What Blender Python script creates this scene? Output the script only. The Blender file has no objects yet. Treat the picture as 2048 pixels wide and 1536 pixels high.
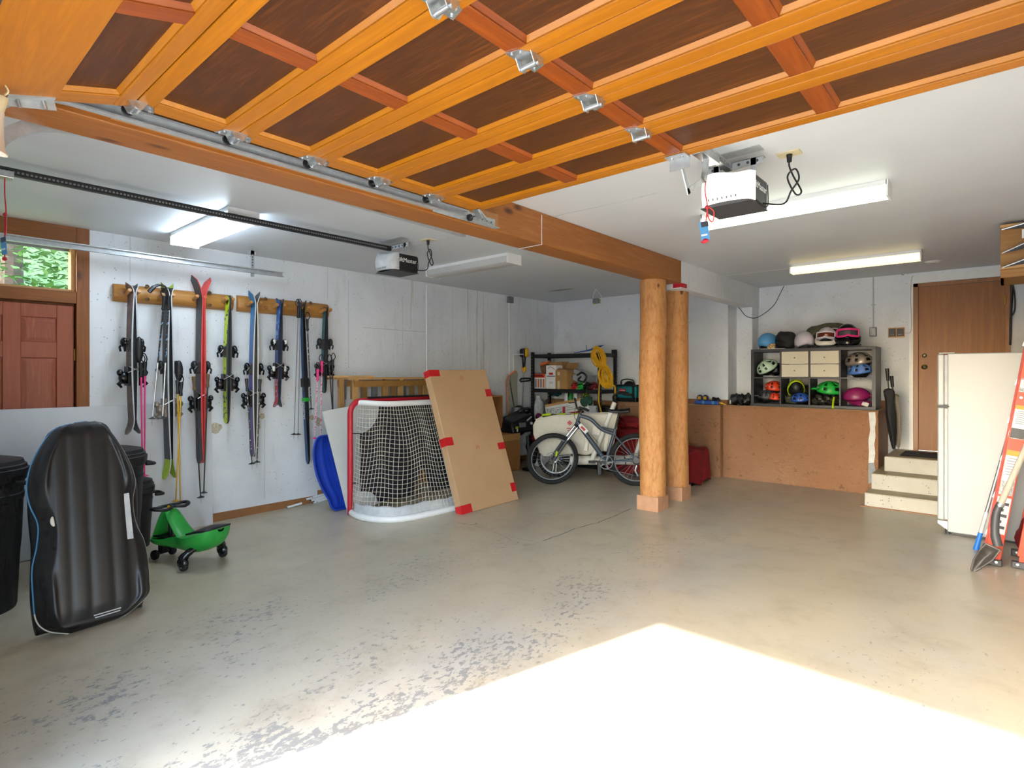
import bpy, bmesh, math, random
from mathutils import Matrix, Vector, Euler
R = math.radians
random.seed(7)
SC = bpy.context.scene
COL = SC.collection

# ---------------------------------------------------------------- camera
F, HZ, YAW, CZ = 1128.0, 747.0, R(41.2), 1.49      # focal length and horizon in pixels of the 2048x1536 frame
cam = bpy.data.cameras.new('camera'); cam.sensor_width = 36.0; cam.lens = F / 2048 * 36
cam.shift_y = -(768 - HZ) / 2048; cam.clip_start = 0.02; cam.clip_end = 400
camo = bpy.data.objects.new('camera', cam); COL.objects.link(camo)
camo.location = (0, 0, CZ); camo.rotation_euler = (R(90), 0, YAW); SC.camera = camo

# ---------------------------------------------------------------- sky, sun, exposure
w = bpy.data.worlds.new('sky'); SC.world = w; w.use_nodes = True
nt = w.node_tree; nt.nodes.clear()
sky = nt.nodes.new('ShaderNodeTexSky'); sky.sky_type = 'NISHITA'; sky.sun_disc = False
sky.sun_elevation = R(32); sky.sun_rotation = R(196); sky.air_density = 1.0; sky.dust_density = 1.5
bg = nt.nodes.new('ShaderNodeBackground'); bg.inputs['Strength'].default_value = 1.7
wo = nt.nodes.new('ShaderNodeOutputWorld')
nt.links.new(sky.outputs[0], bg.inputs[0]); nt.links.new(bg.outputs[0], wo.inputs[0])
sun = bpy.data.lights.new('sun', 'SUN'); sun.energy = 8.5; sun.angle = R(0.6); sun.color = (0.92, 0.965, 1.0)
suno = bpy.data.objects.new('sun', sun); COL.objects.link(suno)
suno.rotation_euler = Vector((0.2775 * 0.848, 0.961 * 0.848, -0.53)).to_track_quat('-Z', 'Y').to_euler()
SC.view_settings.view_transform = 'Standard'; SC.view_settings.look = 'None'
SC.view_settings.gamma = 1.0; SC.view_settings.use_curve_mapping = False
SC.view_settings.exposure = 0.84
SC.cycles.use_denoising = True
SC.cycles.max_bounces = 8; SC.cycles.diffuse_bounces = 4; SC.cycles.glossy_bounces = 3
SC.cycles.use_adaptive_sampling = True; SC.cycles.adaptive_threshold = 0.03; SC.cycles.adaptive_min_samples = 8
SC.cycles.transmission_bounces = 6; SC.cycles.transparent_max_bounces = 12
SC.cycles.sample_clamp_indirect = 8.0

# ---------------------------------------------------------------- pixel -> place helpers (a pixel gives only a direction)
FW = Vector((-math.sin(YAW), math.cos(YAW), 0)); RT = Vector((math.cos(YAW), math.sin(YAW), 0)); CAM = Vector((0, 0, CZ))
SL = 0.011                                             # the slab falls gently towards the garage door
def fz(y): return SL * (y - 2.5)
def ray(x, y): return FW + RT * ((x - 1024) / F) + Vector((0, 0, (HZ - y) / F))
def fl(x, y):
    d = ray(x, y); t = (-2.5 * SL - CZ) / (d.z - SL * d.y); return CAM + d * t
def onz(x, y, z): d = ray(x, y); return CAM + d * ((z - CZ) / d.z)
def onx(x, y, X): d = ray(x, y); return CAM + d * (X / d.x)
def ony(x, y, Y): d = ray(x, y); return CAM + d * (Y / d.y)

# ---------------------------------------------------------------- mesh builder
class MB:
    def __init__(s, m=None): s.v = []; s.f = []; s.m = m or Matrix.Identity(4)
    def add(s, vs, fs):
        k = len(s.v); s.v += [s.m @ Vector(p) for p in vs]; s.f += [tuple(i + k for i in f) for f in fs]; return s
    def box(s, a, b):
        (x0, y0, z0), (x1, y1, z1) = a, b
        return s.add([(x0,y0,z0),(x1,y0,z0),(x1,y1,z0),(x0,y1,z0),(x0,y0,z1),(x1,y0,z1),(x1,y1,z1),(x0,y1,z1)],
                     [(3,2,1,0),(4,5,6,7),(0,1,5,4),(1,2,6,5),(2,3,7,6),(3,0,4,7)])
    def cbox(s, c, d, rot=None):
        h = [q / 2 for q in d]; M = Matrix.Translation(c) @ (rot.to_4x4() if rot else Matrix.Identity(4))
        vs = [M @ Vector((i * h[0], j * h[1], k * h[2])) for k in (-1, 1) for i, j in ((-1,-1),(1,-1),(1,1),(-1,1))]
        return s.add(vs, [(3,2,1,0),(4,5,6,7),(0,1,5,4),(1,2,6,5),(2,3,7,6),(3,0,4,7)])
    def bar(s, p, q, wd, ht, up=(0, 0, 1)):
        p, q = Vector(p), Vector(q); d = (q - p).normalized(); u = Vector(up)
        if abs(d.dot(u)) > .99: u = Vector((0, 1, 0))
        a = d.cross(u).normalized() * wd / 2; b = a.cross(d).normalized() * ht / 2
        return s.add([p-a-b, p+a-b, p+a+b, p-a+b, q-a-b, q+a-b, q+a+b, q-a+b],
                     [(0,1,2,3),(7,6,5,4),(0,4,5,1),(1,5,6,2),(2,6,7,3),(3,7,4,0)])
    def tube(s, pts, r, n=8, closed=False, caps=True):
        pts = [Vector(p) for p in pts]; k = len(pts)
        rr = r if isinstance(r, (list, tuple)) else [r] * k
        ref = None; rings = []
        for i, p in enumerate(pts):
            a = pts[(i-1) % k] if (closed or i > 0) else p; b = pts[(i+1) % k] if (closed or i < k-1) else p
            t = (b - a); t = t.normalized() if t.length > 1e-9 else Vector((0, 0, 1))
            if ref is None:
                ref = t.orthogonal().normalized()
            else:
                ref = (ref - t * ref.dot(t)); ref = ref.normalized() if ref.length > 1e-6 else t.orthogonal().normalized()
            c = t.cross(ref)
            rings.append([p + (ref * math.cos(2*math.pi*j/n) + c * math.sin(2*math.pi*j/n)) * rr[i] for j in range(n)])
        vs = [q for g in rings for q in g]; fs = []
        for i in range(k if closed else k - 1):
            i2 = (i + 1) % k
            for j in range(n): fs.append((i*n+j, i*n+(j+1) % n, i2*n+(j+1) % n, i2*n+j))
        if caps and not closed: fs += [tuple(range(n))[::-1], tuple((k-1)*n+j for j in range(n))]
        return s.add(vs, fs)
    def cyl(s, p, q, r, r2=None, n=12): return s.tube([p, q], [r, r if r2 is None else r2], n)
    def lathe(s, prof, c=(0, 0, 0), n=20, M=None):
        M = M or Matrix.Translation(c); vs = []; fs = []; k = len(prof)
        for (r, z) in prof:
            for j in range(n): vs.append(M @ Vector((r*math.cos(2*math.pi*j/n), r*math.sin(2*math.pi*j/n), z)))
        for i in range(k - 1):
            for j in range(n): fs.append((i*n+j, i*n+(j+1) % n, (i+1)*n+(j+1) % n, (i+1)*n+j))
        if prof[0][0] > 1e-6: fs.append(tuple(range(n))[::-1])
        if prof[-1][0] > 1e-6: fs.append(tuple((k-1)*n+j for j in range(n)))
        return s.add(vs, fs)
    def prism(s, poly, z0, z1, M=None):
        M = M or Matrix.Identity(4); n = len(poly)
        vs = [M @ Vector((x, y, z)) for z in (z0, z1) for x, y in poly]
        return s.add(vs, [tuple(range(n))[::-1], tuple(range(n, 2*n))] + [(i, (i+1) % n, n+(i+1) % n, n+i) for i in range(n)])
    def grid(s, fn, nu, nv, cu=False, cv=False):
        vs = [fn(i / (nu if cu else nu - 1), j / (nv if cv else nv - 1)) for i in range(nu) for j in range(nv)]
        fs = []
        for i in range(nu if cu else nu - 1):
            for j in range(nv if cv else nv - 1):
                i2, j2 = (i+1) % nu, (j+1) % nv; fs.append((i*nv+j, i2*nv+j, i2*nv+j2, i*nv+j2))
        return s.add(vs, fs)
    def ball(s, c, d, n=14, m=9, M=None):
        d = d if isinstance(d, (list, tuple)) else (d, d, d); M = M or Matrix.Identity(4); c = Vector(c)
        vs = [M @ Vector((0, 0, -d[2]))]; fs = []
        for i in range(1, m):
            a = -math.pi/2 + math.pi*i/m
            for j in range(n):
                b = 2*math.pi*j/n; vs.append(M @ Vector((d[0]*math.cos(a)*math.cos(b), d[1]*math.cos(a)*math.sin(b), d[2]*math.sin(a))))
        vs.append(M @ Vector((0, 0, d[2]))); vs = [p + c for p in vs]; L = len(vs) - 1
        for j in range(n): fs.append((0, 1+(j+1) % n, 1+j)); fs.append((L, L-n+j, L-n+(j+1) % n))
        for i in range(m-2):
            for j in range(n): a = 1+i*n; fs.append((a+j, a+(j+1) % n, a+n+(j+1) % n, a+n+j))
        return s.add(vs, fs)
    def build(s, name, mat, parent=None, smooth=False, bevel=0, solid=0, sub=0, world=False, ang=40, seg=2):
        return link(name, s.v, s.f, mat, parent, smooth, bevel, solid, sub, world, ang, seg)

WM = {}
STUFF = {'chain_links', 'strap_holes', 'bolt_holes', 'bolt_heads', 'vent_slots', 'slot_row', 'wire_nuts'}   # rows too small to pick apart
def link(name, v, f, mat, parent=None, smooth=False, bevel=0, solid=0, sub=0, world=False, ang=40, seg=2):
    v = [Vector(p) for p in v]; loc = Vector((0, 0, 0))
    if parent is not None:
        if world:
            I = WM[parent.name].inverted(); v = [I @ p for p in v]
    else:                                              # a thing that is one mesh: its origin sits at its base
        lo = [min(p[i] for p in v) for i in range(3)]; hi = [max(p[i] for p in v) for i in range(3)]
        loc = Vector(((lo[0]+hi[0])/2, (lo[1]+hi[1])/2, lo[2])); v = [p - loc for p in v]
    me = bpy.data.meshes.new(name); me.from_pydata([tuple(p) for p in v], [], f); me.update()
    bm = bmesh.new(); bm.from_mesh(me); bmesh.ops.recalc_face_normals(bm, faces=bm.faces[:]); bm.to_mesh(me); bm.free()
    if smooth:
        me.shade_smooth()
        if ang: me.set_sharp_from_angle(angle=R(ang))
    me.materials.append(M_(mat))
    o = bpy.data.objects.new(name, me); COL.objects.link(o); o.location = loc
    if parent is not None: o.parent = parent
    WM[o.name] = WM[parent.name] if parent is not None else Matrix.Translation(loc)
    if name in STUFF: o['kind'] = 'stuff'
    if solid:
        md = o.modifiers.new('solid', 'SOLIDIFY'); md.thickness = solid; md.offset = 0
    if bevel:
        md = o.modifiers.new('bevel', 'BEVEL'); md.width = bevel; md.segments = seg; md.limit_method = 'ANGLE'; md.angle_limit = R(35)
    if sub:
        md = o.modifiers.new('sub', 'SUBSURF'); md.levels = sub; md.render_levels = sub
    return o
def thing(name, label, cat, loc=(0, 0, 0), rz=0, group=None, M=None):
    o = bpy.data.objects.new(name, None); COL.objects.link(o)
    M = M or (Matrix.Translation(loc) @ Matrix.Rotation(rz, 4, 'Z'))
    o.matrix_world = M; WM[o.name] = M; o.empty_display_size = .1
    return tag(o, label, cat, group)
def tag(o, label=None, cat=None, group=None, kind=None):
    if label: o['label'] = label
    if cat: o['category'] = cat
    if group: o['group'] = group
    if kind: o['kind'] = kind
    return o
def struct(o, label, cat): return tag(o, label, cat, kind='structure')
def lab(o, label): o['label'] = label; return o
def dup(o, parent=None, loc=None, M=None, label=None):
    c = o.copy(); COL.objects.link(c); c.parent = parent
    if parent is None:
        if M is None: M = Matrix.Translation(loc) if loc is not None else WM[o.name]
        c.matrix_world = M; WM[c.name] = M
    else: WM[c.name] = WM[parent.name]
    if label: c['label'] = label
    for ch in list(o.children): dup(ch, c)
    return c
def text(s, size, mat, parent, M, name='lettering', ext=0.0006, align='CENTER'):
    cu = bpy.data.curves.new('t', 'FONT'); cu.body = s; cu.size = size; cu.align_x = align; cu.align_y = 'CENTER'; cu.extrude = ext; cu.resolution_u = 2
    o = bpy.data.objects.new('t', cu); COL.objects.link(o); bpy.context.view_layer.update()
    me = bpy.data.meshes.new_from_object(o.evaluated_get(bpy.context.evaluated_depsgraph_get()))
    bpy.data.objects.remove(o); bpy.data.curves.remove(cu)
    me.transform(M); me.materials.clear(); me.materials.append(M_(mat)); me.name = name
    o = bpy.data.objects.new(name, me); COL.objects.link(o); o.parent = parent; WM[o.name] = WM[parent.name]
    return o
def frame(p, xd, yd):                                  # matrix with origin p, x along xd, y towards yd
    x = Vector(xd).normalized(); y = Vector(yd); y = (y - x * y.dot(x)).normalized(); z = x.cross(y)
    M = Matrix((x, y, z)).transposed().to_4x4(); M.translation = Vector(p); return M
def arc(c, r, a0, a1, n, ax=(1, 0, 0), ay=(0, 0, 1)):
    return [Vector(c) + Vector(ax) * (r*math.cos(a0+(a1-a0)*i/n)) + Vector(ay) * (r*math.sin(a0+(a1-a0)*i/n)) for i in range(n+1)]
def spline(pts, n=6):
    P = [Vector(p) for p in pts]; P = [P[0]*2-P[1]] + P + [P[-1]*2-P[-2]]; out = []
    for i in range(1, len(P)-2):
        a, b, c, d = P[i-1], P[i], P[i+1], P[i+2]
        for k in range(n):
            t = k/n; out.append(.5*((2*b)+(c-a)*t+(2*a-5*b+4*c-d)*t*t+(-a+3*b-3*c+d)*t**3))
    return out + [P[-2]]

def setmats(o, mats, fn):
    o.data.materials.clear()
    for m in mats: o.data.materials.append(M_(m))
    for i, p in enumerate(o.data.polygons): p.material_index = fn(i)

# ---------------------------------------------------------------- materials
MATS = {}
def M_(n): return MATS[n] if isinstance(n, str) else n
def lin(c):
    if isinstance(c, str):
        c = [int(c[i:i+2], 16) / 255 for i in (0, 2, 4)]
        c = [q/12.92 if q <= .04045 else ((q+.055)/1.055)**2.4 for q in c]
    return (*c, 1)
class NT:
    def __init__(s, name):
        s.m = bpy.data.materials.new(name); s.m.use_nodes = True; s.t = s.m.node_tree; s.t.nodes.clear(); MATS[name] = s.m
        s.out = s.n('ShaderNodeOutputMaterial'); s.b = s.n('ShaderNodeBsdfPrincipled'); s.l(s.b.outputs[0], s.out.inputs[0])
    def n(s, t, **k):
        o = s.t.nodes.new(t)
        for a, b in k.items(): setattr(o, a, b)
        return o
    def l(s, a, b): s.t.links.new(a, b)
    def coord(s, scale=(1, 1, 1), kind='Object', loc=(0, 0, 0)):
        c = s.n('ShaderNodeTexCoord'); m = s.n('ShaderNodeMapping'); m.inputs['Scale'].default_value = scale; m.inputs['Location'].default_value = loc
        s.l(c.outputs[kind], m.inputs[0]); return m.outputs[0]
    def noise(s, vec, scale=5, detail=3, rough=.55, dist=0):
        o = s.n('ShaderNodeTexNoise'); o.inputs['Scale'].default_value = scale; o.inputs['Detail'].default_value = detail
        o.inputs['Roughness'].default_value = rough; o.inputs['Distortion'].default_value = dist; s.l(vec, o.inputs['Vector']); return o.outputs['Fac']
    def ramp(s, fac, stops, ip='LINEAR'):
        r = s.n('ShaderNodeValToRGB'); r.color_ramp.interpolation = ip; e = r.color_ramp.elements
        while len(e) < len(stops): e.new(.5)
        for i, (p, c) in enumerate(stops): e[i].position = p; e[i].color = lin(c) if not isinstance(c, (int, float)) else (c, c, c, 1)
        s.l(fac, r.inputs[0]); return r.outputs[0]
    def mix(s, fac, a, b, mode='MIX'):
        x = s.n('ShaderNodeMix', data_type='RGBA', blend_type=mode)
        for i, q in ((0, fac), (6, a), (7, b)):
            if hasattr(q, 'links') or hasattr(q, 'is_linked'): s.l(q, x.inputs[i])
            elif i == 0: x.inputs[0].default_value = q
            else: x.inputs[i].default_value = lin(q)
        return x.outputs[2]
    def math(s, op, a, b=0, c=None):
        x = s.n('ShaderNodeMath', operation=op)
        for i, q in enumerate((a, b) if c is None else (a, b, c)):
            if hasattr(q, 'is_linked'): s.l(q, x.inputs[i])
            else: x.inputs[i].default_value = q
        return x.outputs[0]
    def sep(s, vec):
        x = s.n('ShaderNodeSeparateXYZ'); s.l(vec, x.inputs[0]); return x.outputs
    def set(s, col=None, rough=None, metal=None, bump=None, bs=.3, bd=.01, spec=None):
        if col is not None:
            if hasattr(col, 'is_linked'): s.l(col, s.b.inputs['Base Color'])
            else: s.b.inputs['Base Color'].default_value = lin(col)
        if rough is not None:
            if hasattr(rough, 'is_linked'): s.l(rough, s.b.inputs['Roughness'])
            else: s.b.inputs['Roughness'].default_value = rough
        if metal is not None: s.b.inputs['Metallic'].default_value = metal
        if spec is not None: s.b.inputs['Specular IOR Level'].default_value = spec
        if bump is not None:
            b = s.n('ShaderNodeBump'); b.inputs['Strength'].default_value = bs; b.inputs['Distance'].default_value = bd
            s.l(bump, b.inputs['Height']); s.l(b.outputs[0], s.b.inputs['Normal'])
        return s.m
def shade(c, k):
    c = lin(c); return tuple(min(1, q*k) for q in c[:3])
def plain(name, c, rough=.5, metal=0, var=.12, scale=18, bump=0, spec=None):
    t = NT(name); f = t.noise(t.coord(), scale, 4)
    t.set(t.ramp(f, [(.3, shade(c, 1-var)), (.7, shade(c, 1+var))]), rough, metal, f if bump else None, bump, .004, spec); return name
def wood(name, c1, c2, axis=0, scale=1.0, rough=.4, knots=False, knotc='4a2410', bump=.12):
    t = NT(name); sc = [14*scale]*3; sc[axis] = .9*scale
    v = t.coord(tuple(sc)); f = t.noise(v, 2.2, 6, .62, .35)
    col = t.ramp(f, [(.28, c1), (.5, c2), (.72, c1)])
    big = t.noise(t.coord((1.3, 1.3, 1.3)), 2.0, 3); col = t.mix(t.math('MULTIPLY', big, .35), col, c1)
    if knots:
        kv = [5.0]*3; kv[axis] = 2.2; vo = t.n('ShaderNodeTexVoronoi'); vo.inputs['Scale'].default_value = 1.0; t.l(t.coord(tuple(kv)), vo.inputs['Vector'])
        k = t.ramp(vo.outputs['Distance'], [(.06, 1.0), (.15, 0.0)]); col = t.mix(k, col, knotc)
    t.set(col, rough, 0, f, bump, .004); return name
def emit(name, c, st, rough=.3):
    t = NT(name); t.set(c, rough); t.b.inputs['Emission Color'].default_value = lin(c); t.b.inputs['Emission Strength'].default_value = st; return name
# white painted concrete, pitted; the left wall carries rusty run marks
def wallmat(name, streak):
    t = NT(name); v = t.coord()
    big = t.noise(v, .9, 4, .6); col = t.ramp(big, [(.3, 'cfd3d8'), (.55, 'e0e4e8'), (.8, 'e9ecef')])
    pit = t.n('ShaderNodeTexVoronoi'); pit.inputs['Scale'].default_value = 24; t.l(v, pit.inputs['Vector'])
    gate = t.ramp(t.noise(v, 3.1, 3), [(.44, 0.0), (.56, 1.0)])
    dots = t.math('MULTIPLY', t.ramp(pit.outputs['Distance'], [(.07, 1.0), (.15, 0.0)]), gate)
    col = t.mix(t.math('MULTIPLY', dots, .75), col, '55514a')
    sm = t.ramp(t.noise(t.coord((1, 5, .6)), 2.4, 5, .7), [(.56, 0.0), (.72, 1.0)]); col = t.mix(t.math('MULTIPLY', sm, .28), col, 'aaa698')
    bumpv = t.noise(v, 9, 5, .6)
    if streak:
        x, y, z = t.sep(t.coord())[:]
        band = t.math('MULTIPLY', t.ramp(t.math('DIVIDE', y, 10), [(.41, 0.0), (.47, 1.0)]), t.ramp(t.math('DIVIDE', y, 10), [(.66, 1.0), (.74, 0.0)]))
        st = t.ramp(t.noise(t.coord((1, 6.5, .16)), 1.6, 5, .75), [(.58, 0.0), (.66, 1.0)])
        col = t.mix(t.math('MULTIPLY', t.math('MULTIPLY', band, st), .6), col, '8f7a58')
        ribs = t.math('SINE', t.math('MULTIPLY', y, 42)); bumpv = t.math('ADD', bumpv, t.math('MULTIPLY', t.math('MULTIPLY', ribs, band), .12))
    t.set(col, .62, 0, bumpv, .35, .012)
wallmat('wall_paint', False); wallmat('wall_paint_left', True)
t = NT('ceiling_paint'); v = t.coord(); t.set(t.ramp(t.noise(v, .8, 3), [(.3, 'c9ced4'), (.7, 'd4d9de')]), .48, 0, t.noise(v, 40, 3), .08, .004)
plain('bare_concrete', 'b9b09a', .8, 0, .3, 60, .4); plain('crack_grey', '6f6a60', .8); plain('stain_grey', '9a948a', .7, 0, .3, 12)
# beige floor paint, worn to grey concrete along the wheel paths
t = NT('floor_paint'); v = t.coord(); x, y, z = t.sep(v)[:]
base = t.ramp(t.noise(v, .5, 3, .6), [(.25, 'ada28a'), (.5, 'b8ae97'), (.75, 'c2b9a4')])
def band(cx, wd):
    d = t.math('DIVIDE', t.math('SUBTRACT', x, cx), wd); d = t.math('MULTIPLY', d, d); return t.math('DIVIDE', 1.0, t.math('ADD', 1.0, t.math('MULTIPLY', d, d)))
big = t.noise(v, .85, 3, .6); x = t.math('ADD', x, t.math('MULTIPLY', t.math('SUBTRACT', big, .5), .7))
bands = t.math('ADD', band(-2.2, .38), t.math('MULTIPLY', band(-3.35, .36), .7)); bands = t.math('ADD', bands, t.math('MULTIPLY', band(-0.5, .3), .4))
near = t.ramp(t.math('DIVIDE', y, 10), [(.05, 1.0), (.50, .25)])
pres = t.math('MULTIPLY', t.math('MULTIPLY', bands, near), t.ramp(t.noise(t.coord((1, .8, 1), loc=(3, 1, 0)), 1.2, 2), [(.30, .2), (.65, 1.0)], 'EASE'))
wn = t.noise(t.coord((1.25, .75, 1)), 27, 5, .72)
wm = t.ramp(t.math('ADD', t.math('MULTIPLY', pres, .25), wn), [(.665, 0.0), (.70, 1.0)])
film = t.math('MULTIPLY', t.math('ADD', band(-1.95, .5), t.math('MULTIPLY', band(-.35, .35), .8)), t.ramp(t.noise(t.coord((1, .7, 1), loc=(1, 4, 0)), 1.0, 3), [(.38, 0.0), (.66, 1.0)], 'EASE'))
col = t.mix(t.math('MULTIPLY', pres, .35), base, '8b8d90'); col = t.mix(t.math('MULTIPLY', film, .55), col, '97999a'); col = t.mix(t.math('MULTIPLY', wm, .66), col, '63686c')
dirt = t.ramp(t.noise(v, 3.5, 4, .7), [(.42, 0.0), (.80, .6)], 'EASE'); col = t.mix(dirt, col, '968b76')
t.set(col, .33, 0, wn, .05, .003)
# rough brown paint on the concrete ledge
t = NT('ledge_paint'); v = t.coord(); n = t.noise(v, 17, 5, .7)
col = t.ramp(t.noise(v, 1.1, 4), [(.3, 'a1704c'), (.7, 'b28665')])
col = t.mix(t.math('MULTIPLY', t.ramp(t.noise(v, 13, 5, .75), [(.60, 0.0), (.66, 1.0)]), .6), col, '6a4529')
t.set(col, .40, 0, n, 1.0, .05)
plain('ledge_top', 'a8875c', .55, 0, .1, 6); plain('brown_trim_paint', '8f6138', .55, 0, .15, 9, .2); plain('foot_paint', 'b98b6a', .55, 0, .1, 14, .25)
t = NT('step_concrete'); v = t.coord(); vo = t.n('ShaderNodeTexVoronoi'); vo.inputs['Scale'].default_value = 34; t.l(v, vo.inputs['Vector'])
col = t.ramp(t.noise(v, 3, 4), [(.3, 'b0ac9e'), (.7, 'c3c0b4')])
col = t.mix(t.math('MULTIPLY', t.ramp(vo.outputs['Distance'], [(.14, 1.0), (.22, 0.0)]), t.ramp(t.noise(v, 5, 3), [(.5, 0.0), (.58, 1.0)])), col, '6a655a')
t.set(col, .6, 0, t.noise(v, 30, 3), .3, .006)
plain('step_tread', 'a39777', .5, 0, .1, 6); plain('patch_white', 'cfd0cb', .6); plain('patch_grey', '8b8f92', .6)
t = NT('log_wood'); v = t.coord(); fine = t.noise(t.coord((9, 9, 3)), 3.2, 6, .68, .6)
col = t.ramp(fine, [(.25, '9c6230'), (.43, 'b87d45'), (.58, 'c79056'), (.8, 'a66c3a')])
col = t.mix(t.ramp(t.noise(t.coord((2.5, 2.5, .9)), 2.5, 4, .7), [(.60, 0.0), (.78, .45)]), col, '8f5f35')
vo = t.n('ShaderNodeTexVoronoi'); vo.inputs['Scale'].default_value = 1.0; t.l(t.coord((6, 6, 3.4)), vo.inputs['Vector'])
col = t.mix(t.ramp(vo.outputs['Distance'], [(.09, 1.0), (.14, 0.0)]), col, '6d3c18'); t.set(col, .55, 0, fine, .55, .02)
wood('beam_wood', 'a86c30', '8a5019', 1, .8, .42, True, '4b230a')
wood('beam_side_wood', 'b5824f', '9c6a3a', 1, .8, .5, True, '4b230a')
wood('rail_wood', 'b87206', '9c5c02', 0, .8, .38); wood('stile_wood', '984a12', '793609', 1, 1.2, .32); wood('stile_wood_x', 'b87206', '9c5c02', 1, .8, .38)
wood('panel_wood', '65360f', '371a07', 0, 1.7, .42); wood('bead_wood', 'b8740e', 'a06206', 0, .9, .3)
wood('door_wood', 'a0600c', '824a06', 2, .55, .45); wood('door_frame_wood', 'a0662a', '87521a', 2, .8, .4)
wood('red_door_wood', 'a4573a', '8e452b', 2, 1, .42); wood('red_door_panel', 'a85a3d', '854028', 2, 1.6, .42)
wood('old_frame_wood', '96571f', '74400f', 2, .8, .5, True); wood('old_frame_wood_y', '96571f', '74400f', 1, .8, .5, True)
wood('rack_wood', 'c08a45', '9f6a2c', 1, .8, .45, True, '5c3010'); wood('peg_wood', 'c48e4c', 'a9743a', 0, 1.5, .45)
wood('ply_wood', 'b98652', 'a36f3d', 2, 1.4, .55); wood('pine_wood', 'd0a468', 'bb8d54', 0, 1.1, .5); wood('shelf_ply', 'b08246', '94672f', 0, .8, .5)
plain('galv', 'b2b7ba', .4, .45, .12, 25); plain('steel', 'b4b8ba', .3, 1, .15, 25); plain('zinc', 'c4c9cc', .32, .9, .15, 30); plain('brass', 'b99a4a', .3, 1)
plain('black', '16171a', .45, 0, .2, 20); plain('black_rubber', '1c1c1e', .75, 0, .2, 25, .3); plain('black_gloss', '121315', .22, 0, .2, 12); plain('bin_plastic', '1a1c20', .55, 0, .2, 30, .2)
plain('dark_grey', '3b3d41', .5); plain('mid_grey', '75787b', .5); plain('light_grey', 'b9bcbe', .5); plain('white', 'e4e5e4', .4, 0, .03); plain('off_white', 'd9d6cc', .5, 0, .04)
plain('board_white', 'c9cdd2', .35, 0, .03, 3); plain('melamine', 'd3d3cf', .35, 0, .05, 4); plain('enamel', 'a9afb1', .34, 0, .02, 3, .05)
plain('red', 'b5182a', .45, 0, .1); plain('red_tape', 'c01a22', .35, 0, .1, 40); plain('red_cloth', '7d0c15', .9, 0, .25, 9, .5); plain('dark_red', '6b0f18', .5)
plain('pink', 'e0307f', .4, 0, .1); plain('pale_pink', 'd886b0', .4); plain('yellow', 'd9a512', .45, 0, .1); plain('gold', 'c79a1e', .35, .3, .1); plain('lime', 'a9c614', .4, 0, .12); plain('orange', 'd2612a', .42, 0, .08)
plain('ladder_orange', 'c63f20', .45, 0, .06, 8); plain('ladder_red', '9c2418', .5, 0, .08); plain('green', '27983a', .38, 0, .12, 6); plain('bright_green', '1faa3c', .4); plain('blue', '1e3fae', .38, 0, .12, 5); plain('sky_blue', '4f93c6', .45, 0, .06)
plain('teal', '0f7c84', .7, 0, .12); plain('dark_teal', '1c4a50', .5); plain('dark_green', '1f4a3a', .7); plain('mint', 'b3cdb5', .4, 0, .05); plain('magenta', '8a1c5a', .4, 0, .12); plain('helmet_red', 'd8401f', .35, 0, .08); plain('olive', '4d503f', .8, 0, .2, 30, .4)
plain('lilac_white', 'c9c3cf', .3, 0, .1, 10); plain('helmet_blue', '2f7fd0', .35, 0, .2, 20); plain('royal', '2851a8', .35); plain('silver_brown', '8d8378', .3, .3, .2, 15); plain('slate', '47505c', .38, .25, .08); plain('lens_amber', '6a2f14', .12, .3, .4, 6)
plain('fabric_grey', '8d8f90', .9, 0, .1, 60, .3); plain('beige_drawer', 'c6c1ad', .5, 0, .02); plain('shelf_black', '2c2e33', .42, 0, .1, 12); plain('cream', 'cfc9b9', .42, 0, .04); plain('tan_shade', 'cdbfae', .6, 0, .05)
plain('ivory', 'cbbf9a', .5); plain('cork', '6d5238', .8, 0, .25, 60); plain('navy', '1a2c4a', .4, 0, .2, 14); plain('purple', '4a3a72', .38, 0, .15, 6); plain('ski_grey', '3f4144', .4, 0, .2, 10); plain('ski_brown', '6d5a54', .45, 0, .35, 16); plain('ski_red', 'd84a47', .38, 0, .12, 8)
plain('ski_teal', '245f66', .42, 0, .35, 22); plain('label_white', 'dcdcda', .5, 0, .05); plain('label_grey', '9a9da0', .6, 0, .5, 90); plain('label_orange', 'e08a1c', .5); plain('label_dark', '3a3c40', .5); plain('tyre', '191a1b', .8, 0, .2, 40, .4); plain('chain', '7b7d80', .35, .9, .2, 60)
plain('mat_black', '17181a', .9, 0, .3, 40, .5); plain('umbrella_black', '1a1b1e', .75, 0, .2, 14, .2); plain('umbrella_tan', '9e9482', .8); plain('purple_black', '1b1822', .8, 0, .3, 8); plain('lamp_inner', 'e8e4da', .5, 0, .02)
t = NT('cardboard'); v = t.coord(); t.set(t.ramp(t.noise(v, 1.5, 3), [(.3, 'b08c66'), (.7, 'bd9a74')]), .75, 0, t.noise(t.coord((200, 2, 2)), 1, 2), .05, .003)
plain('cardboard_dark', '9a7446', .8, 0, .1, 5); plain('cardboard_tan', 'a9814f', .8, 0, .08, 5)
def camo(name, c1, c2, c3=None, scale=16, lo=.48):
    t = NT(name); f = t.noise(t.coord(), scale, 2, .5); st = [(lo, c1), (lo+.05, c2)]
    if c3: st += [(lo+.16, c3)]
    t.set(t.ramp(f, st), .4); return name
camo('lime_camo', 'b8d11c', '23281c', None, 22, .56); camo('blue_art', '1f4f8a', '3f86c8', 'b8c8d8', 18, .46); camo('pole_print', '1c1d20', '3f87b4', 'd8d8d8', 34, .55); camo('pole_bw', '202124', 'c9c9c9', None, 40, .58); camo('pink_print', 'd9c3cd', 'd63c86', None, 45, .52)
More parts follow.
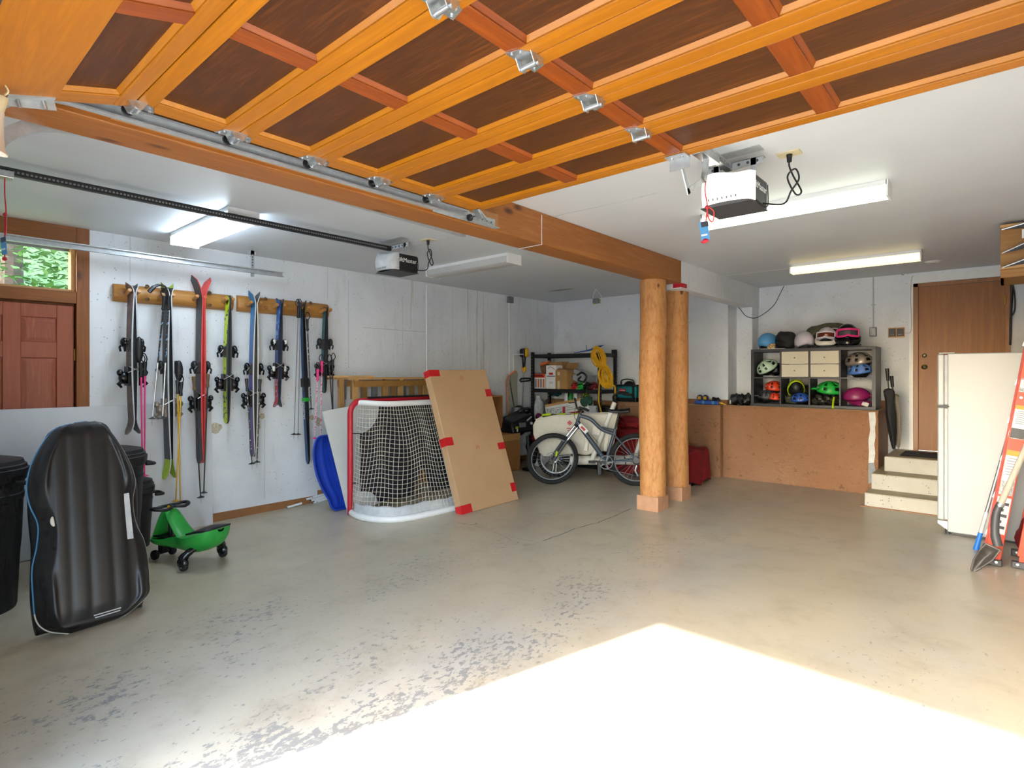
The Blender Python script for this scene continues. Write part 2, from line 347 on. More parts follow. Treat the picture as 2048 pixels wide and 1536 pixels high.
camo('helmet_art', '2b7ac8', 'e07a2a', '1c2c60', 30, .58); camo('leaf_print', 'cfc9d4', '4c5a44', None, 40, .62); camo('bag_print', 'c9cdc9', '4f5a44', '2c302c', 30, .58); camo('gun_camo', '22221c', '8a7d55', None, 40, .64); camo('wood_chip', '8a6a3c', 'c6ad7a', None, 50, .5); camo('box_print', 'd6d6d2', 'd2562a', None, 30, .60)
camo('red_print', 'b11a20', 'd8d0cc', None, 26, .64); camo('white_print', 'd8d6d2', '9a2a2a', None, 30, .7)
t = NT('nordic'); xx = t.math('SINE', t.math('MULTIPLY', t.math('ADD', t.sep(t.coord())[2], t.math('MULTIPLY', t.sep(t.coord())[0], 1.2)), 260)); t.set(t.ramp(xx, [(.4, '16283f'), (.6, '2a5f97')]), .38)
t = NT('blue_purple'); f = t.math('DIVIDE', t.sep(t.coord())[2], 1.55); t.set(t.ramp(f, [(.1, '5d3f80'), (.45, '3c3f8e'), (.95, '2f76a8')]), .36)
t = NT('blue_red'); f = t.math('DIVIDE', t.sep(t.coord())[2], 1.05); art = t.noise(t.coord(), 20, 3); t.set(t.mix(t.ramp(art, [(.55, 0.0), (.6, .6)]), t.ramp(f, [(.0, 'a8342c'), (.34, 'b0392f'), (.42, '3c3f74'), (.9, '2c5c9c')]), '8fb3d8'), .36)
t = NT('pane_glass'); gl = t.n('ShaderNodeBsdfGlossy'); gl.inputs['Roughness'].default_value = .02; tr = t.n('ShaderNodeBsdfTransparent'); mx = t.n('ShaderNodeMixShader'); mx.inputs[0].default_value = .08
t.l(tr.outputs[0], mx.inputs[1]); t.l(gl.outputs[0], mx.inputs[2]); t.l(mx.outputs[0], t.out.inputs[0])
t = NT('clear_plastic'); df = t.n('ShaderNodeBsdfPrincipled'); df.inputs['Base Color'].default_value = lin('aeb4b8'); df.inputs['Roughness'].default_value = .25; tr = t.n('ShaderNodeBsdfTransparent'); mx = t.n('ShaderNodeMixShader'); mx.inputs[0].default_value = .45
t.l(tr.outputs[0], mx.inputs[1]); t.l(df.outputs[0], mx.inputs[2]); t.l(mx.outputs[0], t.out.inputs[0])
t = NT('grass'); t.set(t.ramp(t.noise(t.coord(), 3, 4), [(.3, '34502a'), (.7, '5c7a42')]), .9)
t = NT('gravel'); t.set(t.ramp(t.noise(t.coord(), 5, 5), [(.3, '8f8a80'), (.7, 'b5b0a6')]), .9)
t = NT('leaf'); t.set(t.ramp(t.noise(t.coord(), 1.2, 3), [(.3, '2f5220'), (.7, '5f8a3c')]), .7)
wood('bark', '5a4a3c', '3f3228', 2, 1, .9)
emit('lamp_cool', 'dcefff', 13.0); emit('lamp_warm', 'ffe4a0', 1.25); emit('lamp_mid', 'f6ffe8', 1.7); emit('cover_lit', 'fff6e8', 1.1)
# ================================================================ the room
XL, XR, ZC, YB = -5.98, 0.50, 2.735, 8.55
YW, YC = 7.95, 8.28                                   # the back-left wall and the recess beside it
SX0, SX1 = -2.50, 0.24                                # the open bay
b = MB(); b.add([(x, y, fz(y)) for y in (-.2, 9.0) for x in (-6.4, .9)], [(0, 1, 3, 2)])
b.add([(x, y, fz(y)-.15) for y in (-.2, 9.0) for x in (-6.4, .9)], [(0, 2, 3, 1)])
b.f += [(0, 4, 5, 1), (1, 5, 7, 3), (3, 7, 6, 2), (2, 6, 4, 0)]
fo = b.build('floor', 'floor_paint'); fo.data.transform(Matrix.Translation(fo.location)); fo.location = (0, 0, 0); WM[fo.name] = Matrix.Identity(4); struct(fo, 'beige painted garage floor worn to grey concrete along wheel paths', 'floor')
def sbox(name, a, c, mat, label, cat, **k): return struct(MB().box(a, c).build(name, mat, **k), label, cat)
sbox('ceiling', (-6.4, -.2, ZC), (.9, 9.0, ZC+.15), 'ceiling_paint', 'smooth white ceiling over the whole garage', 'ceiling')
# left wall with the opening for the panelled door and its transom
DY0, DY1 = .26, 1.262
o = MB().box((XL-.2, DY1, -.1), (XL, 9.0, ZC)).box((XL-.2, -.2, -.1), (XL, DY0, ZC)).build('wall_left', 'wall_paint_left')
o.data.transform(Matrix.Translation(o.location)); o.location = (0, 0, 0)
struct(o, 'long pitted white concrete wall behind the hanging skis', 'wall')
o = MB().box((XL, YW, -.1), (-2.93, 9.0, ZC)).box((-2.93, YC, -.1), (-2.71, 9.0, ZC)).box((-2.71, YB, -.1), (-.86, 9.0, ZC)).box((.036, YB, -.1), (.9, 9.0, ZC)).box((-.86, YB, 2.60), (.036, 9.0, ZC)).build('wall_back', 'wall_paint')
struct(o, 'white concrete back wall above the brown ledge', 'wall')
sbox('wall_right', (XR, -.2, -.1), (.9, 9.0, ZC), 'wall_paint', 'white side wall behind the orange ladder', 'wall')
o = MB().box((XL-.2, -.2, -.1), (SX0, .1, ZC)).box((SX1, -.2, -.1), (.9, .1, ZC)).box((SX0, -.2, 2.15), (SX1, .1, ZC)).build('wall_front', 'wall_paint')
struct(o, 'white front wall around the open garage door bay', 'wall')
# brown ledge, steps
LT = 1.045
o = MB().box((XL, 7.72, -.1), (-2.955, 8.0, LT)).box((-2.955, 7.81, -.1), (-1.125, 8.56, LT)).build('wall_ledge', 'ledge_paint', bevel=.012)
struct(o, 'rough brown painted concrete ledge along the back wall', 'ledge')
c = MB().box((XL, 7.72, LT), (-2.955, 7.96, LT+.006)).box((-2.955, 7.81, LT), (-1.125, 8.56, LT+.006)).build('ledge_top', 'ledge_top', o, world=True)
c = MB(); pts = [(-1.222, 1.03), (-1.155, 1.035), (-1.148, .93), (-1.158, .85), (-1.152, .75), (-1.165, .66), (-1.155, .55), (-1.168, .44), (-1.225, .43), (-1.218, .56), (-1.225, .7), (-1.205, .82), (-1.215, .93)]
c.prism([(x, z) for x, z in pts], -7.812, -7.806, Matrix(((1,0,0,0),(0,0,-1,0),(0,1,0,0),(0,0,0,1)))); lab(c.build('plaster_patch', 'patch_white', o, world=True), 'white plaster patch')
c = MB(); pts = [(-1.225, .43), (-1.168, .44), (-1.15, .33), (-1.165, .26), (-1.2, .2), (-1.225, .18)]
c.prism([(x, z) for x, z in pts], -7.812, -7.806, Matrix(((1,0,0,0),(0,0,-1,0),(0,1,0,0),(0,0,0,1)))); lab(c.build('plaster_patch', 'patch_grey', o, world=True), 'grey cement patch')
st = [(7.13, .197, -1.155), (7.41, .369, -1.135), (7.69, .54, -1.05)]
so = thing('floor_steps', 'three speckled concrete steps up to the brown door', 'steps', (-.4, 7.13, .05)); so['kind'] = 'structure'
for i, (y, z, x) in enumerate(st):
    z0 = -.1 if i == 0 else st[i-1][1]
    s_ = MB().box((x if i else -1.155, y, z0), (XR, 8.56, z-.004)).build('step', 'step_concrete', so, world=True, bevel=.008)
    MB().box((x+.004, y+.006, z-.004), (XR-.004, 8.56, z)).build('tread', 'step_tread', s_, world=True)
MB().box((-1.19, 7.10, .03), (-.3, 7.135, .058)).build('paint_strip', 'brown_trim_paint', so, world=True)
# baseboards of brown paint
o = MB().box((XL, 2.2, -.05), (XL+.004, 3.42, .085)).box((XL, 3.42, -.05), (XL+.012, 7.72, .14)).build('baseboard_left', 'brown_trim_paint'); struct(o, 'brown painted strip along the foot of the left wall', 'baseboard')
o = MB().box((-3.9, YW-.012, LT), (-2.925, YW+.01, LT+.075)).box((-2.94, YW-.012, LT), (-2.918, YC, LT+.075)).box((-1.3, YB-.012, LT), (-1.12, YB+.01, LT+.1)).build('baseboard_back', 'brown_trim_paint'); struct(o, 'brown painted strip where the white wall meets the ledge', 'baseboard')
# beams
BT = 2.49
o = thing('wooden_beam', 'long timber beam carried by the log posts', 'beam', (-2.815, 3, BT)); o['kind'] = 'structure'
MB().box((-2.93, .1, BT), (-2.70, 5.93, ZC)).build('timber', 'beam_wood', o, world=True, bevel=.006)
MB().tube([(-2.697, 3.43, ZC-.02), (-2.697, 3.43, BT-.003), (-2.933, 3.43, BT-.003)], .0025, 6).build('wire', 'white', o, world=True)
MB().box((-2.80, 5.93, 2.445), (-2.69, 6.05, BT)).build('red_shim', 'red', o, world=True)
MB().box((-2.70, .50, 2.52), (-2.672, .64, 2.60)).build('shim_block', 'pine_wood', o, world=True)
MB().box((-2.70, .64, 2.51), (-2.667, 2.9, 2.60)).build('track_board', 'beam_side_wood', o, world=True)
o = MB().box((-2.875, 5.935, 2.435), (-2.70, 8.56, ZC-.001)).build('ceiling_beam', 'wall_paint'); struct(o, 'white painted concrete drop beam running to the back wall', 'beam')
# log posts
def post(c, r, zt, blk, lean, label, seed):
    p = thing('log_post', label, 'post', (c[0], c[1], fz(c[1])), group='peeled log posts under the beam'); p['kind'] = 'structure'
    z0 = fz(c[1]); h = blk
    MB().box((c[0]-.125, c[1]-.125, z0-.02), (c[0]+.125, c[1]+.125, z0+h)).build('foot_block', 'foot_paint', p, world=True, bevel=.008)
    rnd = random.Random(seed); ph = [rnd.uniform(0, 6.28) for _ in range(8)]
    def fn(u, v):
        z = z0 + h + (zt - z0 - h) * v; a = u * 2 * math.pi
        rr = r * (1 + .03*math.sin(3*a+ph[0]+2*z) + .02*math.sin(5*a+ph[1]-3*z) + .022*math.sin(4.5*z+ph[2]+a))
        return (c[0] + lean[0]*(v-.5) + rr*math.cos(a), c[1] + lean[1]*(v-.5) + rr*math.sin(a), z)
    m = MB().grid(fn, 28, 30, cu=True); n = 30
    m.f.append(tuple(i*n+n-1 for i in range(28)))
    m.build('log', 'log_wood', p, smooth=True, world=True)
    return p
post((-2.865, 5.575), .138, BT, .155, (.0, .0), 'nearer peeled log post on a brown foot block', 1)
post((-2.885, 6.20), .134, 2.44, .155, (.0, .02), 'farther peeled log post under the white drop beam', 2)
# outside ground
o = MB().box((-60, -60, -.6), (40, -.2, -.035)).build('ground_driveway', 'gravel'); struct(o, 'pale gravel driveway outside the open bay', 'ground')
# seams, bare patches and ceiling joints
wl_ = bpy.data.objects['wall_left']
for (a, b_) in (((697, 560), (697, 735)), ((655, 535), (655, 600)), ((260, 474), (260, 562)), ((529, 840), (529, 998)), ((905, 578), (905, 735)), ((940, 585), (940, 740))):
    p, q = onx(*a, XL), onx(*b_, XL); MB().box((XL-.002, p.y-.003, q.z), (XL+.0012, p.y+.003, p.z)).build('seam', 'light_grey', wl_, world=False)
p, q = onx(725, 655, XL), onx(852, 663, XL); MB().box((XL-.002, p.y, p.z-.003), (XL+.0012, q.y, p.z+.003)).build('seam', 'light_grey', wl_)
for (x, y, r_) in ((431, 856, .055), (511, 850, .06), (524, 832, .035), (637, 842, .05), (624, 835, .03)):
    p = onx(x, y, XL); rn = random.Random(x); pts = [(p.y+r_*(1+rn.uniform(-.25, .25))*math.cos(k*.5236), p.z+r_*(1+rn.uniform(-.25, .25))*math.sin(k*.5236)) for k in range(12)]
    MB().prism(pts, XL, XL+.0025, Matrix(((0,0,1,0),(1,0,0,0),(0,1,0,0),(0,0,0,1)))).build('bare_patch', 'bare_concrete', wl_)
ce = bpy.data.objects['ceiling']
for (a, b_, w2, mt) in (((1090, 437), (1312, 384), .004, 'light_grey'), ((1446, 552), (1578, 537), .010, 'white'), ((760, 508), (930, 470), .003, 'light_grey')):
    p, q = onz(*a, ZC), onz(*b_, ZC); MB().box((min(p.x, q.x), p.y-w2, ZC-.002), (max(p.x, q.x), p.y+w2, ZC+.001)).build('joint', mt, ce, world=True)
p = onz(1125, 580, ZC); MB().prism([(p.x-.25, p.y-.04), (p.x-.1, p.y-.07), (p.x+.1, p.y-.06), (p.x+.25, p.y-.03), (p.x+.12, p.y+.03), (p.x-.1, p.y+.04)], ZC-.0015, ZC+.001).build('water_stain', 'stain_grey', ce, world=True)
for path in ([(865, 1030), (905, 1043), (950, 1052), (1000, 1068), (1050, 1080), (1085, 1088)], [(1085, 1083), (1120, 1070), (1160, 1055), (1195, 1046), (1225, 1034), (1262, 1018)], [(905, 1043), (940, 1050), (955, 1046)], [(1000, 1069), (1040, 1087), (1075, 1092)]):
    P_ = spline([fl(*p) for p in path], 5); rn = random.Random(len(path)+path[0][0]); vs = []
    for i, p in enumerate(P_):
        j = Vector((rn.uniform(-.012, .012), rn.uniform(-.012, .012), .0012)); w2 = .0035+.004*rn.random(); vs += [p+j-Vector((w2, 0, 0)), p+j+Vector((w2, 0, 0))]
    MB().add(vs, [(2*i, 2*i+1, 2*i+3, 2*i+2) for i in range(len(P_)-1)]).build('crack', 'crack_grey', fo)
# ================================================================ open sectional garage door
GX0, GX1, GZ, SH, GY = -2.54, 0.20, 2.52, .377, .67
gd = thing('garage_door', 'open wooden sectional garage door with dark panels and orange rails under the ceiling', 'garage door', (-1.17, 1.6, GZ))
SCX = [-1.76, -1.17, -.53]; SW = .075
def ring(mb, x0, x1, y0, y1, z0, z1, wd):
    i = [(x0+wd, y0+wd, z1), (x1-wd, y0+wd, z1), (x1-wd, y1-wd, z1), (x0+wd, y1-wd, z1)]
    o = [(x0, y0, z0), (x1, y0, z0), (x1, y1, z0), (x0, y1, z0)]; m = [(x0, y0, z1), (x1, y0, z1), (x1, y1, z1), (x0, y1, z1)]
    mb.add(o+i+m, [(0,1,5,4),(1,2,6,5),(2,3,7,6),(3,0,4,7),(8,9,5,4),(9,10,6,5),(10,11,7,6),(11,8,4,7)])
def section(M, lo, hi, L0=.002):
    L1 = SH - .002
    s = MB().box((GX0+.01, L0, .035), (GX1-.01, L1, .0445)).build('door_section', 'panel_wood', gd); s.matrix_basis = WM[gd.name].inverted() @ M; WM[s.name] = M
    S = []
    S.append(MB().box((GX0, L0, 0), (GX1, lo, .045)).build('rail', 'rail_wood', s, bevel=.003))
    S.append(MB().box((GX0, hi, 0), (GX1, L1, .045)).build('rail', 'rail_wood', s, bevel=.003))
    xs = [GX0, GX0+.10] + [q for c in SCX for q in (c-SW/2, c+SW/2)] + [GX1-.10, GX1]
    for i in range(0, 10, 2):
        MB().box((xs[i], lo, .001), (xs[i+1], hi, .045)).build('stile', 'stile_wood' if 0 < i < 8 else 'stile_wood_x', s, bevel=.003)
    for i in range(1, 9, 2):
        p = MB().box((xs[i], lo, .022), (xs[i+1], hi, .034)).build('panel', 'panel_wood', s)
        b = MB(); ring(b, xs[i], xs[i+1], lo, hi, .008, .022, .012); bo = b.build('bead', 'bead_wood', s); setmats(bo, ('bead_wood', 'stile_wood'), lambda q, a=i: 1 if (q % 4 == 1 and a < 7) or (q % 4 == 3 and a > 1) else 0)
    return s
secs = []
tilt = Matrix.Translation((0, GY, GZ)) @ Matrix.Rotation(R(15.5), 4, 'X') @ Matrix.Translation((0, -SH, 0))
secs.append(section(tilt, .135, SH-.062, -.10))
for i in range(5): secs.append(section(Matrix.Translation((0, GY+i*SH, GZ)), .062, SH-.062))
MB().box((GX0, -.112, -.004), (GX1, -.098, .05)).build('weather_seal', 'dark_grey', secs[0])
def under(s, o): o.parent = gd; o.matrix_basis = s.matrix_basis.copy(); WM[o.name] = WM[s.name]; return o
def hinge(y, x, s, edge=0):
    h = MB().add([(x-.04, y-.075, -.003), (x+.012, y-.06, -.003), (x+.034, y-.012, -.003), (x+.034, y+.012, -.003), (x+.012, y+.06, -.003), (x-.04, y+.075, -.003),
                  (x-.04, y-.075, 0), (x+.012, y-.06, 0), (x+.034, y-.012, 0), (x+.034, y+.012, 0), (x+.012, y+.06, 0), (x-.04, y+.075, 0)],
                 [(0,1,2,3,4,5), (11,10,9,8,7,6)] + [(i, (i+1) % 6, 6+(i+1) % 6, 6+i) for i in range(6)])
    for sx in (-.034, .030):
        h.add([(x+sx, y-.035, 0), (x+sx, y+.035, 0), (x+sx, y+.014, -.034), (x+sx, y-.014, -.034), (x+sx+.003, y-.035, 0), (x+sx+.003, y+.035, 0), (x+sx+.003, y+.014, -.034), (x+sx+.003, y-.014, -.034)],
              [(0,1,2,3), (7,6,5,4), (0,4,5,1), (1,5,6,2), (2,6,7,3), (3,7,4,0)])
    ho = under(s, h.build('hinge', 'zinc', s))
    MB().cyl((x-.04, y, -.024), (x+.04, y, -.024), .009, n=10).build('pin', 'zinc', ho, smooth=True)
    b = MB()
    for dx, dy in ((-.028, -.058), (-.028, .058), (.0, -.048), (.0, .048)): b.cyl((x+dx, y+dy, -.009), (x+dx, y+dy, -.002), .006, n=6)
    b.build('bolt_heads', 'zinc', ho)
    if edge:
        MB().cyl((x, y, -.024), (x+edge*.09, y, .001), .0055, n=8).build('roller_shaft', 'steel', ho, smooth=True)
        MB().lathe([(.006, -.006), (.022, -.006), (.022, -.002), (.019, 0), (.022, .002), (.022, .006), (.006, .006)], n=16, M=Matrix.Translation((x+edge*.088, y, .001)) @ Matrix.Rotation(R(90), 4, 'Y')).build('roller', 'black', ho, smooth=True)
for i in range(1, 6):
    hinge(0, -1.17, secs[i]); hinge(0, GX0+.045, secs[i], -1); hinge(0, GX1-.045, secs[i], 1)
# top roller brackets and bottom fixtures
for sx, x in ((-1, GX0+.04), (1, GX1-.04)):
    t = MB().bar((x, SH-.05, -.004), (x, SH-.005, -.05), .045, .004, (0, 0, 1)).bar((x-.02*sx, SH-.05, -.002), (x-.02*sx, SH+.03, -.06), .006, .03, (1, 0, 0)).build('top_bracket', 'zinc', secs[5]); under(secs[5], t)
    MB().cyl((x, SH-.01, -.03), (x+sx*.09, SH-.01, -.03), .0055, n=8).build('roller_shaft', 'steel', t); 
    MB().cyl((x+sx*.08, SH-.01, -.03), (x+sx*.096, SH-.01, -.03), .022, n=14).build('roller', 'black', t)
    t = MB().bar((x+.02*sx, .0, -.002), (x+.02*sx, .13, -.002), .05, .004).bar((x+.045*sx, -.04, -.004), (x+.045*sx, .135, -.012), .004, .035).build('bottom_bracket', 'galv', secs[0]); under(secs[0], t)
    MB().cyl((x+.03*sx, .10, -.03), (x+.03*sx, .10, -.002), .006, n=8).cyl((x+.03*sx, .03, -.03), (x+.03*sx, .03, -.002), .006, n=8).build('bolt_heads', 'zinc', t)
# opener bracket on the door's top edge
ob = MB().cbox((-1.17, SH-.03, -.006), (.10, .06, .006)).cbox((-1.17, SH-.004, -.03), (.10, .006, .055)).build('arm_bracket', 'galv', secs[5]); under(secs[5], ob)
MB().cyl((-1.195, SH-.035, -.016), (-1.195, SH-.035, -.004), .008, n=8).cyl((-1.145, SH-.035, -.016), (-1.145, SH-.035, -.004), .008, n=8).build('bolt_heads', 'zinc', ob)

# ---------------------------------------------------------------- door tracks
def channel(pts, opening, h=.05, d=.034, nrm=None):    # C profile swept in the YZ plane
    m = MB(); n = len(pts); pr = [(d, -h/2), (d, -h/2+.008), (d-.003, -h/2+.003), (.003, -h/2+.003), (.003, h/2-.003), (d-.003, h/2-.003), (d, h/2-.008), (d, h/2), (0, h/2), (0, -h/2)]
    vs = []
    for i, (y, z) in enumerate(pts):
        a = pts[max(0, i-1)]; b = pts[min(n-1, i+1)]; ty, tz = b[0]-a[0], b[1]-a[1]; q = math.hypot(ty, tz); ny, nz = -tz/q, ty/q
        for (dx, hh) in pr: vs.append((opening*dx, y+ny*hh, z+nz*hh))
    k = len(pr); fs = [(i*k+j, i*k+(j+1) % k, (i+1)*k+(j+1) % k, (i+1)*k+j) for i in range(n-1) for j in range(k)]
    fs += [tuple(range(k)), tuple((n-1)*k+j for j in range(k))[::-1]]
    return m.add(vs, fs)
cv = [(.22, .1), (.22, 2.245)] + [(.50-.28*math.cos(a*R(90)/8), 2.245+.28*math.sin(a*R(90)/8)) for a in range(1, 9)]
def track(X, op, y1, label, ext):
    t = thing('door_track', label, 'track', (X, .3, fz(.3)), group='galvanized door tracks')
    MB(Matrix.Translation((X, 0, 0))).add(*(lambda q: (q.v, q.f))(channel(cv + [(y1, 2.525)], op))).build('channel', 'galv', t, world=True)
    if ext:
        e = MB().box((X-.004 if op > 0 else X, y1-.28, 2.49), (X+.002, y1+.28, 2.555)).box((X, y1-.02, 2.49), (X+op*.045, y1+.28, 2.493)).build('end_angle', 'galv', t, world=True)
        b = MB()
        for k in range(5): b.cyl((X+.001, y1+.06+.045*k, 2.528), (X+.004, y1+.06+.045*k, 2.528), .005, n=8)
        b.build('bolt_holes', 'dark_grey', t, world=True)
    return t
track(-2.66, 1, 2.58, 'galvanized track beside the timber beam carrying the open door', True)
track(.325, -1, 2.58, 'galvanized track on the right edge of the open door', True)
lt = track(-5.72, 1, 2.87, 'galvanized track in front of the transom window with a hanging bracket', False)
h = MB().box((-5.745, 2.55, 2.50), (-5.74, 2.585, 2.735)).box((-5.745, 2.515, 2.69), (-5.74, 2.60, 2.735)).box((-5.745, 2.55, 2.47), (-5.715, 2.575, 2.53)).build('hanger_bracket', 'galv', lt, world=True)
b = MB()
for k in range(7): b.cbox((-5.739, 2.567, 2.53+.028*k), (.002, .010, .014))
b.build('slot_row', 'dark_grey', lt, world=True)
t = thing('door_track', 'galvanized track end showing under the left side of the timber beam', 'track', (-2.95, 1.8, 2.5), group='galvanized door tracks')
MB(Matrix.Translation((-2.94, 0, 0))).add(*(lambda q: (q.v, q.f))(channel([(y+.075, z) for y, z in cv] + [(.75, 2.545), (2.85, 2.505)], -1))).build('channel', 'galv', t, world=True); MB().box((-2.975, 2.60, 2.53), (-2.94, 2.64, 2.735)).build('hanger', 'galv', t, world=True)

# ---------------------------------------------------------------- openers
def opener(X, label, lit):
    Y = 3.13; o = thing('door_opener', label, 'door opener', (X, Y, 2.43), group='ceiling door openers')
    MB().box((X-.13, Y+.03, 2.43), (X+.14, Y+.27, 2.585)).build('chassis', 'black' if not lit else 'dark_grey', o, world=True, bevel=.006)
    def cov(u, v):                                     # bulging light cover
        x = -.145 + .29*u; z = 2.435 + .16*v; y = -.11*(math.sin(math.pi*u)**.35) * (.55+.45*math.sin(math.pi*(.15+.75*v)))
        return (X+x, Y+.05+y - (.0), z + .012*math.sin(math.pi*2*u)*v)
    c = MB().grid(cov, 17, 9).build('light_cover', 'cover_lit' if lit else 'light_grey', o, smooth=True, world=True, solid=.004, ang=0)
    v = MB()
    for k in range(7): v.cbox((X-.075+.025*k, Y-.048, 2.452), (.006, .006, .013))
    v.build('vent_slots', 'mid_grey', o, world=True)
    MB().box((X-.14, Y-.0, 2.425), (X+.14, Y+.28, 2.43)).build('base_plate', 'dark_grey', o, world=True)
    text('LiftMaster', .055, 'white', o, WM[o.name].inverted() @ frame((X+.1415, Y+.14, 2.53), (0, 1, 0), (0, 0, 1)))
    MB().tube(spline([(X+.142, Y+.06, 2.445), (X+.146, Y+.16, 2.435), (X+.146, Y+.26, 2.45), (X+.144, Y+.265, 2.57)], 5), .003, 6).build('antenna_wire', 'black', o, world=True)
    # rail, chain and trolley running to the front wall
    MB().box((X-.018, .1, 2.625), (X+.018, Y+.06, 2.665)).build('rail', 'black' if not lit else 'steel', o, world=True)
    ch = MB()
    for k in range(150): ch.cbox((X+.021, .15+.02*k, 2.642), (.005, .011, .010))
    ch.build('chain_links', 'mid_grey', o, world=True)
    br = MB().box((X-.16, Y+.14, 2.66), (X+.16, Y+.143, 2.70)).box((X-.16, Y+.14, 2.697), (X+.16, Y+.18, 2.70)).box((X-.12, Y+.14, 2.58), (X-.09, Y+.143, 2.70)).box((X+.09, Y+.14, 2.58), (X+.12, Y+.143, 2.70)).bar((X-.15, Y+.14, 2.70), (X-.15, Y+.05, ZC), .03, .003).box((X-.16, Y+.06, ZC-.003), (X+.16, Y+.15, ZC)).build('hanger_strap', 'galv', o, world=True)
    b = MB()
    for k in range(6): b.cyl((X-.125+.05*k, Y+.137, 2.68), (X-.125+.05*k, Y+.14, 2.68), .008, n=8)
    b.build('strap_holes', 'dark_grey', o, world=True)
    op = MB().box((X+.19, Y+.26, ZC-.008), (X+.31, Y+.34, ZC)).build('outlet_plate', 'ivory', o, world=True)
    cx, cy = X+.25, Y+.30
    loop = [(X+.14, Y+.2, 2.45), (cx-.03, cy, 2.455), (cx+.01, cy, 2.52), (cx+.05, cy, 2.58), (cx+.03, cy, 2.64), (cx-.01, cy, 2.60), (cx+.03, cy+.01, 2.50), (cx+.06, cy+.01, 2.51), (cx+.02, cy+.01, 2.60), (cx+.0, cy, 2.66), (cx, cy, 2.70)]
    MB().tube(spline(loop, 6), .005, 6).build('power_cord', 'black', o, smooth=True, world=True)
    MB().cyl((cx, cy, 2.685), (cx, cy, ZC-.008), .012, .016, 10).build('plug', 'black', o, world=True)
    return o
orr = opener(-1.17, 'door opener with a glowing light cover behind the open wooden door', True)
yt = GY+5*SH
ar = MB().bar((-1.17, yt+.02, 2.49), (-1.17, yt+.10, 2.37), .028, .006, (1, 0, 0)).bar((-1.17, yt+.08, 2.375), (-1.17, yt+.30, 2.50), .028, .006, (1, 0, 0)).bar((-1.17, yt+.28, 2.48), (-1.17, yt+.32, 2.625), .03, .02, (1, 0, 0)).build('door_arm', 'zinc', orr, world=True)
MB().box((-1.2, yt+.20, 2.60), (-1.14, yt+.42, 2.64)).build('trolley', 'steel', orr, world=True, bevel=.004)
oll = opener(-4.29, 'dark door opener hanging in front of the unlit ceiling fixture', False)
MB().box((-4.33, .33, 2.60), (-4.25, .55, 2.64)).build('trolley', 'steel', oll, world=True, bevel=.004)
def pull(p0, L, label, faded):
    x, y, z = p0; o = thing('release_rope', label, 'rope', (x, y, z-L), group='emergency release ropes')
    pts = [(x, y, z), (x-.01, y, z-L*.25), (x, y+.005, z-L*.5), (x-.008, y, z-L*.75), (x-.01, y, z-L*.97)]
    MB().tube(spline(pts, 5), .0035, 6).build('cord', 'ski_red' if faded else 'red', o, smooth=True, world=True)
    MB().tube(spline([(x, y, z-L*.48), (x+.035, y, z-L*.58), (x+.03, y, z-L*.72), (x+.008, y, z-L*.66), (x, y, z-L*.5)], 5), .0035, 6).build('bow_loop', 'ski_red' if faded else 'red', o, smooth=True, world=True)
    MB().ball((x, y, z-L*.5), .011, 8, 6).build('knot', 'red', o, world=True)
    t = MB().cbox((x-.012, y-.004, z-L*.84), (.042, .003, .10), Euler((0, R(-8), R(25))).to_matrix()).build('warning_tag', 'sky_blue', o, world=True)
    MB().cbox((x-.010, y-.006, z-L*.84+.035), (.036, .003, .026), Euler((0, R(-8), R(25))).to_matrix()).build('tag_photo', 'dark_grey', t, world=True)
    MB().cbox((x-.011, y-.0065, z-L*.84-.02), (.03, .003, .008), Euler((0, R(-8), R(25))).to_matrix()).build('tag_print', 'white', t, world=True)
    MB().ball((x-.012, y, z-L*.98), (.022, .012, .012), 10, 7).build('handle_knob', 'red', o, smooth=True, world=True)
p = ony(1414, 345, 2.86); pull((p.x, p.y, p.z), .36, 'faded red pull rope with a blue tag in front of the lit opener', True)
p = onx(10, 338, -4.29); pull((p.x, p.y, p.z), .52, 'red pull rope with a dark tag hanging by the transom window', False)

# ---------------------------------------------------------------- tube lights
def fixture(x0, x1, y0, y1, mat, label, st):
    o = thing('ceiling_light', label, 'ceiling light', ((x0+x1)/2, (y0+y1)/2, ZC-.1), group='four foot tube lights')
    MB().box((x0, y0, ZC-.03), (x1, y1, ZC)).build('housing', 'white', o, world=True)
    w_ = y1-y0; m = (y0+y1)/2
    pr = [(y0+.006, ZC-.03), (y0+.012, ZC-.09), (y0+.03, ZC-.10), (y1-.03, ZC-.10), (y1-.012, ZC-.09), (y1-.006, ZC-.03)]
    n = len(pr); MB().add([(x, y, z) for x in (x0+.008, x1-.008) for y, z in pr], [(i, i+1, n+i+1, n+i) for i in range(n-1)]).build('diffuser', mat, o, world=True, smooth=True, ang=50)
    if st and w_ > .2: MB().box((x0+.01, m-.004, ZC-.103), (x1-.01, m+.004, ZC-.099)).build('rib', 'light_grey', o, world=True)
    for x in (x0, x1): MB().box((x-.004, y0, ZC-.103), (x+.008, y1, ZC)).build('end_cap', 'white', o, world=True)
    return o
fixture(-5.57, -4.36, 1.765, 2.0, 'lamp_cool', 'bright cool tube light above the hanging skis', 1)
t = NT('diffuser_off'); t.set(t.ramp(t.noise(t.coord(), 60, 2), [(.3, 'b9bab8'), (.7, 'c6c6c3')]), .35)
fixture(-5.14, -3.86, 4.33, 4.55, 'diffuser_off', 'unlit tube light behind the dark opener', 0)
fixture(-1.80, -.575, 4.30, 4.455, 'lamp_mid', 'bright tube light just behind the lit opener', 1)
fixture(-1.86, -.645, 6.95, 7.10, 'lamp_warm', 'warm tube light nearest the brown door', 1)
